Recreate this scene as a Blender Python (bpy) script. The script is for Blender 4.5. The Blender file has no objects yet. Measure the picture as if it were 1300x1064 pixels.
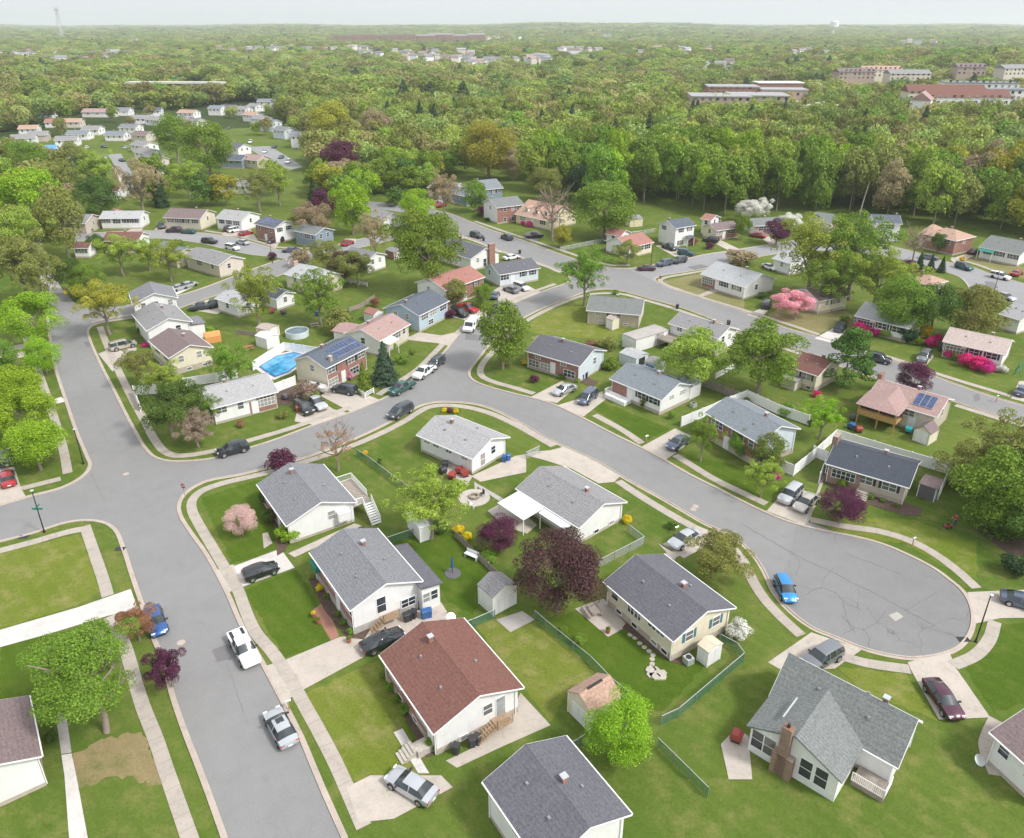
import bpy, bmesh, math, random
import numpy as np
from math import radians as R_, sin, cos, tan, pi, atan2, sqrt, hypot
random.seed(7)
C = bpy.context.scene.collection
SC = bpy.context.scene
# ------------------------------------------------------------------ camera model (the drone's real camera)
F, CX, CY, HC = 989.0, 650.0, 487.0, 58.0
PITCH = math.atan(460/F); SP, CP = sin(PITCH), cos(PITCH)
def g(px, py, z=0.0):
    x = (px-CX)/F; y = (py-CY)/F
    t = (HC-z)/(SP+y*CP)
    return (x*t, t*(CP-y*SP))
def dep(py, z=0.0): return (HC-z)/(SP+(py-CY)/F*CP)
def mpp(py, z=0.0): return dep(py, z)/F
def headg(px, py, dx, dy):
    a = g(px, py); b = g(px+dx*.5, py+dy*.5); return atan2(b[1]-a[1], b[0]-a[0])
def terr(x, y):
    r = hypot(x, y)
    if r < 430: return 0.0
    k = min(1, (r-430)/500.0)
    h = k*(4*sin(x/310+1)*cos(y/270)+3*sin(y/190+x/400))
    h += 15*math.exp(-((x-640)**2+(y-930)**2)/(2*210**2))
    if r > 2500:
        q = min(1, (r-2500)/3500); a = atan2(x, y)
        h += q*(16+9*sin(a*7+1)+7*sin(a*17)+4*sin(a*41)+5*sin(r/700)) 
    return h
cam_d = bpy.data.cameras.new('camera'); cam = bpy.data.objects.new('camera', cam_d); C.objects.link(cam)
cam.location = (0, 0, HC); cam.rotation_euler = (pi/2-PITCH, 0, 0)
cam_d.sensor_width = 36; cam_d.lens = F/1300*36; cam_d.shift_y = -45/1300.0
cam_d.clip_start = .5; cam_d.clip_end = 40000
SC.camera = cam
# ------------------------------------------------------------------ light
w = bpy.data.worlds.new('World'); SC.world = w; w.use_nodes = True
nt = w.node_tree; nt.nodes.clear()
sky = nt.nodes.new('ShaderNodeTexSky'); sky.sky_type = 'NISHITA'; sky.sun_disc = False
SUN_EL, SUN_AZ = R_(48), R_(118)     # azimuth clockwise from +y
sky.sun_elevation = SUN_EL; sky.sun_rotation = SUN_AZ; sky.air_density = 1.0; sky.dust_density = 6.0; sky.ozone_density = 0.6; sky.altitude = 100
hs = nt.nodes.new('ShaderNodeHueSaturation'); hs.inputs['Saturation'].default_value = .42   # overcast: cloud scatters out the blue
bg = nt.nodes.new('ShaderNodeBackground'); bg.inputs[1].default_value = .14
wo = nt.nodes.new('ShaderNodeOutputWorld')
nt.links.new(sky.outputs[0], hs.inputs['Color']); cl = nt.nodes.new('ShaderNodeMix'); cl.data_type = 'RGBA'; cl.inputs[0].default_value = .62; cl.inputs[7].default_value = (7.8, 8.0, 8.4, 1)   # bright even cloud
nt.links.new(hs.outputs[0], cl.inputs[6]); nt.links.new(cl.outputs[2], bg.inputs[0]); nt.links.new(bg.outputs[0], wo.inputs[0])
sl = bpy.data.lights.new('sun', 'SUN'); sl.energy = 2.6; sl.angle = R_(9); sl.color = (1, .97, .93)
so = bpy.data.objects.new('sun', sl); C.objects.link(so)
so.rotation_euler = (pi/2-SUN_EL, 0, pi-SUN_AZ)
SC.view_settings.view_transform = 'Standard'; SC.view_settings.look = 'None'; SC.view_settings.gamma = 1
SC.view_settings.exposure = 0.27
# ------------------------------------------------------------------ materials
MATS = {}
def new_mat(name):
    m = bpy.data.materials.new(name); m.use_nodes = True
    nt = m.node_tree; b = nt.nodes['Principled BSDF']
    return m, nt, b
def N(nt, t, **kw):
    n = nt.nodes.new(t)
    for k, v in kw.items():
        if k.startswith('i_'):
            k = k[2:]; k = int(k) if k.isdigit() else k.replace('_', ' ')
            n.inputs[k].default_value = v
        else: setattr(n, k, v)
    return n
def ramp(nt, src, stops):
    r = nt.nodes.new('ShaderNodeValToRGB'); e = r.color_ramp.elements
    while len(e) < len(stops): e.new(.5)
    for el, (p, c) in zip(e, stops): el.position = p; el.color = (*c, 1)
    nt.links.new(src, r.inputs[0]); return r.outputs[0]
def mixc(nt, f, a, b, blend='MIX'):
    n = nt.nodes.new('ShaderNodeMix'); n.data_type = 'RGBA'; n.blend_type = blend
    for s, v in ((0, f), (6, a), (7, b)):
        if isinstance(v, (int, float)): n.inputs[s].default_value = v
        elif isinstance(v, tuple): n.inputs[s].default_value = (*v, 1)
        else: nt.links.new(v, n.inputs[s])
    return n.outputs[2]
def coord(nt, kind='Object', scale=None):
    t = nt.nodes.new('ShaderNodeTexCoord')
    if scale is None: return t.outputs[kind]
    m = nt.nodes.new('ShaderNodeMapping'); m.inputs['Scale'].default_value = scale
    nt.links.new(t.outputs[kind], m.inputs[0]); return m.outputs[0]
def noise(nt, vec, sc, det=4, rough=.55):
    n = N(nt, 'ShaderNodeTexNoise', i_Scale=sc, i_Detail=det, i_Roughness=rough); nt.links.new(vec, n.inputs['Vector']); return n.outputs['Fac']
def bump(nt, b, h, s=.3, d=.05):
    n = N(nt, 'ShaderNodeBump', i_Strength=s, i_Distance=d); nt.links.new(h, n.inputs['Height']); nt.links.new(n.outputs[0], b.inputs['Normal'])
def sc3(c, k): return tuple(min(1, v*k) for v in c)
def plain(name, col, rough=.7, var=.12, nscale=3., metal=0, bmp=0, coat=0):
    if name in MATS: return MATS[name]
    m, nt, b = new_mat(name)
    if var:
        n = noise(nt, coord(nt), nscale); c = ramp(nt, n, [(.25, sc3(col, 1-var)), (.75, sc3(col, 1+var))])
        nt.links.new(c, b.inputs['Base Color'])
        if bmp: bump(nt, b, noise(nt, coord(nt), nscale*8), bmp)
    else: b.inputs['Base Color'].default_value = (*col, 1)
    b.inputs['Roughness'].default_value = rough; b.inputs['Metallic'].default_value = metal
    if coat: b.inputs['Coat Weight'].default_value = coat; b.inputs['Coat Roughness'].default_value = .08
    MATS[name] = m; return m
def roofmat(name, col, c2=None, streak=.15):
    m, nt, b = new_mat(name); c2 = c2 or sc3(col, .62)
    v = coord(nt)
    br = N(nt, 'ShaderNodeTexBrick', i_Scale=1.0); br.offset = .5
    br.inputs['Brick Width'].default_value = .33; br.inputs['Row Height'].default_value = .16; br.inputs['Mortar Size'].default_value = .012
    br.inputs['Color1'].default_value = (*sc3(col, 1.1), 1); br.inputs['Color2'].default_value = (*sc3(c2, 1.25), 1); br.inputs['Mortar'].default_value = (*sc3(col, .6), 1)
    nt.links.new(v, br.inputs['Vector'])
    n1 = noise(nt, v, .9, 5); n2 = noise(nt, coord(nt, 'Object', (2.2, .25, .3)), 1.5, 5)
    n3 = noise(nt, v, 5.5, 3)
    c = mixc(nt, .62, ramp(nt, n1, [(.3, sc3(col, .85)), (.7, sc3(col, 1.15))]), br.outputs[0])
    c = mixc(nt, ramp(nt, n2, [(.5, (0, 0, 0)), (.75, (streak*2,)*3)]), c, sc3(col, 1.5))
    ws = N(nt, 'ShaderNodeTexWave', wave_type='BANDS', bands_direction='Y', i_Scale=.9, i_Distortion=.6, i_Detail=2.0); nt.links.new(v, ws.inputs['Vector']); c = mixc(nt, 1, c, ramp(nt, ws.outputs['Fac'], [(.2, (.82,)*3), (.6, (1, 1, 1))]), 'MULTIPLY')
    c = mixc(nt, .5, c, ramp(nt, n3, [(.35, sc3(col, .6)), (.65, sc3(col, 1.4))]))
    nt.links.new(c, b.inputs['Base Color']); b.inputs['Roughness'].default_value = .9
    bump(nt, b, br.outputs['Fac'], .35, .02); MATS[name] = m
def siding(name, col):
    m, nt, b = new_mat(name); v = coord(nt)
    n = noise(nt, v, .8, 4); c = ramp(nt, n, [(.3, sc3(col, .92)), (.7, sc3(col, 1.05))])
    s = N(nt, 'ShaderNodeTexWave', wave_type='BANDS', bands_direction='Z', wave_profile='SAW', i_Scale=1.6)
    nt.links.new(v, s.inputs['Vector']); bump(nt, b, s.outputs['Fac'], .5, .03)
    st = noise(nt, coord(nt, 'Object', (3, 3, .25)), 1.2, 4)
    c = mixc(nt, ramp(nt, st, [(.52, (0, 0, 0)), (.8, (.35,)*3)]), c, sc3(col, .78))
    nt.links.new(c, b.inputs['Base Color']); b.inputs['Roughness'].default_value = .6; MATS[name] = m
def brickm(name, c1, c2, mo):
    m, nt, b = new_mat(name)
    g_ = nt.nodes.new('ShaderNodeNewGeometry'); t = coord(nt)
    sx = nt.nodes.new('ShaderNodeSeparateXYZ'); nt.links.new(t, sx.inputs[0])
    ad = N(nt, 'ShaderNodeMath', operation='ADD'); nt.links.new(sx.outputs[0], ad.inputs[0]); nt.links.new(sx.outputs[1], ad.inputs[1])
    cb = nt.nodes.new('ShaderNodeCombineXYZ'); nt.links.new(ad.outputs[0], cb.inputs[0]); nt.links.new(sx.outputs[2], cb.inputs[1])
    br = N(nt, 'ShaderNodeTexBrick', i_Scale=1.0)
    for k, v in (('Color1', c1), ('Color2', c2), ('Mortar', mo)): br.inputs[k].default_value = (*v, 1)
    br.inputs['Brick Width'].default_value = .25; br.inputs['Row Height'].default_value = .085; br.inputs['Mortar Size'].default_value = .012
    nt.links.new(cb.outputs[0], br.inputs['Vector'])
    c = mixc(nt, ramp(nt, noise(nt, t, 1.5), [(.4, (0, 0, 0)), (.7, (.5,)*3)]), br.outputs[0], sc3(c1, .7))
    nt.links.new(c, b.inputs['Base Color']); b.inputs['Roughness'].default_value = .85; bump(nt, b, br.outputs['Fac'], .3, .01); MATS[name] = m
for n_, c_, c2 in (('roof brown red', (.19, .085, .065), (.09, .05, .05)), ('roof grey', (.205, .21, .225), None), ('roof dark grey', (.125, .125, .145), None),
        ('roof charcoal', (.05, .06, .08), (.085, .09, .11)), ('roof light grey', (.36, .36, .365), None), ('roof blue grey', (.20, .225, .25), None), ('roof tan', (.44, .29, .22), None),
        ('roof brown', (.20, .15, .15), None), ('roof weathered', (.265, .26, .265), None), ('roof pink brown', (.37, .25, .23), None), ('roof rust', (.36, .17, .14), None),
        ('roof silver', (.42, .43, .44), None), ('roof slate', (.10, .12, .15), None), ('roof green grey', (.185, .20, .195), None), ('roof beige', (.47, .39, .355), None)):
    roofmat(n_, c_, c2)
for n_, c_ in (('siding white', (.80, .80, .80)), ('siding cream', (.72, .66, .52)), ('siding tan', (.50, .44, .36)), ('siding blue', (.42, .52, .62)), ('siding pale blue', (.60, .67, .72)),
        ('siding grey blue', (.22, .28, .35)), ('siding yellow', (.70, .62, .44)), ('siding beige', (.62, .56, .48))): siding(n_, c_)
brickm('brick red', (.30, .095, .06), (.21, .07, .05), (.42, .36, .32)); brickm('brick brown', (.27, .15, .10), (.20, .10, .07), (.4, .35, .3)); brickm('brick pale', (.42, .30, .24), (.36, .24, .19), (.5, .45, .4))
plain('foundation', (.42, .37, .31), .9, .15, 1.5, bmp=.2); plain('concrete block', (.40, .38, .36), .9, .2, 1.5, bmp=.2)
plain('white trim', (.82, .82, .82), .5, .03); plain('cream trim', (.7, .66, .55), .5, .04); plain('dark frame', (.03, .03, .035), .5, .1)
plain('black paint', (.02, .02, .022), .35, .05); plain('shutter black', (.03, .035, .05), .6, .1); plain('shutter teal', (.06, .17, .2), .6, .1); plain('shutter blue', (.1, .2, .4), .6, .1)
plain('door white', (.75, .75, .76), .4, .03); plain('door dark', (.06, .05, .05), .4, .1); plain('door red', (.3, .05, .04), .4, .1)
plain('wood', (.36, .25, .16), .8, .25, 4, bmp=.2); plain('wood fresh', (.45, .27, .10), .8, .2, 4); plain('wood grey', (.30, .26, .22), .9, .25, 3); plain('steel', (.35, .36, .37), .4, .08, metal=.6)
plain('aluminium', (.6, .62, .64), .35, .06, metal=.5); plain('awning white', (.72, .74, .76), .5, .06, 1); plain('awning green', (.02, .2, .16), .6, .1)
plain('mulch', (.10, .065, .05), .95, .35, 3, bmp=.4); plain('stone', (.45, .41, .36), .9, .2, 4)
plain('tyre', (.022, .022, .023), .85, .1); plain('rim', (.45, .46, .47), .3, .05, metal=.7); plain('headlight', (.75, .78, .8), .1, 0); plain('taillight', (.38, .015, .012), .2, 0)
plain('plastic red', (.30, .05, .04), .4, .1); plain('plastic blue', (.03, .11, .30), .4, .1); plain('plastic black', (.035, .035, .04), .5, .1); plain('plastic teal', (.02, .4, .42), .4, .1)
plain('plastic yellow', (.7, .5, .03), .4, .1); plain('terracotta', (.35, .13, .08), .8, .1); plain('canvas orange', (.58, .27, .09), .8, .1); plain('tarp blue', (.10, .30, .55), .6, .1); plain('canvas grey', (.12, .12, .13), .9, .1)
plain('canvas cream', (.62, .55, .42), .9, .1)
def glassy(name, col, rough=.06):
    m, nt, b = new_mat(name); n = noise(nt, coord(nt), .7, 2); c = ramp(nt, n, [(.3, sc3(col, .6)), (.7, sc3(col, 1.5))])
    if name == 'window glass':
        oi = nt.nodes.new('ShaderNodeObjectInfo'); c = mixc(nt, ramp(nt, oi.outputs['Random'], [(.45, (0, 0, 0)), (.5, (.35,)*3), (.75, (.3,)*3), (.8, (.9,)*3)]), c, (.34, .33, .31))
    nt.links.new(c, b.inputs['Base Color'])
    b.inputs['Roughness'].default_value = rough; b.inputs['Specular IOR Level'].default_value = .8; MATS[name] = m
glassy('window glass', (.035, .045, .06)); glassy('car glass', (.03, .04, .045)); glassy('blind glass', (.32, .34, .36), .2); glassy('solar cell', (.035, .06, .14), .15); glassy('pool water', (.04, .27, .50), .05); glassy('old pool water', (.08, .13, .15), .05)
CARC = {'silver': (.50, .52, .55), 'white': (.80, .80, .80), 'black': (.018, .020, .024), 'dark grey': (.06, .07, .085), 'blue': (.03, .11, .33), 'bright blue': (.03, .27, .62), 'red': (.36, .018, .03),
        'maroon': (.085, .022, .045), 'green': (.03, .12, .10), 'slate blue': (.10, .13, .20), 'tan': (.50, .47, .42), 'grey': (.20, .21, .23), 'teal': (.02, .10, .12)}
for k, v in CARC.items(): plain('paint '+k, v, .28, .04, 1, metal=.35 if k not in ('white', 'red', 'black') else 0, coat=.8)
def chain(name, col, a):
    m, nt, b = new_mat(name); b.inputs['Base Color'].default_value = (*col, 1); b.inputs['Alpha'].default_value = a; b.inputs['Roughness'].default_value = .6; MATS[name] = m
chain('chain link green', (.06, .20, .14), .30); chain('chain link grey', (.45, .47, .46), .3)
# asphalt, concrete, grass
def asphalt(name, col, crack=.5):
    m, nt, b = new_mat(name); v = coord(nt)
    big = noise(nt, v, .05, 5, .6); mid = noise(nt, v, .5, 6, .65); fine = noise(nt, v, 9, 3, .7)
    c = ramp(nt, big, [(.3, sc3(col, .76)), (.7, sc3(col, 1.14))])
    c = mixc(nt, .4, c, ramp(nt, mid, [(.3, sc3(col, .82)), (.7, sc3(col, 1.2))]))
    c = mixc(nt, .35, c, ramp(nt, fine, [(.3, sc3(col, .6)), (.7, sc3(col, 1.4))]))
    dn = N(nt, 'ShaderNodeTexNoise', i_Scale=.5, i_Detail=5.0); nt.links.new(v, dn.inputs['Vector'])
    wv = mixc(nt, .9, v, dn.outputs['Color'], 'LINEAR_LIGHT')
    vo = N(nt, 'ShaderNodeTexVoronoi', feature='DISTANCE_TO_EDGE', i_Scale=.16); nt.links.new(wv, vo.inputs['Vector'])
    ck = ramp(nt, vo.outputs[0], [(.0, (1, 1, 1)), (.006, (0, 0, 0))])
    msk = ramp(nt, noise(nt, v, .09, 3), [(.47, (0, 0, 0)), (.6, (crack,)*3)])
    f = mixc(nt, 1.0, ck, msk, 'MULTIPLY'); c = mixc(nt, f, c, sc3(col, .35))
    # worn dirt towards spots of the surface
    st = ramp(nt, noise(nt, coord(nt, 'Object', (.35, .35, 1)), .9, 6, .7), [(.60, (0, 0, 0)), (.72, (.4,)*3)])
    c = mixc(nt, st, c, sc3(col, .72))
    nt.links.new(c, b.inputs['Base Color']); b.inputs['Roughness'].default_value = .88; bump(nt, b, fine, .25, .01); MATS[name] = m
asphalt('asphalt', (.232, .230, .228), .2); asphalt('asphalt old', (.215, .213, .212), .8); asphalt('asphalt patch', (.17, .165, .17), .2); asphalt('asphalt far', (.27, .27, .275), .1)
def concrete(name, col, joints=1.5):
    m, nt, b = new_mat(name); v = coord(nt)
    c = ramp(nt, noise(nt, v, .35, 6, .65), [(.3, sc3(col, .84)), (.7, sc3(col, 1.12))])
    c = mixc(nt, .3, c, ramp(nt, noise(nt, v, 5, 4, .7), [(.3, sc3(col, .7)), (.7, sc3(col, 1.25))]))
    st = ramp(nt, noise(nt, v, .8, 6, .7), [(.52, (0, 0, 0)), (.68, (.6,)*3)]); c = mixc(nt, st, c, sc3(col, .68)); c = mixc(nt, ramp(nt, noise(nt, v, 2.6, 6, .8), [(.60, (0, 0, 0)), (.68, (.6,)*3)]), c, sc3(col, .6))
    nt.links.new(c, b.inputs['Base Color']); b.inputs['Roughness'].default_value = .9; MATS[name] = m
concrete('concrete', (.47, .42, .365)); concrete('concrete path', (.41, .365, .315)); concrete('concrete light', (.58, .55, .52)); concrete('kerb concrete', (.45, .385, .33)); concrete('concrete grey', (.40, .375, .35)); concrete('brick paving', (.34, .17, .12))
def grass(name, a, b_, dry, dryamt=.5, sc=1.):
    m, nt, b = new_mat(name); v = coord(nt)
    n1 = noise(nt, v, .045*sc, 5, .6); n2 = noise(nt, v, .35*sc, 6, .7); n3 = noise(nt, v, 3.5, 4, .75); n4 = noise(nt, coord(nt, 'Object', (1, .45, 1)), 14, 3, .8)
    c = mixc(nt, ramp(nt, n1, [(.35, (0, 0, 0)), (.65, (1, 1, 1))]), a, b_)
    c = mixc(nt, ramp(nt, n2, [(.48, (0, 0, 0)), (.72, (dryamt,)*3)]), c, dry)
    c = mixc(nt, 1, c, ramp(nt, n3, [(.25, (.68, .68, .68)), (.75, (1.0, 1.0, 1.0))]), 'MULTIPLY')
    n5 = noise(nt, v, 1.1, 5, .7); c = mixc(nt, ramp(nt, n5, [(.58, (0, 0, 0)), (.70, (.55,)*3)]), c, sc3(a, .62)); c = mixc(nt, ramp(nt, noise(nt, v, 2.3, 5, .75), [(.62, (0, 0, 0)), (.72, (dryamt,)*3)]), c, dry)
    wv = N(nt, 'ShaderNodeTexWave', wave_type='BANDS', bands_direction='DIAGONAL', i_Scale=.28, i_Distortion=1.5, i_Detail=2.0); nt.links.new(v, wv.inputs['Vector']); c = mixc(nt, 1, c, ramp(nt, wv.outputs['Fac'], [(.3, (.94, .95, .94)), (.7, (1, 1, 1))]), 'MULTIPLY')
    c = mixc(nt, .65, c, mixc(nt, 1, c, ramp(nt, n4, [(.3, (.45, .5, .4)), (.7, (1, 1, 1))]), 'MULTIPLY'))
    nt.links.new(c, b.inputs['Base Color']); b.inputs['Roughness'].default_value = .95; b.inputs['Specular IOR Level'].default_value = .1
    bump(nt, b, n4, .5, .06); MATS[name] = m
grass('lawn grass', (.115, .188, .028), (.175, .235, .045), (.31, .29, .10), .8)
grass('lawn deep', (.082, .152, .014), (.12, .19, .02), (.19, .225, .045), .6)
grass('lawn yellow', (.18, .24, .03), (.25, .28, .055), (.38, .34, .14), .9)
grass('lawn dry', (.25, .26, .09), (.34, .30, .15), (.42, .35, .2), .8)
grass('sand', (.40, .31, .17), (.34, .27, .14), (.14, .19, .035), .75)
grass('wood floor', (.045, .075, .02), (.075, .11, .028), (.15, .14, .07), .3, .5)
LEAF = {'green': ((.115, .205, .022), (.25, .37, .05)), 'bright': ((.17, .30, .015), (.36, .53, .04)), 'spring': ((.19, .28, .03), (.40, .50, .085)), 'dark': ((.06, .12, .022), (.14, .235, .045)),
        'olive': ((.17, .20, .04), (.34, .36, .10)), 'yellow': ((.27, .28, .03), (.46, .45, .06)), 'tan': ((.30, .24, .13), (.44, .36, .21)), 'rust': ((.28, .13, .07), (.42, .24, .13)),
        'purple': ((.075, .018, .04), (.20, .06, .115)), 'copper': ((.06, .03, .035), (.15, .075, .075)), 'pink': ((.66, .22, .32), (.90, .55, .62)), 'blush': ((.62, .36, .32), (.90, .75, .69)),
        'white': ((.68, .68, .60), (.85, .85, .80)), 'magenta': ((.55, .02, .18), (.80, .05, .32)), 'gold': ((.70, .50, .02), (.85, .68, .03)), 'spruce': ((.045, .085, .055), (.10, .16, .10)),
        'conifer': ((.03, .065, .03), (.06, .11, .045)), 'arbor': ((.13, .17, .03), (.24, .28, .06)), 'bare': ((.24, .17, .13), (.36, .28, .21)), 'flower': ((.3, .12, .1), (.6, .3, .2))}
def leafmat(k, a, b_, multi=None):
    m, nt, p = new_mat('leaf '+k)
    ge = nt.nodes.new('ShaderNodeNewGeometry'); oi = nt.nodes.new('ShaderNodeObjectInfo')
    c = ramp(nt, ge.outputs['Random Per Island'], [(.1, a), (.9, b_)])
    if multi:
        rg = noise(nt, oi.outputs['Location'], .006, 3); ad = N(nt, 'ShaderNodeMath', operation='MULTIPLY_ADD', i_1=.55, i_2=-.02); nt.links.new(oi.outputs['Random'], ad.inputs[0]); a2 = N(nt, 'ShaderNodeMath', operation='MULTIPLY_ADD', i_1=.9); nt.links.new(rg, a2.inputs[0]); nt.links.new(ad.outputs[0], a2.inputs[2]); fr = N(nt, 'ShaderNodeMath', operation='FRACT'); nt.links.new(a2.outputs[0], fr.inputs[0])
        c = mixc(nt, .38, ramp(nt, fr.outputs[0], multi), c, 'MIX')
    hv = N(nt, 'ShaderNodeHueSaturation'); mm = N(nt, 'ShaderNodeMapRange', i_3=.485, i_4=.515); nt.links.new(oi.outputs['Random'], mm.inputs[0]); nt.links.new(mm.outputs[0], hv.inputs['Hue'])
    m2 = N(nt, 'ShaderNodeMapRange', i_3=.85 if not multi else .55, i_4=1.12); nt.links.new(oi.outputs['Random'], m2.inputs[0]); nt.links.new(m2.outputs[0], hv.inputs['Value'])
    nt.links.new(c, hv.inputs['Color']); c = hv.outputs[0]
    nt.links.new(c, p.inputs['Base Color']); p.inputs['Roughness'].default_value = .7; p.inputs['Specular IOR Level'].default_value = .15
    tr = nt.nodes.new('ShaderNodeBsdfTranslucent'); nt.links.new(c, tr.inputs[0])
    mx = nt.nodes.new('ShaderNodeMixShader'); mx.inputs[0].default_value = .22; out = nt.nodes['Material Output']
    nt.links.new(p.outputs[0], mx.inputs[1]); nt.links.new(tr.outputs[0], mx.inputs[2]); nt.links.new(mx.outputs[0], out.inputs[0]); MATS['leaf '+k] = m
for k, (a, b_) in LEAF.items(): leafmat(k, a, b_)
leafmat('woodland mix', (.13, .21, .03), (.33, .42, .085), [(0, (.20, .33, .04)), (.20, (.34, .47, .06)), (.36, (.46, .46, .13)), (.50, (.24, .38, .05)), (.62, (.54, .44, .20)), (.72, (.30, .44, .06)), (.82, (.50, .54, .11)), (.88, (.11, .18, .06)), (.94, (.44, .52, .16)), (1, (.54, .36, .20))])
leafmat('wood dark mix', (.04, .08, .03), (.09, .14, .05))
plain('bark', (.26, .215, .175), .95, .3, 4, bmp=.4); plain('bark pale', (.36, .32, .27), .95, .2, 4)
# ------------------------------------------------------------------ mesh builder
class MB:
    def __init__(s): s.v = []; s.f = []; s.m = []
    def add(s, vs, fs, mi=0):
        k = len(s.v); s.v += [tuple(v) for v in vs]
        for f in fs: s.f.append(tuple(i+k for i in f)); s.m.append(mi)
        return s
    def box(s, x0, x1, y0, y1, z0, z1, mi=0):
        vs = [(x, y, z) for z in (z0, z1) for x, y in ((x0, y0), (x1, y0), (x1, y1), (x0, y1))]
        return s.add(vs, [(3, 2, 1, 0), (4, 5, 6, 7), (0, 1, 5, 4), (1, 2, 6, 5), (2, 3, 7, 6), (3, 0, 4, 7)], mi)
    def prism(s, poly, z0, z1, mi=0, flip=False):
        n = len(poly); a = sum(poly[i][0]*poly[(i+1) % n][1]-poly[(i+1) % n][0]*poly[i][1] for i in range(n))
        if a < 0: poly = poly[::-1]
        vs = [(x, y, z0) for x, y in poly]+[(x, y, z1) for x, y in poly]
        fs = [tuple(range(n))[::-1], tuple(range(n, 2*n))]+[(i, (i+1) % n, n+(i+1) % n, n+i) for i in range(n)]
        return s.add(vs, fs, mi)
    def ext(s, prof, a0, a1, axis='x', mi=0):     # profile (u,z) extruded along x or y
        n = len(prof); A = sum(prof[i][0]*prof[(i+1) % n][1]-prof[(i+1) % n][0]*prof[i][1] for i in range(n))
        if A < 0: prof = prof[::-1]
        if axis == 'x': vs = [(a0, u, z) for u, z in prof]+[(a1, u, z) for u, z in prof]; o = 1
        else: vs = [(u, a1, z) for u, z in prof]+[(u, a0, z) for u, z in prof]; o = 1
        fs = [tuple(range(n))[::-1], tuple(range(n, 2*n))]+[(i, (i+1) % n, n+(i+1) % n, n+i) for i in range(n)]
        return s.add(vs, fs, mi)
    def tube(s, p, q, r0, r1=None, n=8, mi=0, cap=True):
        r1 = r0 if r1 is None else r1
        p = np.array(p, float); q = np.array(q, float); d = q-p; L = np.linalg.norm(d) or 1; d /= L
        a = np.array((0, 0, 1.)) if abs(d[2]) < .9 else np.array((1., 0, 0)); u = np.cross(d, a); u /= np.linalg.norm(u); v = np.cross(d, u)
        vs = [p+r0*(cos(t)*u+sin(t)*v) for t in [2*pi*i/n for i in range(n)]]+[q+r1*(cos(t)*u+sin(t)*v) for t in [2*pi*i/n for i in range(n)]]
        fs = [(i, n+i, n+(i+1) % n, (i+1) % n) for i in range(n)]
        if cap: fs += [tuple(range(n)), tuple(range(n, 2*n))[::-1]]
        return s.add(vs, fs, mi)
    def mesh(s, name, mats, smooth=False):
        me = bpy.data.meshes.new(name); me.from_pydata(s.v, [], s.f)
        for m in mats: me.materials.append(MATS[m] if isinstance(m, str) else m)
        if len(mats) > 1: me.polygons.foreach_set('material_index', s.m)
        if smooth: me.shade_smooth()
        me.update(); return me
    def build(s, name, mats, parent=None, smooth=False, loc=None, rz=0):
        if isinstance(mats, str): mats = [mats]
        return obj(name, s.mesh(name, mats, smooth), parent, loc, rz)
def obj(name, me, parent=None, loc=None, rz=0):
    o = bpy.data.objects.new(name, me); C.objects.link(o); o.parent = parent
    if loc is not None: o.location = loc
    if rz: o.rotation_euler = (0, 0, rz)
    return o
def tag(o, label=None, cat=None, group=None, kind=None):
    if label: o['label'] = label
    if cat: o['category'] = cat
    if group: o['group'] = group
    if kind: o['kind'] = kind
    return o
def empty(name, loc, rz=0, label=None, cat=None, group=None):
    o = bpy.data.objects.new(name, None); C.objects.link(o); o.location = loc; o.rotation_euler = (0, 0, rz); o.empty_display_size = .5
    return tag(o, label, cat, group)
def copy_tree(o, parent=None):
    c = o.copy(); C.objects.link(c); c.parent = parent
    for ch in list(o.children): copy_tree(ch, c)
    return c
# ------------------------------------------------------------------ ground, roads
def catmull(P, k=4):
    out = []; n = len(P)
    for i in range(n-1):
        p0, p1, p2, p3 = P[max(i-1, 0)], P[i], P[i+1], P[min(i+2, n-1)]
        # centripetal-ish: limit tangent by local segment length
        d = hypot(p2[0]-p1[0], p2[1]-p1[1])
        def tan_(a, b, c):
            da = hypot(b[0]-a[0], b[1]-a[1]) or 1; dc = hypot(c[0]-b[0], c[1]-b[1]) or 1
            t = ((b[0]-a[0])/da+(c[0]-b[0])/dc, (b[1]-a[1])/da+(c[1]-b[1])/dc); l = hypot(*t) or 1; return (t[0]/l, t[1]/l)
        m1 = tan_(p0, p1, p2); m2 = tan_(p1, p2, p3)
        for j in range(k):
            t = j/k; h1 = 2*t**3-3*t**2+1; h2 = t**3-2*t**2+t; h3 = -2*t**3+3*t**2; h4 = t**3-t**2
            out.append(tuple(h1*p1[c]+h2*m1[c]*d+h3*p2[c]+h4*m2[c]*d for c in (0, 1)))
    out.append(P[-1]); return out
def W(pts): return [g(*p) for p in pts]
def pp(s): return [tuple(float(v) for v in q.split(',')) for q in s.split()]
def sheet(name, poly, z, mat, label=None):
    bm = bmesh.new(); vs = [bm.verts.new((x, y, z)) for x, y in poly]
    es = [bm.edges.new((vs[i], vs[(i+1) % len(vs)])) for i in range(len(vs))]
    bmesh.ops.triangle_fill(bm, use_beauty=True, use_dissolve=False, edges=es)
    for f in bm.faces:
        f.normal_update()
        if f.normal.z < 0: f.normal_flip()
    me = bpy.data.meshes.new(name); bm.to_mesh(me); bm.free(); me.materials.append(MATS[mat])
    o = obj(name, me); o['kind'] = 'structure'
    if label: o['label'] = label
    return o
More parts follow.
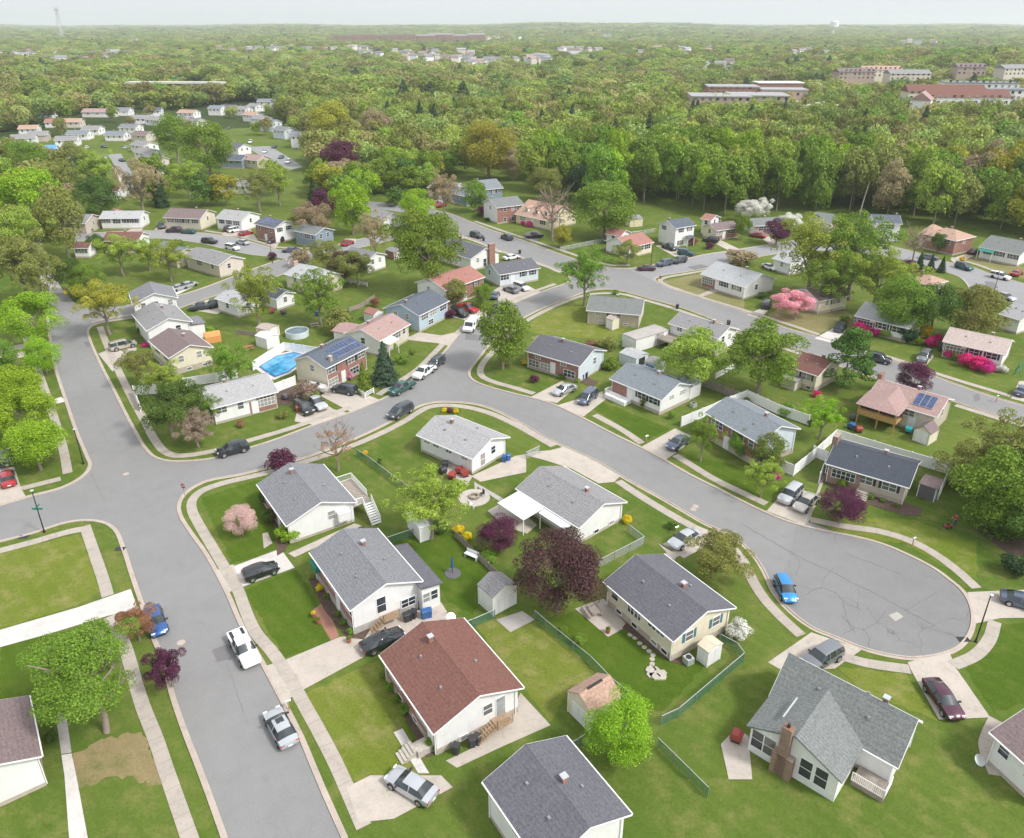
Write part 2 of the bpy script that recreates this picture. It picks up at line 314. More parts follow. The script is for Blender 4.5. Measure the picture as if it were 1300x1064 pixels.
def ribbon(mb, line, off0, off1, z0, z1=None, mi=0):   # flat or stepped strip between two offsets of a line
    n = len(line); L = []; Rr = []
    for i in range(n):
        a = line[max(i-1, 0)]; b = line[min(i+1, n-1)]; dx, dy = b[0]-a[0], b[1]-a[1]; l = hypot(dx, dy) or 1; nx, ny = -dy/l, dx/l
        L.append((line[i][0]+nx*off0, line[i][1]+ny*off0)); Rr.append((line[i][0]+nx*off1, line[i][1]+ny*off1))
    if z1 is None:
        mb.add([(x, y, z0) for x, y in L]+[(x, y, z0) for x, y in Rr], [(i, i+n, i+n+1, i+1) if off1 < off0 else (i+1, i+n+1, i+n, i) for i in range(n-1)], mi)
    else:
        vs = [(x, y, z0) for x, y in L]+[(x, y, z1) for x, y in L]+[(x, y, z1) for x, y in Rr]+[(x, y, z0) for x, y in Rr]
        fs = []
        for i in range(n-1):
            for a in range(3): fs.append((a*n+i, a*n+i+1, (a+1)*n+i+1, (a+1)*n+i))
        mb.add(vs, fs, mi)
# terrain as one polar sheet
def make_ground():
    radii = [0, 15, 40, 80, 130, 200, 280, 360, 430]+[430*1.09**k for k in range(1, 40)]
    nseg = 240; vs = [(0, 0, 0)]; fs = []
    for r in radii[1:]:
        for i in range(nseg):
            a = 2*pi*i/nseg; x, y = r*sin(a), r*cos(a); vs.append((x, y, terr(x, y)))
    for i in range(nseg): fs.append((0, 1+(i+1) % nseg, 1+i))
    for k in range(len(radii)-2):
        for i in range(nseg):
            a = 1+k*nseg+i; b = 1+k*nseg+(i+1) % nseg; fs.append((a, b, b+nseg, a+nseg))
    mb = MB(); mb.v = vs; mb.f = fs; mb.m = [0]*len(fs)
    for i, f in enumerate(fs):
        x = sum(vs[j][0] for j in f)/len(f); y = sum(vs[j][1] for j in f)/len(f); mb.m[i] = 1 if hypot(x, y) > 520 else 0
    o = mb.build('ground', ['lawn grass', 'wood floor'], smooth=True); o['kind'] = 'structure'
    o.data.flip_normals() if o.data.polygons[500].normal.z < 0 else None
    return max(radii)
RMAX = make_ground()
K1 = pp('-60,703 0,688 41,677.5 83,664 108,661 131,664 145,673 154,692 166,729 183,779 193,808 208,845 216,878 232,926 249,970 264,1010 284,1066')
K2 = pp('-60,655 0,641 41,629 77,619.5 100,608 110,599 113.5,590 110,581 95.5,546 83,509 68.5,463 63,430 59,400 55,372')
K3 = pp('232,390 200,398 166,404 128,410 116,414 111,420.5 112.5,428 124.6,457 145.4,498 170,546 187,573 197,581 214,585.5 239,585.5 270,582 312,570 343,560.6 393,542 447,523 467,515 495,502 524,481.5 541,467 561,450.6 572,438 588,419.5 620,399 645,388.5 682,373 703,365 719,359.5 724,354 718,346 700,339 682,333 634,317 603,305 578,296 551,282 530,274')
K4 = pp('1330,545 1300,537 1258,525 1213,510 1150,492 1100,476 1065,464 1015,445 942,420 867,391 821,378 790,369.5 770,367 750,369 728,376 707,384 678,396.5 650,413 625,433 609,452.7 599,465 595,473.5 598,481 611,488 645,498 696,511 738,530 780,552 817,570 842,583.5 876,603 908,619 945,638 968,649 993,659.5 1020,668 1051,675 1084,681.5 1117,690 1150,703.5 1184,721 1206,737 1222,751 1232,769 1234.5,790 1226,812 1208,826.5 1161,835.5 1130,832 1100,824.6 1060,809 1031,797 1000,773 982,751 971,727 956,704 939,688 918,675.5 897,666 866,648 833,629 800,611 783,601 752,583 717,567.5 686,552 653,532.6 624,519 603,513 574,510.4 551,511 533,515.5 512,527 447,558.6 376,584.6 320,599 303,603 262,611 241,621.5 230.4,632 226.2,644 229.3,657 241,675.5 261.5,704.6 288,754 306,795 331,840 356,887 381,936 396,972 412,1010 437,1066')
K5 = pp('520,258 553,267 572,271.4 601,283 624,292 653,301.5 686,313 719,325.4 765,338 790,341 809,339.5 845,333 871,328.5 896,323 930,318 979,310 1004,306 1080,304 1154,318 1194,330.6 1237,340 1258,348 1287,356.5 1340,371')
K6 = pp('1340,527 1300,515 1275,508 1237,496 1196,481 1150,462.5 1100,449 1061,434 994,415 967,404 913,385 877,374 840,361.5 833,357 832,354 839,350.5 867,346 905,339.5 967,325.5 990,322 1040,318')
K7 = pp('1040,318 1110,324 1175,337 1202,346 1218,352 1227,360 1236,371 1269,380 1340,400')
KS = [catmull(W(k), 4) for k in (K1, K2, K3, K4, K5, K6, K7)]
rd = KS[0][::-1]+KS[1]  # K1 reversed (bottom->left) then K2 (left->up)
i3 = min(range(len(KS[2])), key=lambda i: hypot(KS[2][i][0]-g(724, 354)[0], KS[2][i][1]-g(724, 354)[1]))
i3b = min(range(len(KS[2])), key=lambda i: hypot(KS[2][i][0]-g(116, 414)[0], KS[2][i][1]-g(116, 414)[1]))
i4 = min(range(len(KS[3])), key=lambda i: hypot(KS[3][i][0]-g(770, 367)[0], KS[3][i][1]-g(770, 367)[1]))
sheet('road', rd+W([(84, 372), (95, 385)])+KS[2][i3b:i3+1]+KS[3][i4:], .012, 'asphalt')
i5 = min(range(len(KS[4])), key=lambda i: hypot(KS[4][i][0]-g(809, 339.5)[0], KS[4][i][1]-g(809, 339.5)[1]))
i6 = min(range(len(KS[5])), key=lambda i: hypot(KS[5][i][0]-g(833, 357)[0], KS[5][i][1]-g(833, 357)[1]))
sheet('road', KS[4][:i5+1]+KS[5][:i6+1][::-1]+KS[3][:i4+1]+KS[2][i3:], .016, 'asphalt')
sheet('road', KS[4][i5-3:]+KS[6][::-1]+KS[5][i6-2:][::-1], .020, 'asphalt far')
sheet('road', W(pp('93,385 130,391 160,388 224,376 260,365 281,357 320,342 360,329 376,340 339,356 289,371 260,380 232,390 200,398 166,404 128,410 114,416 100,400')), .008, 'asphalt')
I_N = pp('95,297 185,293 260,296 301,302.5 335,312 353,317 403,318 420,313 450,305 503,296'); I_S = pp('505,303 450,316 405,325 385,336 376,341 362,329 322,324 291,318 260,310 203,303 130,305 95,307')
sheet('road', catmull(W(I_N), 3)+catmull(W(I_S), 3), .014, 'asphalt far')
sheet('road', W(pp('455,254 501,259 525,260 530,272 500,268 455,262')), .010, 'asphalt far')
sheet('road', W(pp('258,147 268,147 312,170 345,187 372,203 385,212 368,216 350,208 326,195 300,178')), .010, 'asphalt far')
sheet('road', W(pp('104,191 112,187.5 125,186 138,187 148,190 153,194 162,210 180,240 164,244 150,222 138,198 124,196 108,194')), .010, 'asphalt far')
sheet('road', W(pp('55,375 53,362 47,335 42,310 50,305 58,325 68,350 84,375')), .006, 'concrete grey')
# cul-de-sac: older, cracked overlay and tar patches
cds = catmull(W(pp('1010,655 1084,681.5 1150,703.5 1206,737 1232,769 1226,812 1161,835.5 1100,824.6 1031,797 990,758 1000,700 1010,655')), 5)
cx_ = sum(p[0] for p in cds)/len(cds); cy_ = sum(p[1] for p in cds)/len(cds)
sheet('road', [(cx_+(x-cx_)*.965, cy_+(y-cy_)*.965) for x, y in cds[:-1]], .016, 'asphalt old')
for q in ('269,825 292,817 300,834 276,841', '106,434.5 115,434 119,440 110,440.5', '592,423 612,426 609,433 590,431', '872,339 890,335.5 900,339 882,343', '1235,502 1243,500 1245,508 1237,510', '1128,781 1139,777 1147,783 1137,789',
          '1250,357 1262,358 1268,366 1252,367', '540,470 560,447 563,448 543,471'):
    sheet('road_patch', W(pp(q)), .022, 'asphalt patch' if '1128' not in q else 'concrete grey')
kb = MB()
for k, line in enumerate(KS):
    s = 1
    # side of the line on which the road lies: K1,K2.. found by hand
    side = {0: 1, 1: -1, 2: 1, 3: 1, 4: -1, 5: 1, 6: 1}[k]
    ribbon(kb, line, 0, -side*.16, 0.0, .11); ribbon(kb, line, 0.0, side*.34, .0245)
for l, sd in ((catmull(W(I_N), 3), -1), (catmull(W(I_S), 3), -1)):
    ribbon(kb, l, 0, -sd*.16, 0.0, .11); ribbon(kb, l, 0, sd*.34, .0245)
for l, sd in ((W(pp('160,388 224,376 260,365 281,357 320,342 355,330')), -1), (W(pp('376,341 339,356 289,371 260,380 232,390')), -1)):
    l = catmull(l, 3); ribbon(kb, l, 0, -sd*.16, 0.0, .11); ribbon(kb, l, 0, sd*.34, .0245)
ko = kb.build('kerb', 'kerb concrete'); ko['kind'] = 'structure'
SW = ['462,1050 426.5,970 403.7,926 383,889 366,857.6 344.5,826.5 325,803.6 309,768 303,751 286.5,723 265.7,688 251,663 243.5,646 245,634 256,623.6 282,614 313.5,606.5 344.6,599 386,587 447,566 488.5,548 516,533.5 532,523 545,517 561.5,514.8 588.5,516.5 619.7,524 653,538.5 682,554.5 703,566.5',
      '785,611 808,626.7 833,642.3 858,657 880.7,669.4', '931,697 945,715 956,738 970,760 987,779 1017,807', '1063,832 1100,842 1155,850', '1210,845 1238.5,832 1256,812 1263,789',
      '1240,747 1217,726 1189,705 1156,687 1117,675 1073,668.5 1028.6,659.7', '973,640 945,627 907.7,609 873.5,588 857,578', '815,563 790,546 755,527', '678,500 653,492.5 624,484 612,477.7 610,468 620,453 640,433 663.4,411 686,397.7 717,383.5 735,377 752,373.5 786,373 821.6,382 859,393 942,424 1015,449',
      '1098.6,445.5 1146,459 1196,476.7 1283,503', '1040,425 971,402 904.6,382 869,370.5 842,360 838,356 845,352.5 867,348.5 900,343', '1213,514.5 1269,532 1300,541', '603,281 636,292.5 686,309 723.6,321.5 773.6,336.5 800,337', '582,299 609,308.5 636,319 684,334.8 712,346',
      '126.8,415 135,436 149.6,469 166,502.6 183,533.7 199.4,563 210,574 224,578.8 270,573 305.7,562.5 364,545.5 426,524 445,517', '480,501.5 505,486 530,469 551,448.6 562,437', '580,423.7 592.7,411 613.5,399 645,384 680,369.5 705,360.5',
      '33,428 45.7,463 62,510 81,573 86,601', '77,608 27,620.5', '0,699.5 41.5,688.5 91,674.6 112,671', '108,668 112,680 120.5,704.6 133,742 137,757', '139,783 153.7,807.8 180.7,895 199.5,943 210,975 250,1090', '1265,914 1255,935 1252,950 1265,985',
      '0,620 0,620.1', '116,410 140,404 166,400', '260,293 301,299.5 335,309 353,314 403,315.5', '1208,327 1240,336 1262,344']
sw = MB()
for i, s in enumerate(SW):
    l = catmull(W(pp(s)), 4); ribbon(sw, l, .62, -.62, .040+.0012*(i % 5))
sj = MB()
for i, s in enumerate(SW):
    l = catmull(W(pp(s)), 4); acc = 0
    for a, b in zip(l, l[1:]):
        d = hypot(b[0]-a[0], b[1]-a[1]); 
        if d < 1e-6: continue
        ux, uy = (b[0]-a[0])/d, (b[1]-a[1])/d
        while acc < d:
            x, y = a[0]+ux*acc, a[1]+uy*acc; sj.add([(x-uy*.6-ux*.025, y+ux*.6-uy*.025, .0495), (x+uy*.6-ux*.025, y-ux*.6-uy*.025, .0495), (x+uy*.6+ux*.025, y-ux*.6+uy*.025, .0495), (x-uy*.6+ux*.025, y+ux*.6+uy*.025, .0495)], [(0, 1, 2, 3)]); acc += 1.5
        acc -= d
tag(sj.build('pavement_joint', 'wood grey'), kind='structure')
so_ = sw.build('pavement', 'concrete path'); so_['kind'] = 'structure'
DW = [('336,846 362,838 431,809 456,806 515,778 562,768 572,790 500,815 455,838 383,877 358,893', 'concrete'), ('297,719 356,697 374,721 309,745', 'concrete light'), ('274,724 296,716.5 311,744 289,753', 'concrete'), ('-60,818 0,800 100,771 166,748 175,773 137,782 62,805 0,822 -60,840', 'concrete light'),
      ('815,567 857,544 878,554 868,568 845,584', 'concrete'), ('674,504 713,484 731,493 707,512', 'concrete'), ('707,515 765,497 769,507 741,529', 'concrete'), ('698,572 717,567 788,604 780,612 760,614 725,595 690,584 668,578 672,574', 'concrete'),
      ('973,649 1002,617 1043,630 1021,667', 'concrete'), ('841,691 884,667 935,688 918,694 900,692 868,709', 'concrete'), ('975,841 1030,803 1094,825 1060,849 995,853', 'concrete'), ('1152,841 1205,828 1214,849 1257,911 1192,914 1157,852', 'concrete'),
      ('1228,752 1250,751 1300,749 1340,748 1340,784 1270,785 1238,792 1233,770', 'concrete'), ('398,498 415,484 450,496 470,503 482,508 447,524 432,516', 'concrete'), ('374,535 380,511 408,510 424,520 440,524 400,540', 'concrete'), ('124.6,449 170,433 174,444 149.6,463 143,472', 'concrete'),
      ('512,431 532,422 560,426 583,421 572,440 556,436', 'concrete'), ('570,392 598,386 614,398 600,411 588,406 572,402', 'concrete'), ('622,372 640,360 672,364 687,371 650,386 638,386', 'concrete'), ('832,312 845,311 880,324 864,330', 'concrete'), ('905,308 915,305 938,316 927,319', 'concrete'),
      ('965,301 976,300 989,309 978,311', 'concrete'), ('948,400 967,391 977,392 965,405', 'concrete'), ('1034,430 1059,416 1075,419 1058,436', 'concrete light'), ('1154,464 1179,447 1186,452 1171,470', 'concrete'), ('1283,506 1294,484 1330,484 1330,518', 'concrete'), ('1206,329 1238,319 1242,322 1214,336', 'concrete'),
      ('-20,446 33,436 35,441 -20,453', 'concrete'), ('-20,456 33,446 36,452 -20,464', 'concrete'), ('-60,575 18,593 27,620 33,631 0,641 -60,655', 'concrete'), ('66,508 78,504 84,510 67,514', 'concrete light'),
      ('282,299 288,288 303,288 312,302', 'concrete'), ('308,301 306,292 318,292 328,306', 'concrete'), ('335,310 347,300 357,303 350,316', 'concrete'), ('436,311 438,303 452,303 452,308', 'concrete'), ('196,292 204,283 212,284 214,293', 'concrete'), ('160,294 172,287 184,286 180,293', 'concrete'), ('95,296 100,287 116,287 116,296', 'concrete'),
      ('215,368 240,357 250,362 226,374', 'concrete light'), ('240,388 265,380 290,392 275,399 250,395', 'concrete'), ('664,297 680,292 690,300 676,309', 'asphalt patch'), ('540,259 560,252 566,256 550,266', 'concrete'),
      ('730,773 766,760 797,795 772,809', 'concrete'), ('630,787 663,776 679,787 648,803', 'concrete grey'), ('566,966 600,950 650,902 661,880 699,921 640,947 580,975', 'concrete'), ('499.7,930 511,925 545,982 531,982', 'concrete light'), ('397,775 410,765 424,768 420,782 431,808 420,813', 'brick paving'),
      ('619,649 640,637 668,655 682,667 669,678 640,668', 'concrete'), ('600,648 604,643 602,612 640,634 637,639 606,618', 'concrete grey'), ('655,579 668,577 668,600 610,612 598,605', 'concrete'), ('335,697 346,690 340,676 333,678', 'concrete path'), ('366,703 450,665 460,668 374,708', 'concrete'), ('915,945 935,925 950,935 955,990 925,990', 'concrete'),
      ('844,703 868,697 872,702 850,712', 'concrete path'), ('905,354 925,362 922,367 888,378 886,375 914,363', 'concrete path'), ('520,782 560,765 568,778 545,785', 'concrete'), ('440,1000 470,985 560,985 575,1000 500,1040 455,1045', 'concrete'), ('1022,668 1046,598 1050,600 1028,660', 'concrete path'), ('835,690 860,705 856,712', 'concrete path'), ('70,905 84,905 91,956 78,958', 'concrete grey'), ('78,959 91,957 97,985 112,1066 88,1066 82,985', 'concrete light'),
      ('100,190 90,193 108,197 135,199 160,246 168,250 150,215', 'concrete')]
for i, (q, m) in enumerate(DW): sheet('driveway' if m != 'concrete path' and i < 47 else 'path', W(pp(q)), .030+.004*(i % 2) if i < 47 else .053+.002*(i % 3), m)
LW = [('0,701 100,678 110,700 128,750 100,768 0,798 -60,815 -60,712', 'lawn yellow'), ('385,882 480,838 500,880 545,990 440,990', 'lawn yellow'), ('310,750 375,722 400,760 420,815 362,835', 'lawn deep'), ('255,632 330,608 372,690 295,716', 'lawn deep'),
      ('600,790 640,780 690,800 760,850 720,880 700,915 665,875', 'lawn yellow'), ('690,785 735,775 800,800 900,840 840,905 760,860', 'lawn deep'), ('0,805 60,808 140,785 160,830 90,900 0,900', 'lawn deep'), ('840,357 895,346 905,360 945,378 945,395 870,371', 'lawn dry'),
      ('975,400 990,392 1075,395 1092,412 1060,416 1035,426', 'lawn dry'), ('1222,331 1250,322 1300,340 1330,350 1330,362 1260,344', 'lawn dry'), ('1062,846 1150,856 1190,915 1100,880', 'lawn yellow'), ('500,690 560,665 600,700 640,735 600,780 570,765 540,720', 'lawn deep'), ('1225,850 1268,792 1310,792 1310,890 1262,905', 'lawn deep'),
      ('385,580 460,560 530,530 540,620 490,660 450,640 420,600', 'lawn grass'), ('750,517 765,511 840,540 850,545 818,560', 'lawn deep'), ('865,575 930,590 970,610 1000,616 972,638 900,605', 'lawn deep'), ('93,955 125,941 180,928 196,962 210,1000 150,985 100,1000 92,975', 'sand'),
      ('690,425 664,418 690,396 740,381 748,396 800,412 780,432', 'lawn yellow'), ('1045,680 1150,690 1215,728 1240,735 1240,690 1160,660 1060,655', 'lawn yellow'), ('700,440 712,432 690,425 672,428', 'lawn dry'), ('0,480 45,475 75,570 0,590', 'lawn deep')]
def rough(P, amp):
    out = []
    for i in range(len(P)):
        a, b = P[i], P[(i+1) % len(P)]; L = hypot(b[0]-a[0], b[1]-a[1]); k = max(1, int(L/.45))
        for j in range(k): out.append((a[0]+(b[0]-a[0])*j/k+random.uniform(-amp, amp), a[1]+(b[1]-a[1])*j/k+random.uniform(-amp, amp)))
    return out
for i, (q, m) in enumerate(LW): sheet('lawn' if m != 'sand' else 'bare_soil', rough(W(pp(q)), .16 if m != 'sand' else .28), .004+.0015*(i % 4), m)
ck = MB()
def crack(s, w=.07):
    l = rough(W(pp(s))[:], 0)[:-1] if False else catmull(W(pp(s)), 10); l = [(x+random.uniform(-.09, .09), y+random.uniform(-.09, .09)) for x, y in l]; w *= .62
    for a, b in zip(l, l[1:]): ribbon(ck, [a, b], w*random.uniform(.4, 1), -w*random.uniform(.4, 1), .0225)
for s, w_ in (('940,664 965,679 990,693 1023,711 1062,729 1084,741 1106,751 1134,766 1161,781 1189,795', .10), ('1073,702.6 1095,711 1117,719 1145,729', .09), ('1023,755 1042,747 1062,754 1073,765 1090,773', .08), ('1067,781 1078,792 1085,805', .07), ('1069,765 1085,797 1097,800 1104,822', .07),
        ('1097,800 1115,788 1125,776', .06), ('1042,747 1046,735 1058,722', .05), ('1000,700 1015,712 1010,730', .05), ('1085,797 1070,806', .06), ('1150,776 1175,760 1190,752', .05), ('1100,770 1110,785 1130,800 1150,806', .05), ('116,601 122,615 133,636', .05), ('141,623 165,628 187,627 208,615', .04),
        ('286,841 298,872 310,905', .04), ('560,470 590,500 640,520 700,540 780,580 860,620', .035), ('90,430 110,500 135,560', .02), ('640,300 700,325 760,350', .05), ('900,385 1000,425 1100,462', .05)): crack(s, w_)
plain('tar', (.13, .128, .125), .8); tag(ck.build('road_crack', 'tar'), kind='structure')
mulch = MB()
for q in ('392,735 400,732 440,795 470,800 462,812 440,810 412,775', '345,640 354,632 372,670 362,700 352,706', '506,878 520,905 552,958 542,962 508,900', '1043,612 1060,600 1150,640 1170,645 1168,655 1150,655 1100,640', '700,462 760,485 752,492 705,472', '830,795 798,788 790,797 850,840 868,845 858,826', '1240,672 1262,690 1288,707 1310,702 1310,650 1260,640',
          '352,498 372,490 410,500 400,512 350,515'): mulch.prism(W(pp(q)), 0, .06)
mo = mulch.build('flower_bed', 'mulch'); tag(mo, kind='structure')
# ------------------------------------------------------------------ houses
WIN = {}
WK = {'w': (.9, 1.15, 0), 'W': (2.3, 1.25, 2), 's': (1.0, 1.15, 0), 'S': (1.7, 1.15, 1), 'T': (1.0, 1.15, 0), 't': (1.0, 1.9, 0), 'b': (.8, .45, 0), 'B': (1.6, 1.0, 1), 'c': (1.1, .7, 1), 'p': (3.0, 1.2, 4)}
def win_meshes(k):
    if k in WIN: return WIN[k]
    w, h, mun = WK[k]; f = MB(); t = .07
    f.box(-w/2-t, w/2+t, -.05, .0, -t, 0); f.box(-w/2-t, w/2+t, -.05, 0, h, h+t); f.box(-w/2-t, -w/2, -.05, 0, 0, h); f.box(w/2, w/2+t, -.05, 0, 0, h)
    if h > .6: f.box(-w/2, w/2, -.045, -.01, h/2-.025, h/2+.025)
    for i in range(mun): x = -w/2+w*(i+1)/(mun+1); f.box(x-.03, x+.03, -.043, -.01, 0, h)
    p = MB().box(-w/2, w/2, -.02, .06, 0, h)
    s = MB().box(-.18, .18, -.04, 0, 0, h)
    WIN[k] = (f.mesh('window', ['white trim']), p.mesh('pane', ['window glass']), s.mesh('shutter', ['shutter black']), s.mesh('shutter', ['shutter teal']))
    return WIN[k]
dm = MB(); dm.box(-.55, .55, -.05, 0, 0, 2.15); dd = MB().box(-.45, .45, -.08, -.03, .02, 2.05); DOORF = dm.mesh('door', ['white trim'])
DOORP = {}
def door_panel(m):
    if m not in DOORP: DOORP[m] = dd.mesh('door_panel', [m])
    return DOORP[m]
def frame3(L, B, Rr, ax, h, oh):
    """eave corners in the photo -> local frame (origin, angle, length, width)"""
    b = g(*B, h)
    if ax == 'L':
        l = g(*L, h); vx = (b[0]-l[0], b[1]-l[1]); ln = hypot(*vx); a1 = atan2(vx[1], vx[0])
        if isinstance(Rr, tuple):
            r = g(*Rr, h); vy = (r[0]-b[0], r[1]-b[1]); wd = hypot(*vy); a2 = atan2(vy[1], vy[0])-pi/2
            a = a1+((a2-a1+pi) % (2*pi)-pi)*(ln/(ln+wd))*.0+((a2-a1+pi) % (2*pi)-pi)*wd/(ln+wd)
        else: wd = Rr; a = a1
        ux = (cos(a), sin(a)); uy = (-sin(a), cos(a))
        c = (b[0]-ux[0]*ln/2+uy[0]*wd/2, b[1]-ux[1]*ln/2+uy[1]*wd/2)
    else:
        r = g(*Rr, h); vx = (r[0]-b[0], r[1]-b[1]); ln = hypot(*vx); a1 = atan2(vx[1], vx[0])
        if isinstance(L, tuple):
            l = g(*L, h); vy = (l[0]-b[0], l[1]-b[1]); wd = hypot(*vy); a2 = atan2(vy[1], vy[0])-pi/2
            a = a1+((a2-a1+pi) % (2*pi)-pi)*wd/(ln+wd)
        else: wd = L; a = a1
        ux = (cos(a), sin(a)); uy = (-sin(a), cos(a))
        c = (b[0]+ux[0]*ln/2+uy[0]*wd/2, b[1]+ux[1]*ln/2+uy[1]*wd/2)
    return c, a, ln-2*oh, wd-2*oh
def put_on(face, u, z, ln, wd, me, name, parent, extra=0):
    # face: -y,+y,-x,+x ; u in 0..1 as seen from outside
    if face == '-y': loc, rz = ((u-.5)*ln, -wd/2-extra, z), 0
    elif face == '+y': loc, rz = ((.5-u)*ln, wd/2+extra, z), pi
    elif face == '+x': loc, rz = (ln/2+extra, (u-.5)*wd, z), pi/2
    else: loc, rz = (-ln/2-extra, (.5-u)*wd, z), -pi/2
    return obj(name, me, parent, loc, rz)
HOUSES = []
def shutters(o, me, w):
    for s in (-1, 1): obj('shutter', me, o, (s*(w/2+.27), 0, 0))
VM = []
def vent_mesh():
    if not VM: VM.append(MB().ext([(-.17, 0), (.17, 0), (.10, .26), (-.10, .26)], -.13, .13).mesh('roof_vent', ['steel']))
    return VM[0]
def chimney(parent, x, y, z, mat='brick red', big=False):
    s = .42 if not big else .55
    m = MB(); m.box(x-s/2, x+s/2, y-s/2, y+s/2, z-.9, z+.75)
    c = m.build('chimney', mat, parent)
    MB().box(x-s/2-.07, x+s/2+.07, y-s/2-.07, y+s/2+.07, z+.752, z+.84).build('chimney_cap', 'aluminium', c)
def gable_roof(parent, ln, wd, h, rise, oh, mat, thick=.16, hip=0, cut=None, name='roof', fascia='white trim'):
    m = MB(); hl = ln/2+oh; hw = wd/2+oh; zr = h+rise; k = rise/(wd/2); ze = h-k*oh+.0
    if hip:
        q = min(hip, hl-.4)
        top = [(-hl+q, 0, zr), (hl-q, 0, zr)]
        vs = [(-hl, -hw, ze), (hl, -hw, ze), (hl, hw, ze), (-hl, hw, ze)]+top
        m.add([(x, y, z+thick) for x, y, z in vs]+[(x, y, z) for x, y, z in vs[:4]], [(0, 1, 5, 4), (2, 3, 4, 5), (1, 2, 5), (3, 0, 4), (6, 7, 1, 0), (7, 8, 2, 1), (8, 9, 3, 2), (9, 6, 0, 3), (9, 8, 7, 6)])
    else:
        m.ext([(-hw, ze), (0, zr), (hw, ze), (hw, ze+thick), (0, zr+thick), (-hw, ze+thick)], -hl, hl)
        m.f = m.f; 
    r = m.build(name, mat, parent)
    # ridge cap shingles and white edge boards
    if not hip:
        cap = MB().ext([(-.16, zr+thick-.16*k+.012), (0, zr+thick+.03), (.16, zr+thick-.16*k+.012), (0, zr+thick-.02)], -hl, hl); cap.build('ridge_cap', mat, r)
    fb = MB(); e = .012
    fb.box(-hl, hl, -hw-.11, -hw-.004, ze+.01, ze+thick-.02); fb.box(-hl, hl, hw+.004, hw+.11, ze+.01, ze+thick-.02)
    if not hip:
        for x0, x1 in ((-hl-.05, -hl-.003), (hl+.003, hl+.05)):
            fb.ext([(-hw, ze-.02), (0, zr-.02), (0, zr+thick-.03), (-hw, ze+thick-.03)], x0, x1); fb.ext([(0.001, zr-.02), (hw, ze-.02), (hw, ze+thick-.03), (.001, zr+thick-.03)], x0, x1)
    else:
        for x in (-hl-.1, hl+.004): fb.box(x, x+.096, -hw, hw, ze+.01, ze+thick-.02)
    fb.build('gutter', fascia, parent)
    return r
def house(label, L, B, Rr, ax='L', h=3.0, roof='roof grey', mats=('siding white',)*3, Fs='', Gs='', base=.4, rise=None, oh=.4, chim=(.5, .2), hip=0, bmat='foundation', group='houses of the suburb', shut=2, dcol='door white', lod=0, vents=1, name='house', cat='house', other=True, bigchim=None, zoff=0, cm='brick red'):
    c, a, ln, wd = frame3(L, B, Rr, ax, h, oh)
    root = empty(name, (c[0], c[1], zoff), a, label, cat, group)
    rise = rise if rise is not None else wd*.19
    HOUSES.append((c, hypot(ln, wd)/2))
    gf = '+x' if ax == 'L' else '-x'
    # walls: one closed body with a gable profile; faces get their own cladding
    fm, gm, om = mats[:3]; hw = wd/2; hl = ln/2
    m = MB(); prof = [(-hw, base), (hw, base), (hw, h), (0, h+rise-.03), (-hw, h)] if not hip else [(-hw, base), (hw, base), (hw, h), (-hw, h)]
    n = len(prof)
    vs = [(-hl, u, z) for u, z in prof]+[(hl, u, z) for u, z in prof]
    m.add(vs, [tuple(range(n))[::-1]], 1 if gf == '-x' else 2); m.add(vs, [tuple(range(n, 2*n))], 1 if gf == '+x' else 2)
    for i in range(n):
        j = (i+1) % n; mi = 2 if i in (0, 1) else 0 if i == n-1 else 2
        m.add(vs, [(i, j, n+j, n+i)], mi)
    m.build('wall', [fm, gm, om], root)
    MB().box(-hl-.03, hl+.03, -hw-.03, hw+.03, -.3, base).build('foundation', bmat, root)
    r = gable_roof(root, ln, wd, h, rise, oh, roof, hip=hip)
    if chim:
        u, v = chim; z = h+rise*(1-abs(v)); chimney(r, (u-.5)*ln, v*hw, z, cm)
    if vents and lod < 2:
        vm0 = None
        for (u, v) in ((.3, -.45), (.72, -.5), (.62, .5))[:3]:
            z = h+rise*(1-abs(v))+.1; x, y = (u-.5)*ln, v*hw; obj('roof_vent', vent_mesh(), r, (x, y, z))
    two = h > 3.7
    spec = [('-y', Fs), (gf, Gs)]
    if other and lod < 2: spec += [('+y', 's.2 w.5 s.8'), ('-x' if gf == '+x' else '+x', 's.3 s.7')]
    for face, S in spec:
        for tk in S.split():
            k = tk[0]; u, *lv = tk[1:].split('/'); u = float(u); lv = int(lv[0]) if lv else 1
            if k == 'd' or k == 'D':
                z = base+.02 if (not two or lv == 0) else (h-2.4 if lv == 2 else .75)
                if lv == 0: z = .05
                o = put_on(face, u, z, ln, wd, DOORF, 'door', root, .0)
                obj('door_panel', door_panel(dcol), o, (0, 0, 0)); continue
            w_, h_, _ = WK[k]
            top = h-.35 if face in ('-y', '+y') else h-.3
            z = top-h_ if lv == 1 else (.55 if k not in 'b' else .25)
            if k == 'b': z = max(.1, base-.5) if base > .6 else .12; z = .3
            ms = win_meshes(k)
            o = put_on(face, u, z, ln, wd, ms[0], 'window', root, .0 if k != 'b' else .03)
            if lod < 2: obj('pane', ms[1], o, (0, 0, 0))
            else: obj('pane', ms[1], o, (0, 0, 0))
            if k in 'sS': shutters(o, ms[shut], w_)
    if lod < 1:
        dpm = MB().box(-.04, .04, -.04, .04, .1, h-.05).mesh('downspout', ['white trim'])
        for x, y in ((-hl+.05, -hw-.08), (hl-.05, -hw-.08), (hl+.08, hw-.3)): obj('downspout', dpm, root, (x, y, 0))
    root['_l'] = ln; root['_w'] = wd; root['_h'] = h
    return root
def part_box(root, name, mat, *b): return MB().box(*b).build(name, mat, root)
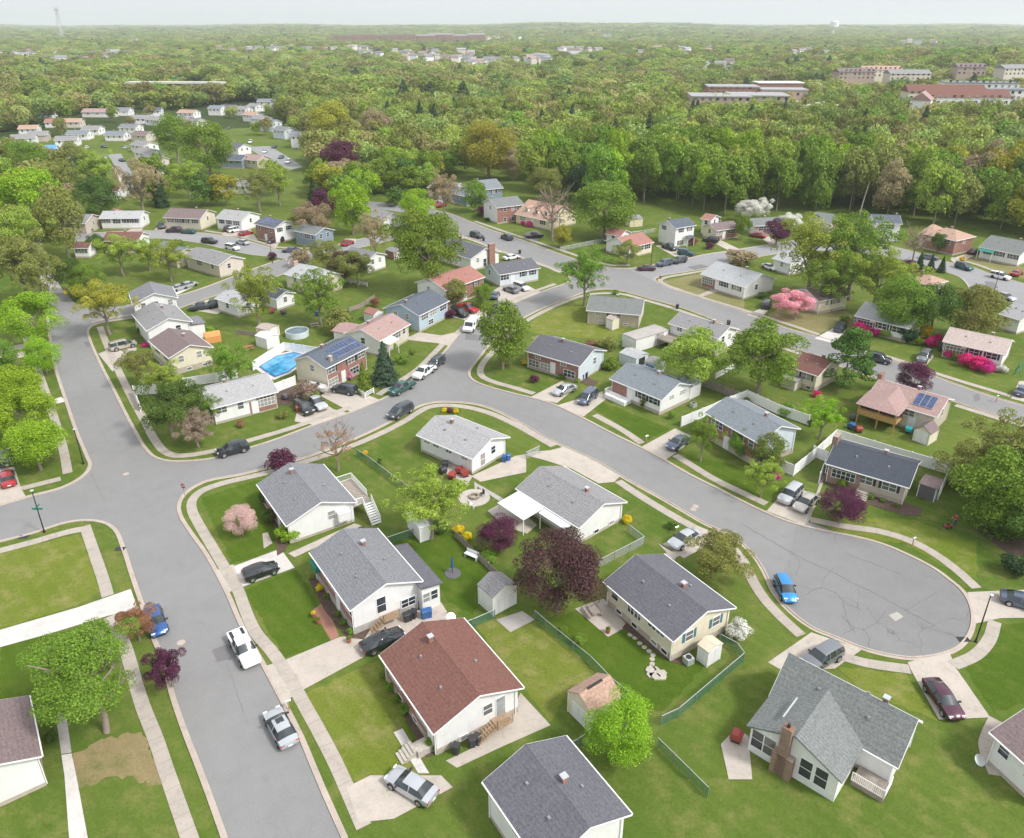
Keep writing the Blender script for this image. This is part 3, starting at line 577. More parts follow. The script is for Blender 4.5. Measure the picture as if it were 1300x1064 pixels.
def steps(root, x, y, w, n, dirx, diry, zt, mat='concrete', name='steps'):
    m = MB()
    for i in range(n):
        z = zt*(n-i)/n; a = i*.3
        cx, cy = x+dirx*(a+.15), y+diry*(a+.15)
        if diry: m.box(cx-w/2, cx+w/2, cy-.15, cy+.15, 0, z)
        else: m.box(cx-.15, cx+.15, cy-w/2, cy+w/2, 0, z)
    return m.build(name, mat, root)
SW3 = ('siding white',)*3
def wing(root, x0, x1, y0, y1, h, rise, axis, roof, wall, name='addition', oh=.3, base=0., win=''):
    """a side wing of the same house, ridge along local x or y"""
    m = MB(); zb = base
    if axis == 'x':
        hm = (y0+y1)/2; m.ext([(y0, zb), (y1, zb), (y1, h), (hm, h+rise), (y0, h)], x0, x1)
    elif axis == 'y':
        hm = (x0+x1)/2; m.ext([(x0, zb), (x1, zb), (x1, h), (hm, h+rise), (x0, h)], y0, y1, 'y')
    else: m.box(x0, x1, y0, y1, zb, h)
    w = m.build(name, wall, root)
    r = MB(); t = .14
    if axis == 'x':
        k = rise/((y1-y0)/2); a = h-k*oh+.02; r.ext([(y0-oh, a), (hm, h+rise+.02), (y1+oh, a), (y1+oh, a+t), (hm, h+rise+.02+t), (y0-oh, a+t)], x0-oh, x1+oh)
    elif axis == 'y':
        k = rise/((x1-x0)/2); a = h-k*oh+.02; r.ext([(x0-oh, a), (hm, h+rise+.02), (x1+oh, a), (x1+oh, a+t), (hm, h+rise+.02+t), (x0-oh, a+t)], y0-oh, y1+oh, 'y')
    else:
        ra, rb = (-rise+.06, .06) if rise < 0 else (.02, .02+rise)
        r.add([(x0-oh, y0-oh, h+ra), (x1+oh, y0-oh, h+ra), (x1+oh, y1+oh, h+rb), (x0-oh, y1+oh, h+rb), (x0-oh, y0-oh, h+t+ra), (x1+oh, y0-oh, h+t+ra), (x1+oh, y1+oh, h+t+rb), (x0-oh, y1+oh, h+t+rb)], [(3, 2, 1, 0), (4, 5, 6, 7), (0, 1, 5, 4), (1, 2, 6, 5), (2, 3, 7, 6), (3, 0, 4, 7)])
    r.build('addition_roof', roof, root)
    return w
def win_at(root, k, x, y, z, rz, sh=0):
    ms = win_meshes(k); o = obj('window', ms[0], root, (x, y, z), rz); obj('pane', ms[1], o, (0, 0, 0))
    if sh: shutters(o, ms[sh], WK[k][0])
def rail(mb, pts, h=.95, gap=.14, z=None):
    for (a, b) in zip(pts, pts[1:]):
        a = np.array(a, float); b = np.array(b, float); L = np.linalg.norm(b-a)
        mb.tube(a+(0, 0, h), b+(0, 0, h), .04, n=4); mb.tube(a+(0, 0, .1), b+(0, 0, .1), .03, n=4)
        k = max(2, int(L/gap))
        for i in range(k+1): p = a+(b-a)*i/k; r = .05 if i in (0, k) else .018; mb.tube(p, p+(0, 0, h), r, n=4)
def porch(root, x0, x1, y0, y1, zh, mat, posts='white trim', rise=-.35, deck=None, name='porch_roof'):
    """sloping porch roof out from local -y wall: y0 outer, y1 at the wall"""
    MB().add([(x0, y0, zh+rise), (x1, y0, zh+rise), (x1, y1, zh), (x0, y1, zh), (x0, y0, zh+rise+.1), (x1, y0, zh+rise+.1), (x1, y1, zh+.1), (x0, y1, zh+.1)], [(3, 2, 1, 0), (4, 5, 6, 7), (0, 1, 5, 4), (1, 2, 6, 5), (2, 3, 7, 6), (3, 0, 4, 7)]).build(name, mat, root)
    p = MB(); n = max(2, int((x1-x0)/2.5)+1)
    for i in range(n): x = x0+.15+(x1-x0-.3)*i/(n-1); p.box(x-.05, x+.05, y0+.1, y0+.2, 0, zh+rise)
    p.build('porch_post', posts, root)
    if deck: MB().box(x0, x1, y0, y1-.01, 0, deck).build('porch_floor', 'concrete', root)
# ---- near houses (eave corners read off the photograph)
h1 = house('big brown-red shingle roofed house with white gable, bottom centre', (480, 832), (550.3, 932), (666, 874), 'L', 3.2, 'roof brown red', ('brick red', 'siding white', 'siding white'), 'W.2 W.75 d.9/2 b.3 b.6', 'w.62 b.32', base=.7, chim=(.22, -.1))
l, w_, h_ = h1['_l'], h1['_w'], h1['_h']; obj('door_panel', door_panel('blind glass'), put_on('+x', .78, .95, l, w_, DOORF, 'door', h1))
st = MB(); st.box(l/2+.05, l/2+1.3, w_*.15, w_*.15+1.6, .8, .95)
for i in range(7): st.box(l/2+.1, l/2+1.2, w_*.15-.28*(i+1), w_*.15-.28*i, .86-.115*(i+1), .93-.115*(i+1))
rail(st, [(l/2+1.25, w_*.15+1.6, .95), (l/2+1.25, w_*.15, .95), (l/2+1.25, w_*.15-2, .2)]); st.build('side_stairs', 'wood', h1)
fs = MB(); fs.box(l*.33, l*.45, -w_/2-1.5, -w_/2-.03, 0, .75); fs.build('front_stoop', 'stone', h1); steps(h1, l*.36, -w_/2-1.5, 1.3, 5, 0, -1, .75, 'stone')
h2 = house('grey roofed brick front house with yellow shrub and brick walk, second from street corner', (390.3, 702), (444.4, 775), (538, 739), 'L', 3.7, 'roof grey', ('brick red', 'siding white', 'siding white'), 'S.18/1 W.42 d.6/0 s.72 W.88', 't.42', base=.9, chim=(.32, .22), bmat='concrete block', shut=2)
l, w_ = h2['_l'], h2['_w']; wing(h2, -l*.15, l/2+.9, w_/2-.05, w_/2+2.1, 2.9, -.5, 'flat', 'roof dark grey', 'siding white')
for x in (-.8, .6): win_at(h2, 'w', l/2+.9, w_/2+1.0+x*.6, 1.2, pi/2)
win_at(h2, 'B', l/2+.05, w_*.33, .9, pi/2)
st = MB(); st.box(l/2+.05, l/2+1.1, -w_*.12, w_*.12, .9, 1.05)
for i in range(5): st.box(l/2+.1, l/2+1.05, -w_*.12-.3*(i+1), -w_*.12-.3*i, .85-.2*(i+1), .95-.2*(i+1))
rail(st, [(l/2+1.1, w_*.12, 1.05), (l/2+1.1, -w_*.12, 1.05), (l/2+1.1, -w_*.12-1.5, .1)]); st.build('side_stairs', 'wood', h2)
part_box(h2, 'window_awning', 'awning green', -l*.46, -l*.3, -w_/2-.75, -w_/2-.05, 2.5, 3.2)
h3 = house('grey roofed white house on the street corner with raised rear deck', (324.5, 615), (363.4, 667.7), (453.7, 638), 'L', 3.0, 'roof grey', ('brick red', 'siding white', 'siding white'), 'W.2 w.5 d.62/0 W.85', 'w.65', base=.35, chim=(.2, -.12))
l, w_ = h3['_l'], h3['_w']
dk = MB(); dk.box(-l*.12, l*.48, w_/2+.05, w_/2+2.6, 1.9, 2.08)
for x in (-l*.1, l*.17, l*.46): dk.box(x-.08, x+.08, w_/2+2.4, w_/2+2.56, 0, 1.9)
dk.build('deck', 'wood grey', h3); rl = MB(); rail(rl, [(-l*.12, w_/2+.1, 2.08), (-l*.12, w_/2+2.6, 2.08), (l*.35, w_/2+2.6, 2.08)]); rail(rl, [(l*.48, w_/2+.1, 2.08), (l*.48, w_/2+1.4, 2.08)])
for i in range(9): rl.box(l*.48+.02+.27*i, l*.48+.29+.27*i, w_/2+1.4, w_/2+2.6, 1.85-.22*i, 1.95-.22*i)
rail(rl, [(l*.48, w_/2+2.6, 2.08), (l*.48+2.5, w_/2+2.6, .1)]); rail(rl, [(l*.48, w_/2+1.4, 2.08), (l*.48+2.5, w_/2+1.4, .1)]); rl.build('deck_railing', 'white trim', h3)
MB().box(l/2+.05, l/2+.9, w_*.22, w_*.42, 1.2, 2.4).build('bay_window', 'siding white', h3)
h4 = house('long slate roofed cream house with patio, beside the tall copper beech', (764.4, 739), (855, 814.5), (936, 772.5), 'L', 3.1, 'roof dark grey', ('siding cream',)*3, 'T.12 T.38 T.43 T.48 c.7 c.82 b.2 b.45 b.75 b.9', 's.28 s.75', base=.8, chim=(.62, .22), shut=3)
h5 = house('white house with pale weathered roof inside the curve of the street', (524.6, 553.6), (600, 582.7), (651.4, 556.3), 'L', 2.9, 'roof light grey', SW3, 'c.12 c.3 c.55 c.85', 'w.62 t.3/0', base=.4, chim=(.3, -.02), oh=.5)
h6 = house('white house with weathered grey roof and white metal patio cover', (652, 621), (735, 670.5), (798.8, 638.8), 'L', 2.8, 'roof weathered', SW3, 'c.15 w.4 c.8', 'b.4 b.75', base=.4, chim=(.72, .12))
l, w_ = h6['_l'], h6['_w']; porch(h6, -l*.48, -l*.02, -w_/2-4.0, -w_/2-.42, 2.6, 'awning white', rise=-.3, name='patio_cover')
porch(h6, -l*.02+.05, l*.42, -w_/2-1.5, -w_/2-.42, 2.55, 'awning white', rise=-.25, name='awning')
h7 = house('large L-shaped house with grey hip joined roof and brick chimney, bottom right', (972, 888), (1141, 973), (1184.6, 921.5), 'L', 3.0, 'roof green grey', SW3, 'w.7 t.55', 'w.35 w.7', base=.3, chim=(.78, .12), rise=2.5)
l, w_ = h7['_l'], h7['_w']
wing(h7, -l/2, -l/2+7.6, -w_/2-4.6, 0, 2.9, 1.75, 'y', 'roof green grey', 'siding white', oh=.35)
for x in (.9, 2.0, 5.2, 6.5): win_at(h7, 't', -l/2+x-.2, -w_/2-4.61, .8, 0)
c_ = MB(); c_.box(-l/2+2.7, -l/2+3.55, -w_/2-5.3, -w_/2-4.62, 0, 5.4); c_.box(-l/2+2.3, -l/2+4.1, -w_/2-5.3, -w_/2-4.62, 0, 2.3); c_.build('brick_chimney', 'brick brown', h7); MB().tube((-l/2+3.12, -w_/2-4.96, 5.4), (-l/2+3.12, -w_/2-4.96, 5.75), .14).build('flue', 'dark frame', h7)
MB().box(-l/2+2.0, -l/2+2.12, -w_/2-3.4, -w_/2-.6, 4.35, 4.5).build('roof_vent', 'aluminium', h7)
MB().box(-l/2+8, -l/2+10.6, -w_/2-2.0, -w_/2-.05, .0, .5).build('side_deck', 'wood grey', h7); rl = MB(); rail(rl, [(-l/2+8, -w_/2-2.0, .5), (-l/2+10.6, -w_/2-2.0, .5), (-l/2+10.6, -w_/2-.2, .5)]); rl.build('deck_railing', 'white trim', h7)
h8 = house('tan house with charcoal roof, brick chimney end and purple maple in front', (1047, 589.5), (1154.6, 619.5), (1173.8, 586), 'L', 3.0, 'roof charcoal', ('siding tan', 'siding tan', 'siding tan'), 'p.13 d.32 S.5 S.8', 'w.5', base=.7, chim=(.62, .12), dcol='door dark')
l, w_ = h8['_l'], h8['_w']; MB().box(-l/2-.0, -l/2+4.3, -w_/2-.09, -w_/2-.001, .2, 2.5).build('brick_front', 'brick brown', h8)
win_at(h8, 'p', -l/2+2.1, -w_/2-.092, 1.2, 0); MB().box(-l/2-.75, -l/2-.03, -.8, 1.0, 0, 5.6).build('brick_chimney', 'brick brown', h8)
steps(h8, -l/2+5.0, -w_/2-.9, 1.6, 4, 0, -1, .7, 'concrete path'); MB().box(-l/2+4.2, -l/2+5.8, -w_/2-.9, -w_/2-.05, 0, .7).build('front_stoop', 'concrete path', h8)
h9 = house('blue-grey roofed house with brick front behind clipped evergreens and white fence', (895, 523.5), (963, 562.5), (1016, 544), 'L', 4.2, 'roof blue grey', ('brick red', 'siding pale blue', 'siding pale blue'), 'W.2 d.42/0 W.62 w.88', 'w.5', base=1.0, chim=(.7, .15))
h10 = house('white house with blue-grey roof, brick porch and rear ell, facing the curve', (770.4, 482), (840, 508), (886, 490), 'L', 3.0, 'roof blue grey', ('siding white', 'siding white', 'siding white'), 'p.15 d.4 S.62 S.85', 'c.35 c.7', base=.6, chim=(.6, .1))
l, w_ = h10['_l'], h10['_w']; MB().box(-l/2, -l/2+3.2, -w_/2-.09, -w_/2-.001, .4, 2.8).build('brick_front', 'brick red', h10); MB().box(-l/2, -l/2+4.4, -w_/2-1.9, -w_/2-.1, 0, .7).build('porch_floor', 'white trim', h10)
rl = MB(); rail(rl, [(-l/2, -w_/2-.2, .7), (-l/2, -w_/2-1.9, .7), (-l/2+3.4, -w_/2-1.9, .7)]); rl.build('porch_railing', 'white trim', h10); wing(h10, l*.18, l/2-.2, w_/2-.1, w_/2+3.2, 2.8, 1.1, 'y', 'roof blue grey', 'siding white')
h11 = house('brick fronted house with dark grey roof at the junction by the big round tree', (668, 444.4), (736.3, 465.2), (768.4, 444.4), 'L', 3.4, 'roof dark grey', ('brick red', 'siding pale blue', 'siding white'), 'W.12/0 W.36/0 d.5/2 c.7 W.82/0 c.2', 'w.62', base=.3, chim=(.45, -.05))
h12 = house('tan sided house with green-grey roof seen from its lawn, beside the small white shed', (744, 394), (814, 400.2), 9.5, 'L', 3.0, 'roof green grey', ('siding tan', 'siding beige', 'siding beige'), 'c.2 w.4 w.6 b.25 b.5 b.75', 'w.5', base=.5, chim=(.5, .2))
h13 = house('pale grey roofed house with a long cluttered rear deck beside the diagonal street', (846.5, 411), (912, 430), (941, 418.5), 'L', 3.8, 'roof weathered', SW3, 'c.2 w.5 b.8', 'w.3 w.65', base=.8, chim=(.72, -.05))
l, w_ = h13['_l'], h13['_w']; dk = MB(); dk.box(-l*.5, -l*.02, -w_/2-4.2, -w_/2-.05, 1.5, 1.7)
for x in (-l*.48, -l*.25, -l*.04): dk.box(x-.08, x+.08, -w_/2-4.1, -w_/2-3.95, 0, 1.5)
rail(dk, [(-l*.5, -w_/2-.1, 1.7), (-l*.5, -w_/2-4.2, 1.7), (-l*.02, -w_/2-4.2, 1.7)]); dk.build('deck', 'wood grey', h13)
h14 = house('cream house with brown-red roof beside the dark pine on the diagonal street', (1003, 465), (1039, 477.7), (1067.4, 460), 'L', 3.3, 'roof brown red', ('siding cream',)*3, 'S.6 b.35 b.75', 'w.35 w.65', base=.9, chim=(.7, .1), bmat='foundation')
l, w_ = h14['_l'], h14['_w']; wing(h14, -l/2-.5, -l*.05, -w_/2-2.2, -w_/2-.02, 1.8, .0, 'flat', 'roof weathered', 'siding beige', name='enclosed_porch')
h15 = house('tan hip roofed house with solar panels and covered wooden deck', (1101, 503), (1190, 529.7), (1211, 507), 'L', 3.5, 'roof pink brown', ('siding beige', 'siding tan', 'siding tan'), 'B.62 d.68/0', 'w.5', base=.4, chim=(.55, .5), rise=1.5)
l, w_ = h15['_l'], h15['_w']; wing(h15, -l/2-.1, l*.03, -w_/2-3.2, -w_/2-.02, 3.45, .0, 'flat', 'roof pink brown', 'dark frame', name='covered_deck_room', base=2.0)
dk = MB(); dk.box(-l/2-.4, l*.06, -w_/2-3.6, -w_/2-.05, 1.6, 1.8)
for x in (-l/2-.3, -l*.22, l*.04): dk.box(x-.09, x+.09, -w_/2-3.6, -w_/2-3.42, 0, 3.42)
rail(dk, [(-l/2-.4, -w_/2-.1, 1.8), (-l/2-.4, -w_/2-3.6, 1.8), (l*.06, -w_/2-3.6, 1.8)]); dk.box(-l/2-.4, l*.06, -w_/2-3.66, -w_/2-3.6, 1.75, 2.6); dk.build('deck', 'wood fresh', h15)
MB().add([(-l/2-.8, -w_/2-4, 3.4), (l*.09, -w_/2-4, 3.4), (l*.09, -w_/2+1.5, 3.85), (-l/2-.8, -w_/2+1.5, 3.85), (-l*.2, -w_/2-1.2, 4.5), (-l*.2, 0, 5.1)], [(0, 1, 4), (1, 2, 5, 4), (3, 0, 4, 5), (3, 2, 1, 0)]).build('porch_roof', 'roof pink brown', h15)
MB().box(-l/2-.7, -l/2-.03, 0, 1.4, 0, 6).build('brick_chimney', 'brick brown', h15)
def solar(root, x0, x1, ya, yb, hbase, rise, hw, n=3, rows=1):
    k = rise/hw; z = lambda y: hbase+rise*(1-abs(y)/hw)+.32
    r = MB(); f = MB()
    for i in range(n):
        for j in range(rows):
            xa = x0+(x1-x0)*i/n+.02; xb = x0+(x1-x0)*(i+1)/n-.02; yc = ya+(yb-ya)*j/rows+.02; yd = ya+(yb-ya)*(j+1)/rows-.02
            for mb, e, dz in ((f, 0, 0), (r, .035, .025)):
                q = [(xa+e, yc+e), (xb-e, yc+e), (xb-e, yd-e), (xa+e, yd-e)]
                mb.add([(x, y, z(y)+dz-.05) for x, y in q]+[(x, y, z(y)+dz) for x, y in q], [(3, 2, 1, 0), (4, 5, 6, 7), (0, 1, 5, 4), (1, 2, 6, 5), (2, 3, 7, 6), (3, 0, 4, 7)])
    p = f.build('solar_panel', 'aluminium', root); r.build('solar_cells', 'solar cell', p)
solar(h15, l*.12, l*.42, -w_*.42, -w_*.08, 3.5, 1.5, w_/2, 3)
h16 = house('white house with pale grey roof between magenta azaleas and yellow forsythia', (1084.5, 400.8), (1154.7, 417.4), (1177.5, 402), 'L', 3.2, 'roof light grey', ('siding white',)*3, 'p.12 d.32 S.52 S.8', 'w.6', base=.7, chim=(.7, .08))
h17 = house('white house with beige roof behind a long magenta azalea hedge', (1195.6, 434.5), (1277, 450.7), (1293, 434.5), 'L', 3.2, 'roof beige', ('siding white',)*3, 'p.14 S.52 S.82', 'w.5', base=.5, chim=(.7, .1))
for hh in (h16, h17, ): l, w_ = hh['_l'], hh['_w']; MB().box(-l/2, -l/2+3.8, -w_/2-.09, -w_/2-.001, .4, 2.6).build('brick_front', 'brick red', hh); win_at(hh, 'p', -l/2+1.9, -w_/2-.092, 1.3, 0)
h18 = house('brown roofed house with white porch behind the pink blossom tree', (1010, 368), (1040, 382.5), (1073, 373), 'B', 3.2, 'roof brown', ('siding cream', 'siding white', 'siding cream'), 'w.3 S.6', 'W.5', base=.6, chim=None)
h19 = house('white house with silver roof and clipped hedge on the corner island', (896.8, 346), (946, 365), (975.8, 351), 'L', 3.1, 'roof silver', ('siding white',)*3, 'W.15 d.35 S.52 S.82', 'w.4', base=.4, chim=(.65, .1))
l, w_ = h19['_l'], h19['_w']; MB().box(-l/2, -l/2+4, -w_/2-.09, -w_/2-.001, .3, 2.5).build('brick_front', 'brick red', h19); win_at(h19, 'p', -l/2+1.8, -w_/2-.092, 1.2, 0)
h20 = house('white two storey house with dark roof on the side street', (834, 283), (858, 290), (885, 286), 'B', 5.6, 'roof slate', SW3, 's.3 s.75 W.3/0 d.6/0', 's.3', base=.4, chim=(.1, .1), lod=1)
l, w_ = h20['_l'], h20['_w']; porch(h20, -l*.05, l*.35, -w_/2-1.8, -w_/2-.45, 2.9, 'roof slate')
h21 = house('brown roofed rancher with brick front next to the white two storey house', (888, 287), (910, 293), (942, 289.5), 'B', 3.1, 'roof brown', ('brick red', 'siding cream', 'siding cream'), 'W.15 d.35 s.7', 'w.5', lod=1)
h22 = house('grey roofed rancher beneath the white flowering tree', (951, 279.5), (958, 287), (995, 283), 'B', 3.1, 'roof green grey', ('brick pale', 'siding white', 'siding white'), 'W.25 d.5 W.8', 'w.5', lod=1)
h23 = house('rust-red roofed rancher left of the white two storey house', (765, 306), (799, 314.5), (833, 308), 'B', 3.1, 'roof rust', ('siding cream', 'siding white', 'siding cream'), 'w.3 W.5 W.8', 'w.5 b.3', lod=1, chim=None)
h24 = house('yellow cape house with tan roof, dormers and magenta bushes', (663, 269.6), (698, 281), (722, 270), 'L', 3.0, 'roof tan', ('siding yellow',)*3, 'W.2 d.5 W.8', 'w.4 w.7', rise=3.4, chim=None, lod=1)
l, w_ = h24['_l'], h24['_w']
for u in (-.28, .02, .3): wing(h24, u*l-.7, u*l+.7, -w_*.38, -.3, 4.9, .55, 'y', 'roof tan', 'siding white', name='dormer', oh=.12, base=3.2); win_at(h24, 'w', u*l, -w_*.38-.01, 3.8, 0)
h25 = house('brick gabled house with grey roof on the big corner lawn', (617.7, 256), (630.5, 264), (662.4, 258.6), 'B', 5.2, 'roof green grey', ('brick red', 'siding white', 'brick red'), 'w.3 w.6 w.8 w.3/0 w.6/0', 'w.5', lod=1, chim=(.1, .1))
h26 = house('grey two storey house behind the brick gabled house', (607, 233), (615, 241), (633, 237), 'B', 5.4, 'roof blue grey', ('siding grey blue', 'siding white', 'siding white'), 's.5 s.8 W.5/0', 'w.5', lod=1, chim=(.0, .1))
house('white house partly behind a leafy tree at the far bend of the main street', (553, 236), (572, 243), (586, 236), 'L', 3.6, 'roof weathered', SW3, 'w.3 w.7', 'w.5', lod=1, chim=None)
house('dark sided small house beside the far bend of the main street', (578, 243), (592, 250), (607, 244), 'L', 3.4, 'roof blue grey', ('siding grey blue',)*3, 'W.5', 'w.5', lod=1, chim=None)
h28 = house('white house with dark grey roof and tall brick chimney by the main street', (560, 313), (597, 329), (629, 318), 'L', 3.4, 'roof dark grey', SW3, 'W.3 w.7', 'w.25 t.5/0', lod=1, chim=(.3, .1))
l, w_ = h28['_l'], h28['_w']; MB().box(l/2+.03, l/2+.8, w_*.1, w_*.3, 0, 6.2).build('brick_chimney', 'brick red', h28)
h29 = house('pale blue-grey rancher on the corner lawn with two cars in front', (613.5, 338), (634, 349), (686, 340), 'B', 3.3, 'roof dark grey', ('siding pale blue',)*3, 'W.12 d.32 s.6 s.85', 'w.3', lod=1, chim=(.75, .1))
h30 = house('white house with rose-red roof and brick front beside the street bend', (532.5, 356.6), (565.7, 369), (610, 350), 'B', 4.2, 'roof rust', ('brick red', 'siding white', 'siding white'), 'w.3 d.5/0 s.8', 'w.4', lod=0, chim=(.3, .3))
h31 = house('light blue house with dark roof and flag in the front yard', (489, 390), (532, 401), (567, 381), 'B', 3.8, 'roof slate', ('siding blue',)*3, 'W.2 W.5 W.85 B.4/0', 'w.3 w.65', lod=0, chim=(.1, -.1))
h32 = house('tan roofed house with hipped side wing and white porch', (437, 423), (482, 433), (520, 411), 'B', 3.4, 'roof pink brown', ('siding beige', 'siding white', 'siding white'), 'd.3 W.6 w.85', 'w.5', chim=(.4, .35))
l, w_ = h32['_l'], h32['_w']; wing(h32, -l*.45, l*.05, w_/2-.1, w_/2+3.6, 3.1, .7, 'y', 'roof pink brown', 'siding white'); porch(h32, -l*.5, -l*.15, -w_/2-2.2, -w_/2-.42, 3.1, 'awning white')
h33 = house('brick two storey house with solar panels beside the swimming pool', (369, 457), (413.7, 468), (468.7, 441.3), 'B', 4.4, 'roof slate', ('brick red', 'siding cream', 'siding cream'), 'S.13 S.62 S.88 W.14/0 d.4/0 W.68/0', 'w.55', chim=(.42, .3), base=.4)
l, w_ = h33['_l'], h33['_w']; solar(h33, -l*.18, l*.46, -w_*.46, -w_*.06, 4.4, w_*.19, w_/2, 8, 2); chimney(h33, -l*.32, -w_*.42, 4.9, 'brick pale', True)
h34 = house('long white rancher with pale roof and brick front on the curving street', 9.0, (268, 519), (353.5, 497), 'B', 3.1, 'roof light grey', SW3, 'B.12 w.42 d.62 p.82', 'w.5', chim=(.35, .15))
l, w_ = h34['_l'], h34['_w']; MB().box(l*.06, l/2, -w_/2-.09, -w_/2-.001, .3, 2.4).build('brick_front', 'brick red', h34); win_at(h34, 'p', l*.32, -w_/2-.092, 1.1, 0); obj('door_panel', door_panel('door white'), obj('door', DOORF, h34, (l*.14, -w_/2-.092, .2)))
h35 = house('cream house with brown roof in front of the white vinyl fence', (194, 431), (214, 454.7), (268, 439), 'L', 3.6, 'roof brown', ('siding cream', 'siding cream', 'siding white'), 'W.3 W.75', 'w.25 w.7 b.4 b.8', base=1.1, chim=(.5, .25))
h36 = house('white house with mid grey roof next to the brown roofed cream house', (171.4, 397.7), (186, 420), (243, 407), 'L', 3.9, 'roof weathered', SW3, 'w.5', 'w.7 b.5', base=.4, chim=(.35, .2))
l, w_ = h36['_l'], h36['_w']; wing(h36, l*.1, l*.5, w_/2-.1, w_/2+2.6, 2.9, -.3, 'flat', 'roof grey', 'siding white')
h37 = house('tall white house with square gable windows furthest up its row', (162, 371), (168, 386), (226, 378), 'L', 4.6, 'roof grey', SW3, 'w.5', 'w.2 w.5 w.85', base=.4, chim=None)
h38 = house('white house with pale roof and brick end chimney by the crab apple shrubs', (372, 345), (399, 359), (426, 346), 'L', 3.6, 'roof silver', ('siding cream', 'siding cream', 'siding cream'), 'w.3 w.7', 'w.5', chim=None)
l, w_ = h38['_l'], h38['_w']; MB().box(-l/2-.7, -l/2-.03, -1.4, -.2, 0, 6).build('brick_chimney', 'brick pale', h38)
house('low outbuilding with near black roof beside the brick chimney house', (338, 370), (350, 380), (365, 370), 'L', 2.8, 'roof charcoal', SW3, 'w.5', 'w.5', chim=None, lod=1, name='garage', cat='garage')
house('low white house half hidden by the yellow-green tree above the pool', (283, 376), (300, 388), (322, 377), 'L', 3.0, 'roof silver', SW3, 'w.5', 'w.5', chim=None, lod=1)
h41 = house('slate blue house with pale roof, last of its row on the side street', (371, 293), (400, 298.5), (426, 292), 'L', 4.0, 'roof green grey', ('siding grey blue',)*3, 'w.3 W.6 w.85', 'w.3 w.7', lod=1, chim=(.5, .1))
h42 = house('white and brick house with solar roof between two neighbours on the side street', (324, 283.5), (348, 290), (374, 283), 'L', 4.6, 'roof dark grey', ('brick red', 'siding white', 'siding white'), 'w.2 d.5/0 w.8', 's.25 s.7', lod=1, chim=(.2, .2))
l, w_ = h42['_l'], h42['_w']; solar(h42, -l*.35, l*.4, -w_*.45, -w_*.05, 4.6, w_*.19, w_/2, 5, 2)
house('white hip cornered house with two toned grey roof on the side street', (273.5, 276.6), (306, 280.5), (330, 272), 'L', 3.6, 'roof light grey', SW3, 's.2 s.5 W.8', 'w.5', lod=1, chim=(.5, .1))
house('tan house with brown roof and shutters on the side street', (211, 274.5), (254, 278), (268, 269), 'L', 3.6, 'roof brown', ('siding beige', 'siding cream', 'siding cream'), 's.15 S.4 s.6 s.85', 'w.5', lod=1, chim=(.7, .1))
house('long white house with pale roof behind the pink blossom on the side street', (127, 276.6), (178, 277), (186, 270), 'L', 3.4, 'roof silver', SW3, 'S.12 W.4 S.65 S.85', 'w.5', lod=1, chim=(.25, .1))
house('pale grey roofed house half hidden by trees at the end of the side street', (82, 281), (108, 284), (120, 275), 'L', 3.2, 'roof weathered', ('siding tan', 'siding tan', 'siding tan'), 'w.3 w.7', 'w.5', lod=1, chim=None)
house('dark red-brown roofed house seen from behind across the side street', (130, 305), (175, 306), (187, 297), 'L', 3.4, 'roof brown red', ('brick red', 'siding white', 'siding white'), 'w.3 w.7', 'w.5', lod=1, chim=(.5, .1))
house('small white sided cottage with brown roof beside a dark conifer', (93, 314), (112, 315), (119, 309), 'L', 2.8, 'roof brown red', SW3, 'T.2 T.4 T.6 T.8', 'w.5', lod=1, chim=None)
house('tan house with blue-grey roof tucked behind spring green trees', (203, 313), (222, 325), (247, 317), 'L', 3.4, 'roof blue grey', ('siding beige',)*3, 'w.5', 'w.4 w.7', lod=1, chim=None)
house('beige house with broad pale roof beside the side street driveway', (240, 323), (277, 337), (306, 327), 'L', 3.4, 'roof weathered', ('siding beige', 'siding beige', 'siding beige'), 'W.4 w.8', 'w.4', lod=1, chim=None)
h51 = house('white house with grey roof and screened rear porch behind the flowering shrubs', (440, 322), (466, 331), (485, 322), 'L', 3.5, 'roof grey', SW3, 'w.5', 'w.3 w.7', lod=1, chim=None)
house('long low white house beside the far tall green tree', (468, 270), (486, 279), (506, 273), 'L', 3.2, 'roof weathered', SW3, 'w.5', 'w.5', lod=1, chim=None)
house('white two storey house with slate roof at the edge of the wood', (1109, 283), (1146, 284.5), 8.5, 'L', 5.4, 'roof slate', SW3, 'W.6 w.3', '', lod=1, chim=(.95, .2))
house('brown hip roofed brick house below the wood with red azalea', (1174, 296), (1214, 306), (1236, 299.5), 'L', 4.2, 'roof tan', ('brick red', 'brick red', 'brick red'), 'w.2 W.5 w.8', 'w.5', hip=3.5, lod=1, chim=(.5, .1))
house('rear brown roofed house behind the hip roofed brick house', (1166, 296), (1182, 299), (1200, 291), 'L', 3.6, 'roof tan', ('siding beige',)*3, 'w.5', 'w.5', hip=3, lod=1, chim=None)
h62 = house('white rancher with grey roof and green awning near the right edge', (1244, 313), (1296, 324), (1318, 314), 'L', 3.2, 'roof green grey', SW3, 'W.2 S.5 S.85', 'w.5', lod=1, chim=(.7, .1))
l, w_ = h62['_l'], h62['_w']; porch(h62, -l*.5, -l*.1, -w_/2-1.9, -w_/2-.42, 2.9, 'awning green')
house('tan hip roofed house hidden behind dense green trees', (1150, 356), (1182, 363), (1209, 358), 'L', 3.2, 'roof tan', ('siding beige',)*3, 'w.5', 'w.5', hip=4, lod=1, chim=(.1, .2))
house('white house with grey roof at the right edge beside the olive tree', (1270, 398), (1296, 407), (1330, 396), 'L', 3.2, 'roof light grey', SW3, 'w.3', 'w.4', lod=1, chim=None)
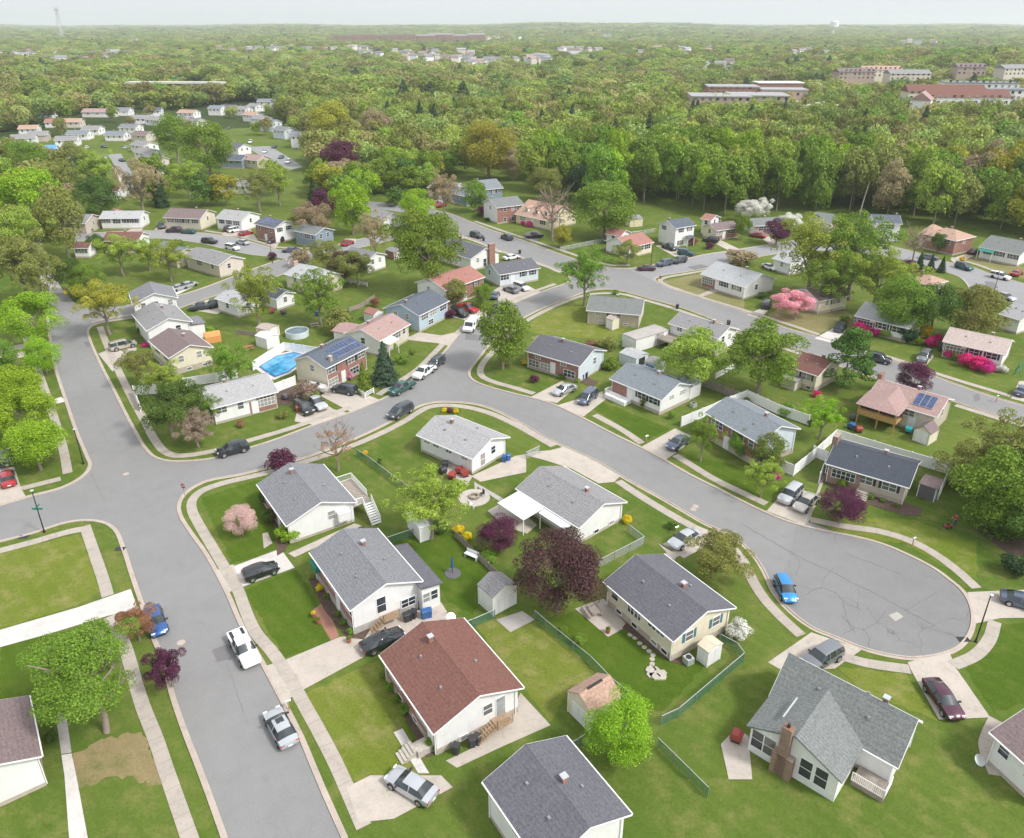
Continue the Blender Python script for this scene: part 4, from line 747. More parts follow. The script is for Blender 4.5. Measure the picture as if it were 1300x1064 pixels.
house('white garage wall behind the big spring green trees', (986, 327), (1004, 335), (1030, 326), 'L', 3.2, 'roof silver', SW3, 'w.5', 'w.5', lod=1, chim=None)
house('low pale house between white blossom trees and the wood', (1030, 279), (1056, 284), (1064, 276), 'L', 3.2, 'roof green grey', ('siding cream',)*3, 'w.5', 'w.5', lod=1, chim=None)
house('white small house with red roof behind the brown roofed rancher', (892, 277), (903, 280), (911, 275), 'L', 4.6, 'roof rust', SW3, 'w.5', 'w.5', lod=1, chim=None)
house('small white red roofed house beside the rust roofed rancher', (770, 296), (788, 300), (798, 294), 'L', 3.0, 'roof rust', SW3, 'w.5', 'w.5', lod=1, chim=None)
# houses cut by the lower edge of the photograph
h70 = house('brown roofed house at the lower left corner beside the big tree', 10.5, (53, 959.5), (37, 883), 'B', 3.6, 'roof brown', ('brick red', 'siding white', 'siding white'), 'W.3 W.7', 'w.5', chim=None)
h71 = house('slate blue roofed house at the bottom edge below the tan shed', (600, 1000), (690, 1106), (812, 1046), 'L', 4.0, 'roof dark grey', SW3, 'w.5', 'w.5')
h72 = house('white house with brown roof at the lower right corner', (1269, 926), (1335, 1000), (1400, 952), 'L', 3.4, 'roof brown', ('siding white',)*3, 'w.2 w.7', 'w.5', chim=None)
# far neighbourhood, upper left: (x, y of ground centre, yaw deg, length, width, eave height, roof, wall)
FAR = [(33, 184, 20, 13, 8, 3.4, 'roof light grey', 'siding white', 'white house at the left end of the far cul-de-sac'), (51, 180, 15, 11, 8, 3.4, 'roof weathered', 'siding tan', 'grey roofed house beside the white house at the far cul-de-sac'), (103, 178, 3, 13, 8, 3.2, 'roof blue grey', 'siding white', 'blue-grey roofed white house left of the far cul-de-sac'),
       (60, 198, 20, 11, 8, 3.2, 'tarp blue', 'siding white', 'house with bright blue tarpaulin roof in the far neighbourhood'), (72, 206, 20, 13, 8, 3.0, 'roof tan', 'siding beige', 'orange-tan roofed house beside the blue tarpaulin roof'), (151, 179, -3, 12, 8, 3.2, 'roof blue grey', 'siding white', 'blue-grey roofed white house above the far cul-de-sac'),
       (184, 179, -20, 12, 8, 3.2, 'roof brown', 'siding beige', 'brown roofed house right of the far cul-de-sac'), (185, 193, -35, 13, 8, 3.6, 'roof light grey', 'siding white', 'white gabled house at the head of the far row of five'), (191, 203, -35, 13, 8, 3.6, 'roof light grey', 'siding white', 'second white gabled house of the far row'),
       (197, 212, -35, 12, 8, 3.4, 'roof grey', 'siding beige', 'tan sided gabled house of the far row'), (207, 226, -35, 12, 8, 3.4, 'roof grey', 'siding white', 'last white house of the far row with rear deck'), (144, 252, 2, 8, 7, 3.2, 'roof brown red', 'siding white', 'small white cottage with maroon roof on the far lane'),
       (129, 150, 0, 24, 9, 3.4, 'roof pink brown', 'siding white', 'long pinkish roofed building in the far neighbourhood'), (154, 148, 0, 17, 9, 3.2, 'roof silver', 'siding white', 'long white roofed building beside the pinkish roof'), (197, 149, 10, 12, 8, 4, 'roof slate', 'siding white', 'far slate roofed house beside the big tree'),
       (200, 160, -20, 12, 8, 3.4, 'roof light grey', 'siding white', 'far white house left of the round green tree'), (241, 151, -15, 14, 8, 3.6, 'roof tan', 'siding white', 'far tan roofed white house near the upper street'), (277, 147, -10, 11, 8, 4.6, 'roof blue grey', 'siding white', 'far blue-grey roofed house at the top of the upper street'),
       (292, 146, -10, 11, 8, 4.6, 'roof dark grey', 'siding grey blue', 'far dark roofed house at the top of the upper street'), (325, 142, -35, 11, 8, 3.8, 'roof light grey', 'siding white', 'far pale house left of the long white building'), (322, 155, -35, 12, 8, 4.2, 'roof tan', 'siding white', 'far tan roofed house on the upper street'),
       (333, 160, -35, 12, 8, 4.2, 'roof light grey', 'siding white', 'far white house with garage on the upper street'), (345, 167, -35, 12, 8, 5, 'roof silver', 'siding pale blue', 'far pale blue two storey house on the upper street'), (344, 138, 2, 20, 9, 5.0, 'roof silver', 'siding white', 'long white two storey building beyond the upper street'),
       (383, 187, -5, 9, 8, 6, 'roof grey', 'siding white', 'white two storey townhouse end beside the upper street'), (404, 190, -5, 13, 8, 5.6, 'roof rust', 'siding yellow', 'cream and brick house with red roof beside the upper street'), (427, 188, -5, 12, 8, 3.4, 'roof rust', 'siding white', 'low red roofed building behind the dark purple tree'),
       (449, 170, 30, 12, 8, 5, 'roof weathered', 'siding white', 'white house behind a red fence near the dark spruce'), (302, 196, -30, 12, 8, 3.6, 'roof dark grey', 'siding white', 'white gabled house below the upper street'), (300, 212, -10, 12, 8, 3.6, 'roof slate', 'siding grey blue', 'dark house with deep porch below the upper street'),
       (326, 212, -30, 12, 8, 3.6, 'roof pink brown', 'siding beige', 'tan house beside the upper street kerb'), (285, 243, -10, 13, 8, 3.2, 'roof silver', 'siding white', 'white house glimpsed through trees left of centre'), (313, 244, 0, 9, 7, 3.0, 'roof weathered', 'siding white', 'small pale house glimpsed through the trees'),
       (71, 163, 10, 10, 8, 3.2, 'roof rust', 'siding white', 'far red roofed house beside the tall left tree'), (5, 142, 10, 14, 9, 4, 'roof weathered', 'siding white', 'far grey roofed house at the left edge'), (3, 204, 15, 12, 8, 3.2, 'roof light grey', 'siding white', 'white house at the left edge beside the tarpaulin roof'),
       (88, 186, 12, 12, 8, 3.4, 'roof weathered', 'siding white', 'weathered roofed white house left of the far cul-de-sac lawn'), (120, 172, 0, 11, 8, 3.2, 'roof light grey', 'siding white', 'small pale house just above the far cul-de-sac'), (168, 170, -8, 12, 8, 3.4, 'roof grey', 'siding white', 'grey roofed house between two neighbours above the far cul-de-sac'),
       (20, 192, 22, 12, 8, 3.2, 'roof weathered', 'siding white', 'white house behind the green tree at far left'), (40, 172, 12, 11, 8, 3.4, 'roof tan', 'siding white', 'tan roofed house at the left end of the far rows'), (215, 172, -30, 11, 8, 3.8, 'roof grey', 'siding white', 'grey roofed house between the two round far trees'),
       (250, 163, -30, 12, 8, 3.8, 'roof silver', 'siding white', 'pale roofed house west of the upper street, lower one'), (236, 160, -30, 11, 8, 3.8, 'roof weathered', 'siding beige', 'beige house west of the upper street, higher one'), 
       (362, 176, -35, 11, 8, 4.6, 'roof grey', 'siding pale blue', 'grey roofed pale house east of the upper street'), (310, 147, -20, 11, 8, 4.2, 'roof weathered', 'siding white', 'white house at the top bend of the upper street'),
       (60, 152, 5, 13, 8, 3.4, 'roof silver', 'siding white', 'far white house under tall trees at upper left'), (180, 158, 0, 12, 8, 3.4, 'roof weathered', 'siding white', 'far white house behind the big tree at upper left'), (95, 163, 5, 12, 8, 3.4, 'roof tan', 'siding beige', 'far tan house below the long pinkish roof'),
       (813, 116, 0, 16, 12, 5, 'roof weathered', 'siding white', 'white chapel like house among the trees near the school')]
for x, y, yaw, ln, wd, hh, rf, wl, lb in FAR:
    X, Y = g(x, y); a = R_(yaw); ln *= .84; rf = {'roof silver': 'roof grey', 'roof light grey': 'roof weathered'}.get(rf, rf); ux = (cos(a), sin(a)); uy = (-sin(a), cos(a))
    # feed the same house builder through a direct frame
    _f3 = frame3
    def frame3(L, B, Rr, ax, h, oh, _=(X, Y, a, ln, wd)): return (_[0], _[1]), _[2], _[3], _[4]
    house(lb, None, None, None, 'L', hh, rf, (wl, wl, wl), 'w.2 w.5 w.8', 'w.3 w.7', lod=2, chim=(.3, .1) if ln < 15 else None, zoff=terr(X, Y), group='far houses of the upper left neighbourhood')
    frame3 = _f3
# ---- sheds
def shed(label, L, B, Rr, ax, h=2.2, roof='roof grey', wall='siding white', rise=.8, door='G', name='shed', dm='door white'):
    c, a, ln, wd = frame3(L, B, Rr, ax, h, .12)
    r = empty(name, (*c, 0), a, label, 'shed', 'garden sheds'); HOUSES.append((c, 2))
    m = MB(); hw = wd/2; hl = ln/2; m.ext([(-hw, 0), (hw, 0), (hw, h), (0, h+rise-.03), (-hw, h)], -hl, hl); m.build('wall', wall, r)
    m = MB(); k = rise/hw; ze = h-k*.12; m.ext([(-hw-.12, ze), (0, h+rise), (hw+.12, ze), (hw+.12, ze+.1), (0, h+rise+.1), (-hw-.12, ze+.1)], -hl-.12, hl+.12); m.build('roof', roof, r)
    gx = hl if ax == 'L' else -hl; s = 1 if ax == 'L' else -1; d = MB()
    if door == 'G':
        for y in (-.46, .46): d.box(min(gx, gx+s*.05), max(gx, gx+s*.05), y-.44, y+.44, .08, min(1.95, h))
    else:
        for x in (-.46, .46): d.box(x-.44, x+.44, -hw-.05, -hw, .08, min(1.95, h-.05))
    d.build('door', dm, r); t = MB()
    for y in (-hw, hw):
        for x in (-hl, hl): t.box(x-.05, x+.05, y-.05, y+.05, 0, h-.02)
    t.build('corner_trim', 'white trim', r); return r
shed('white shed with grey roof beside the copper beech', (608, 741), (625.5, 759.5), (655, 741), 'L', 2.6, 'roof weathered')
s_ = shed('cream shed with tan roof and dark ridge vent under the lime green tree', (722, 876), (750, 907), (787, 880), 'B', 2.5, 'roof tan', 'siding cream', 1.0)
MB().box(-.9, .9, -.12, .12, 3.5, 3.62).build('ridge_vent', 'dark frame', s_)
shed('small white resin shed inside the green chain link fence', (884, 819), (900, 829.5), (919.8, 818.5), 'L', 2.0, 'canvas cream', 'siding white', .35)
shed('pale shed hidden under the willow', (522, 650), (532, 672), (543, 664), 'B', 2.1, 'awning white', 'siding white', .3)
shed('cream barn style shed with brown roof beside the wooden deck', (1163, 543), (1181.6, 552), (1189, 543), 'B', 2.0, 'roof brown', 'siding cream', .9)
shed('dark shed with flat brown roof at the end of the white fence', (1167, 613), (1190, 622), (1196, 609), 'L', 2.0, 'roof brown', 'canvas grey', .2)
shed('white garden shed beside the round pool', (327, 425), (338, 431), (351, 424), 'L', 2.2, 'awning white', 'siding white', .4)
shed('smaller cream shed behind the white garden shed', (328, 415), (340, 420), (351, 413), 'L', 2.0, 'roof beige', 'siding cream', .4)
shed('grey shed with open front and cluttered bench behind the deck', (789, 447), (808, 456), (820, 448), 'L', 2.2, 'roof silver', 'siding pale blue', .4, dm='dark frame')
shed('white shed with dark blue double door beside the yellow-green tree', (821, 458), (832, 464), (842, 456), 'L', 2.2, 'roof weathered', 'siding white', .5, dm='shutter blue', door='F')
shed('small white shed against the tan sided house', (768, 404), (778, 407), (788, 404.5), 'L', 2.2, 'roof beige', 'siding cream', .4, door='F')
shed('long flat topped white storage building beside the cluttered deck', (791, 424), (808, 432), (848, 419), 'B', 2.6, 'concrete grey', 'siding white', .1)
shed('yellow play shed on the lawn below the wood', (793, 274), (800, 279), (815, 277), 'B', 2.4, 'roof weathered', 'siding yellow', .6)
shed('brick red garden shed beside the large round tree', (496, 316), (500, 321), (507, 317), 'L', 2.0, 'roof weathered', 'brick red', .4)
shed('small pale green shed beside the light blue house', (466, 395), (474, 400), (482, 394), 'L', 2.0, 'roof rust', 'siding white', .7)
# ------------------------------------------------------------------ vehicles
ST = {'sedan': (4.75, [(-2.37, .42, .72, .70, .76, .5), (-2.27, .30, .90, .84, .93, .6), (-1.75, .22, .96, .89, 1.01, .72), (-1.15, .20, .95, .91, 1.37, .60), (-.38, .20, .94, .91, 1.45, .63), (-.30, .20, .94, .91, 1.455, .63), (.38, .20, .93, .91, 1.42, .62), (1.15, .20, .90, .90, .97, .74), (1.95, .22, .82, .87, .86, .66), (2.25, .30, .70, .80, .72, .5), (2.37, .40, .58, .66, .60, .4)], (3, 6), 2, 7),
      'suv': (4.7, [(-2.35, .45, .85, .78, .88, .55), (-2.30, .35, 1.05, .90, 1.08, .72), (-2.12, .28, 1.07, .92, 1.62, .68), (-1.0, .25, 1.06, .93, 1.74, .70), (-.92, .25, 1.06, .93, 1.74, .70), (-.05, .25, 1.05, .93, 1.75, .70), (.03, .25, 1.05, .93, 1.75, .70), (.55, .25, 1.04, .93, 1.68, .69), (1.15, .25, 1.02, .92, 1.10, .76), (2.0, .28, .95, .90, .99, .68), (2.28, .35, .82, .82, .84, .5), (2.35, .45, .65, .72, .67, .4)], (2, 7), 1, 8),
      'van': (4.95, [(-2.47, .4, .9, .82, .93, .6), (-2.42, .3, 1.0, .92, 1.04, .75), (-2.28, .25, 1.03, .95, 1.68, .70), (-1.2, .22, 1.02, .96, 1.78, .73), (-1.1, .22, 1.02, .96, 1.78, .73), (0, .22, 1.0, .96, 1.78, .73), (.1, .22, 1.0, .96, 1.78, .73), (.7, .22, .98, .95, 1.70, .70), (1.65, .24, .92, .92, .98, .72), (2.25, .3, .82, .85, .85, .6), (2.47, .4, .62, .72, .64, .4)], (2, 7), 1, 8),
      'hatch': (4.1, [(-2.05, .42, .8, .74, .83, .5), (-1.98, .3, .98, .84, 1.01, .66), (-1.75, .24, .98, .86, 1.42, .60), (-.6, .22, .97, .87, 1.52, .63), (-.52, .22, .97, .87, 1.52, .63), (.3, .22, .95, .87, 1.47, .62), (1.1, .22, .92, .86, .98, .70), (1.75, .25, .82, .82, .85, .6), (2.05, .4, .58, .66, .6, .4)], (2, 5), 1, 6),
      'pickup': (5.6, [(-2.78, .45, .92, .88, .94, .8), (-2.74, .40, .98, .93, 1.0, .86), (-.95, .35, .98, .94, 1.0, .86), (-.90, .32, 1.05, .94, 1.08, .85), (-.72, .32, 1.08, .94, 1.72, .68), (.15, .32, 1.08, .94, 1.80, .70), (.23, .32, 1.08, .94, 1.80, .70), (.70, .32, 1.07, .94, 1.74, .69), (1.30, .32, 1.06, .93, 1.14, .78), (2.45, .34, 1.02, .92, 1.06, .76), (2.72, .42, .9, .88, .92, .6), (2.8, .5, .7, .8, .72, .5)], (4, 7), 3, 8)}
CM = {}
def car_meshes(k):
    if k in CM: return CM[k]
    L, S, (g0, g1), rb, wf = ST[k]; b = MB(); gl = MB()
    rings = []
    for (x, zb, zb2, hw, zt, hr) in S:
        h = [(0, zb), (hw*.88, zb), (hw, zb+.14), (hw*1.01, (zb+zb2)/2+.05), (hw*.97, zb2), (hr, zt-.05), (hr*.86, zt), (0, zt+.025)]
        rings.append([(x, y, z) for y, z in h]+[(x, -y, z) for y, z in h[-2:0:-1]])
    n = 14
    for i in range(len(S)-1):
        for j in range(n):
            j2 = (j+1) % n; q = [rings[i][j], rings[i+1][j], rings[i+1][j2], rings[i][j2]]
            side = j in (4, 9); top = j in (5, 6, 7, 8)
            pill = abs(S[i+1][0]-S[i][0]) < .1 and i not in (0, len(S)-2)
            isg = (side and g0-1 <= i <= g1 and not pill) or (top and (i == rb or i == wf-1))
            if k == 'pickup' and side and i < 4: isg = i == 3 and False
            if k in ('suv', 'van', 'hatch') and i == rb and top: isg = True
            (gl if isg else b).add(q, [(0, 1, 2, 3)])
    b.add(rings[0], [tuple(range(n))]); b.add(rings[-1], [tuple(range(n))[::-1]])
    def weld(mb, name, mat):
        me = mb.mesh(name, [mat]); bm = bmesh.new(); bm.from_mesh(me); bmesh.ops.remove_doubles(bm, verts=bm.verts, dist=.002); bmesh.ops.recalc_face_normals(bm, faces=bm.faces)
        bm.to_mesh(me); bm.free(); me.shade_smooth(); return me
    body = weld(b, 'body', 'paint white'); body.polygons.foreach_set('use_smooth', [True]*len(body.polygons))
    try: body.set_sharp_from_angle(angle=R_(35))
    except Exception: pass
    glass = weld(gl, 'windows', 'car glass')
    r = .34 if k in ('sedan', 'hatch') else .39; ty = MB().tube((0, -.12, 0), (0, .12, 0), r, n=18).mesh('tyre', ['tyre'], True); rim = MB().tube((0, -.128, 0), (0, .128, 0), r*.62, n=12).mesh('rim', ['rim'])
    hw = S[len(S)//2][3]; xf = L*.305; xr = -L*.3
    hl = MB().box(-.06, .04, -.2, .2, -.08, .08).mesh('headlight', ['headlight']); tl = MB().box(-.03, .05, -.17, .17, -.09, .09).mesh('taillight', ['taillight'])
    mir = MB().box(-.08, .08, -.12, .12, -.07, .07).mesh('mirror', ['paint black'])
    ar = MB(); ar.tube((0, -.02, 0), (0, .02, 0), r+.06, n=18); arch = ar.mesh('wheel_arch', ['plastic black'])
    pl = MB().box(-.02, .02, -.2, .2, -.07, .07).mesh('number_plate', ['white trim'])
    bed = None
    if k == 'pickup':
        m = MB(); m.box(-2.62, -1.0, -.72, .72, 1.001, 1.012); bed = m.mesh('cargo_bed', ['plastic black'])
    CM[k] = dict(body=body, glass=glass, tyre=ty, rim=rim, hl=hl, tl=tl, mir=mir, arch=arch, pl=pl, bed=bed, r=r, hw=hw, xf=xf, xr=xr, L=L, S=S)
    return CM[k]
CB = {}
NAMES = dict(sedan='parked_car', suv='parked_suv', van='minivan', hatch='hatchback', pickup='pickup_truck')
def car(k, col, px, py, dx, dy, label, lod=0, cover=None):
    M = car_meshes(k); x, y = g(px, py, .7); a = headg(px, py, dx, dy)
    r = empty(NAMES[k], (x, y, .03), a, label, {'sedan': 'car', 'suv': 'car', 'hatch': 'car', 'van': 'van', 'pickup': 'pickup truck'}[k], 'vehicles parked in the suburb')
    if (k, col) not in CB:
        m = M['body'].copy(); m.materials[0] = MATS['paint '+col]; CB[(k, col)] = m
    obj('body', CB[(k, col)], r); obj('windows', M['glass'], r)
    for sx in (M['xf'], M['xr']):
        for sy in (1, -1):
            t = obj('wheel', M['tyre'], r, (sx, sy*(M['hw']-.07), M['r'])); 
            if lod < 1: obj('rim', M['rim'], t, (0, 0, 0)); obj('wheel_arch', M['arch'], r, (sx, sy*(M['hw']-.01), M['r']+.02))
    if lod < 1:
        S = M['S']
        for sy in (1, -1):
            obj('headlight', M['hl'], r, (M['L']/2-.14, sy*.6, S[-3][2]-.1)); obj('taillight', M['tl'], r, (-M['L']/2+.06, sy*.66, S[1][2]-.16)); obj('mirror', M['mir'], r, (S[-4][0]-.35, sy*(M['hw']+.1), S[-4][2]+.08))
        obj('number_plate', M['pl'], r, (-M['L']/2+.0, 0, .55)); 
        if M['bed']: obj('cargo_bed', M['bed'], r)
        if k == 'sedan' and col == 'silver' and px < 400: MB().box(-.35, .3, -.35, .35, 1.471, 1.478).build('sunroof', 'car glass', r)
    return r
CARS = [('sedan', 'silver', 356, 922, -15, -27, 'silver saloon with sunroof parked nearest the bottom of the left street'), ('pickup', 'white', 309.5, 822, 15, 28, 'white and silver pickup truck facing down the left street'), ('sedan', 'blue', 197.5, 787, 9, 28, 'blue saloon parked opposite the small rust red tree'),
        ('hatch', 'black', 331, 724, 40, -14, 'black estate car on the pale driveway beside the deep green lawn'), ('sedan', 'black', 486, 812, 40, -18, 'black saloon squeezed between the brown-red roofed house and its grey roofed neighbour'), ('suv', 'black', 295, 570, -34, 9, 'black SUV parked at the kerb below the long white rancher'),
        ('van', 'dark grey', 508, 522, -26, 14, 'dark grey minivan on the inner kerb of the curving street'), ('pickup', 'green', 510, 492, -24, 12, 'dark green pickup truck by the small white picket fence'), ('pickup', 'white', 538.5, 472, -18, 12, 'white pickup truck in line behind the green one'),
        ('suv', 'dark grey', 553.5, 460.5, -14, 11, 'dark SUV parked in front of the white pickup truck'), ('suv', 'dark grey', 437, 494, -28, -5, 'grey SUV on the driveway of the brick house with solar panels'), ('pickup', 'silver', 401, 511, 20, 15, 'silver pickup truck beside the black car on the short driveway'),
        ('suv', 'black', 386, 517.5, 20, 15, 'black car beside the silver pickup truck and potted plants'), ('sedan', 'silver', 716.5, 494, -22, 8, 'silver saloon on the driveway of the brick fronted house'), ('van', 'slate blue', 746, 504, -15, 13, 'slate blue minivan on the driveway below the brick fronted house'),
        ('sedan', 'slate blue', 860.5, 561, -19, 13, 'slate blue saloon on the driveway beside the bicoloured tree'), ('suv', 'silver', 1003.5, 627.5, -14, 13, 'silver car, left one of a pair on the driveway by the purple maple'), ('sedan', 'tan', 1023.5, 637, -15, 13, 'pale gold saloon, right one of a pair beside the purple maple'),
        ('hatch', 'bright blue', 997.5, 747, 12, 26, 'bright blue hatchback on the cul-de-sac kerb'), ('sedan', 'maroon', 1198, 886, 20, 28, 'dark maroon saloon on the driveway below the cul-de-sac'), ('suv', 'grey', 1044, 834, -22, 13, 'grey car half hidden behind the large L-shaped house'), ('sedan', 'slate blue', 1301, 763, 28, 8, 'slate blue car cut by the right edge on the cul-de-sac driveway'),
        ('sedan', 'silver', 869, 683, -24, 14, 'silver-white saloon on the driveway beside the olive tree'), ('van', 'tan', 156, 438, 26, -6, 'old tan estate van on the driveway off the left street'), ('sedan', 'red', 9, 606, -4, -16, 'red car on the driveway at the left edge'), ('suv', 'dark grey', 6, 581, -4, -16, 'dark car with load on its roof behind the red car at the left edge'),
        ('sedan', 'slate blue', 628, 374, 8, -12, 'blue car on the driveway below the pale blue-grey rancher'), ('sedan', 'grey', 649, 367, -16, -6, 'grey car, left one of the pair before the pale blue-grey rancher'), ('suv', 'white', 662, 364, 14, 5, 'white car, right one of the pair before the pale blue-grey rancher'),
        ('suv', 'slate blue', 632, 391, -14, 8, 'dark blue SUV at the kerb behind the round tree'), ('suv', 'black', 583.5, 397, 16, 6, 'black SUV beside the red pickup truck'), ('pickup', 'red', 594, 391, 16, 6, 'red pickup truck on the driveway next to the black SUV'),
        ('suv', 'dark grey', 605, 298.5, 14, 4, 'dark SUV parked on the far side of the main street'), ('suv', 'dark grey', 643.5, 301, -14, -6, 'dark grey SUV on the near kerb of the far main street'), ('pickup', 'black', 678, 299, 15, -1, 'black pickup truck on the driveway of the yellow cape house'),
        ('sedan', 'white', 649, 326, 16, -3, 'white car on the driveway behind the tall brick chimney house'), ('sedan', 'red', 553, 257.5, 12, -3, 'red car at the far bend of the main street'), ('sedan', 'red', 560, 260, 12, -3, 'dark red car beside the other red one at the far bend'),
        ('sedan', 'maroon', 820.5, 340, -15, 0, 'maroon car, leftmost of three in a row at the side street corner'), ('suv', 'slate blue', 843, 334, -14, 3, 'blue SUV, middle one of three in a row at the side street corner'), ('suv', 'dark grey', 862, 330.5, -14, 3, 'dark SUV, rightmost of three in a row at the side street corner'),
        ('pickup', 'dark grey', 850, 313.5, 14, 5, 'dark pickup truck in front of the white two storey house'), ('suv', 'teal', 871, 321, 14, 2, 'grey-green SUV beside the pickup truck at the white two storey house'), ('suv', 'black', 902.5, 304.5, -14, -2, 'black SUV in front of the brown roofed rancher'),
        ('sedan', 'red', 963, 298.5, 14, 2, 'red car beside the wide purple shrub'), ('sedan', 'white', 977.5, 338.5, 15, 6, 'white car beside the corner island house'), ('suv', 'black', 973, 386, 4, -10, 'black SUV by the pink blossom tree'),
        ('suv', 'teal', 1224, 338.5, 16, 5, 'teal SUV at the kerb of the right hand side street'), ('suv', 'white', 1270, 350.5, 17, 4, 'white SUV at the kerb near the right edge'), ('sedan', 'red', 1291, 346, 12, -6, 'red car near the right edge'), ('sedan', 'maroon', 1237, 319, 14, -4, 'dark red car beside the green awning house'),
        ('sedan', 'grey', 1180, 326, 16, 2, 'grey car half hidden beyond the pale tree'), ('suv', 'dark grey', 1067, 415, 8, -9, 'dark SUV on the pale driveway beside the magenta azaleas'), ('suv', 'dark grey', 1115.5, 455, 18, 4, 'dark hatchback parked on the diagonal street by the pine'), ('suv', 'grey', 1173, 452.5, -8, 10, 'dark saloon on the driveway above the purple tree'),
        ('sedan', 'slate blue', 1299, 495, 10, -8, 'dark blue car at the right edge above the diagonal street'), ('suv', 'black', 266, 306, 12, 1, 'black car on the south kerb of the far side street'), ('suv', 'white', 295, 314, 14, 3, 'white car parked on the south kerb of the far side street'),
        ('sedan', 'silver', 308, 307, -13, -3, 'silver car on the north kerb of the far side street'), ('sedan', 'slate blue', 369, 317, -13, 0, 'dark blue car on the far side street below the slate blue house'), ('van', 'maroon', 349.5, 305, -14, 2, 'maroon minivan on the far driveway'), ('sedan', 'red', 312, 295.5, 13, -3, 'bright red car on the far driveway'),
        ('suv', 'white', 299, 291.5, 12, -2, 'white SUV on the far driveway between red cars'), ('suv', 'maroon', 290.5, 290, 8, -5, 'crimson SUV behind the white one on the far driveway'), ('sedan', 'red', 441, 308, 13, -5, 'red car by the last house of the far side street'), ('pickup', 'black', 272, 386, -15, 2, 'black pickup truck by the open garage'),
        ('pickup', 'dark grey', 256, 389, -15, 2, 'dark pickup truck left of the black one'), ('sedan', 'silver', 227, 364.5, 13, -4, 'silver car, left one of two above the tall white house'), ('sedan', 'silver', 239, 361, 13, -4, 'silver car, right one of two above the tall white house'), ('suv', 'slate blue', 101, 291, 8, 4, 'blue car, left one of two by the pale roofed house under trees'),
        ('suv', 'slate blue', 111.5, 290, 8, 4, 'blue car, right one of two by the pale roofed house under trees'), ('suv', 'maroon', 220.5, 292, -14, 0, 'maroon car before the tan house with shutters'), ('sedan', 'green', 239, 293.5, -14, -1, 'dark green car right of the maroon one before the tan house'), ('pickup', 'dark grey', 204.5, 286.5, 4, 9, 'dark pickup truck on the driveway left of the tan house'),
        ('sedan', 'black', 155, 203, 10, 3, 'black car beside the far cul-de-sac path'), ('sedan', 'dark grey', 348, 186, -8, 5, 'dark car parked on the far upper street'), ('sedan', 'white', 336, 192, -9, 6, 'white car parked on the far upper street'), ('sedan', 'slate blue', 357, 199, -9, 5, 'blue-grey car low on the far upper street'),
        ('sedan', 'white', 110, 187, 5, -3, 'white car at the top of the far cul-de-sac'), ('sedan', 'red', 77, 190, 5, 1, 'red car beside the far blue-grey roofed house'), ('suv', 'dark grey', 132, 186, 5, 2, 'dark car at the right side of the far cul-de-sac'), ('sedan', 'silver', 160, 187, 5, -2, 'silver car on the far driveway'),
        ('suv', 'white', 318, 180, -6, 5, 'white SUV low on the far upper street'), ('sedan', 'black', 290, 163, -5, 4, 'black car high on the far upper street'), ('sedan', 'red', 312, 192, 5, 1, 'red car before the dark porch house'), ('suv', 'white', 366, 205, -6, 4, 'white SUV at the foot of the far upper street'),
        ('sedan', 'silver', 1277, 376, 14, 5, 'pale car beside the right hand street lamp'), ('sedan', 'silver', 522, 996, -20, -12, 'white car on the driveway at the bottom edge by the pale path')]
for c_ in CARS: car(*c_, lod=0 if c_[3] > 420 else 1)
# white box van, boat
x, y = g(598.5, 413.5, .8); a = headg(598.5, 413.5, -11, 11)
v = empty('box_van', (x, y, .03), a, 'white box van with ladder rack at the street bend', 'van', None)
m = MB(); m.ext([(-2.7, .35), (2.6, .35), (2.7, .9), (2.3, 1.1), (1.75, 1.25), (1.3, 2.1), (-2.7, 2.2)], -.98, .98, 'y'); 
m.build('body', 'paint white', v)
MB().add([(1.78, -.85, 1.28), (1.78, .85, 1.28), (1.36, .82, 2.02), (1.36, -.82, 2.02)], [(0, 1, 2, 3)]).build('windscreen', 'car glass', v); MB().box(.5, 1.3, -.995, .995, 1.35, 1.9).build('windows', 'car glass', v)
lr = MB()
for xx in (-2.2, -.6, .8): lr.box(xx-.03, xx+.03, -.85, .85, 2.3, 2.35)
for yy in (-.8, .8): lr.box(-2.5, 1.1, yy-.03, yy+.03, 2.25, 2.3)
lr.build('ladder_rack', 'steel', v)
M = car_meshes('suv')
for sx in (1.7, -1.6):
    for sy in (1, -1): obj('wheel', M['tyre'], v, (sx, sy*.92, .39))
for sy in (1, -1): obj('headlight', M['hl'], v, (2.68, sy*.7, .8)); obj('taillight', M['tl'], v, (-2.72, sy*.85, 1.0))
x, y = g(403, 494, .6); a = headg(403, 494, 22, 6); v = empty('motor_boat', (x, y, 0), a, 'small white motorboat on a trailer beside the brick house', 'boat')
m = MB(); hull = []
for xx, hw, z0, z1 in ((-2.4, .85, .6, 1.25), (-.5, .95, .5, 1.3), (1.3, .75, .6, 1.4), (2.5, .08, 1.0, 1.5)): hull.append([(xx, -hw, z1), (xx, -hw*.7, z0), (xx, hw*.7, z0), (xx, hw, z1), (xx, hw*.8, z1), (xx, hw*.6, z1-.25), (xx, -hw*.6, z1-.25), (xx, -hw*.8, z1)])
for i in range(3):
    for j in range(8): m.add([hull[i][j], hull[i][(j+1) % 8], hull[i+1][(j+1) % 8], hull[i+1][j]], [(0, 1, 2, 3)])
m.add(hull[0], [tuple(range(8))]); m.build('hull', 'paint white', v); MB().box(-2.7, -2.4, -.2, .2, .8, 1.7).build('outboard_motor', 'plastic black', v)
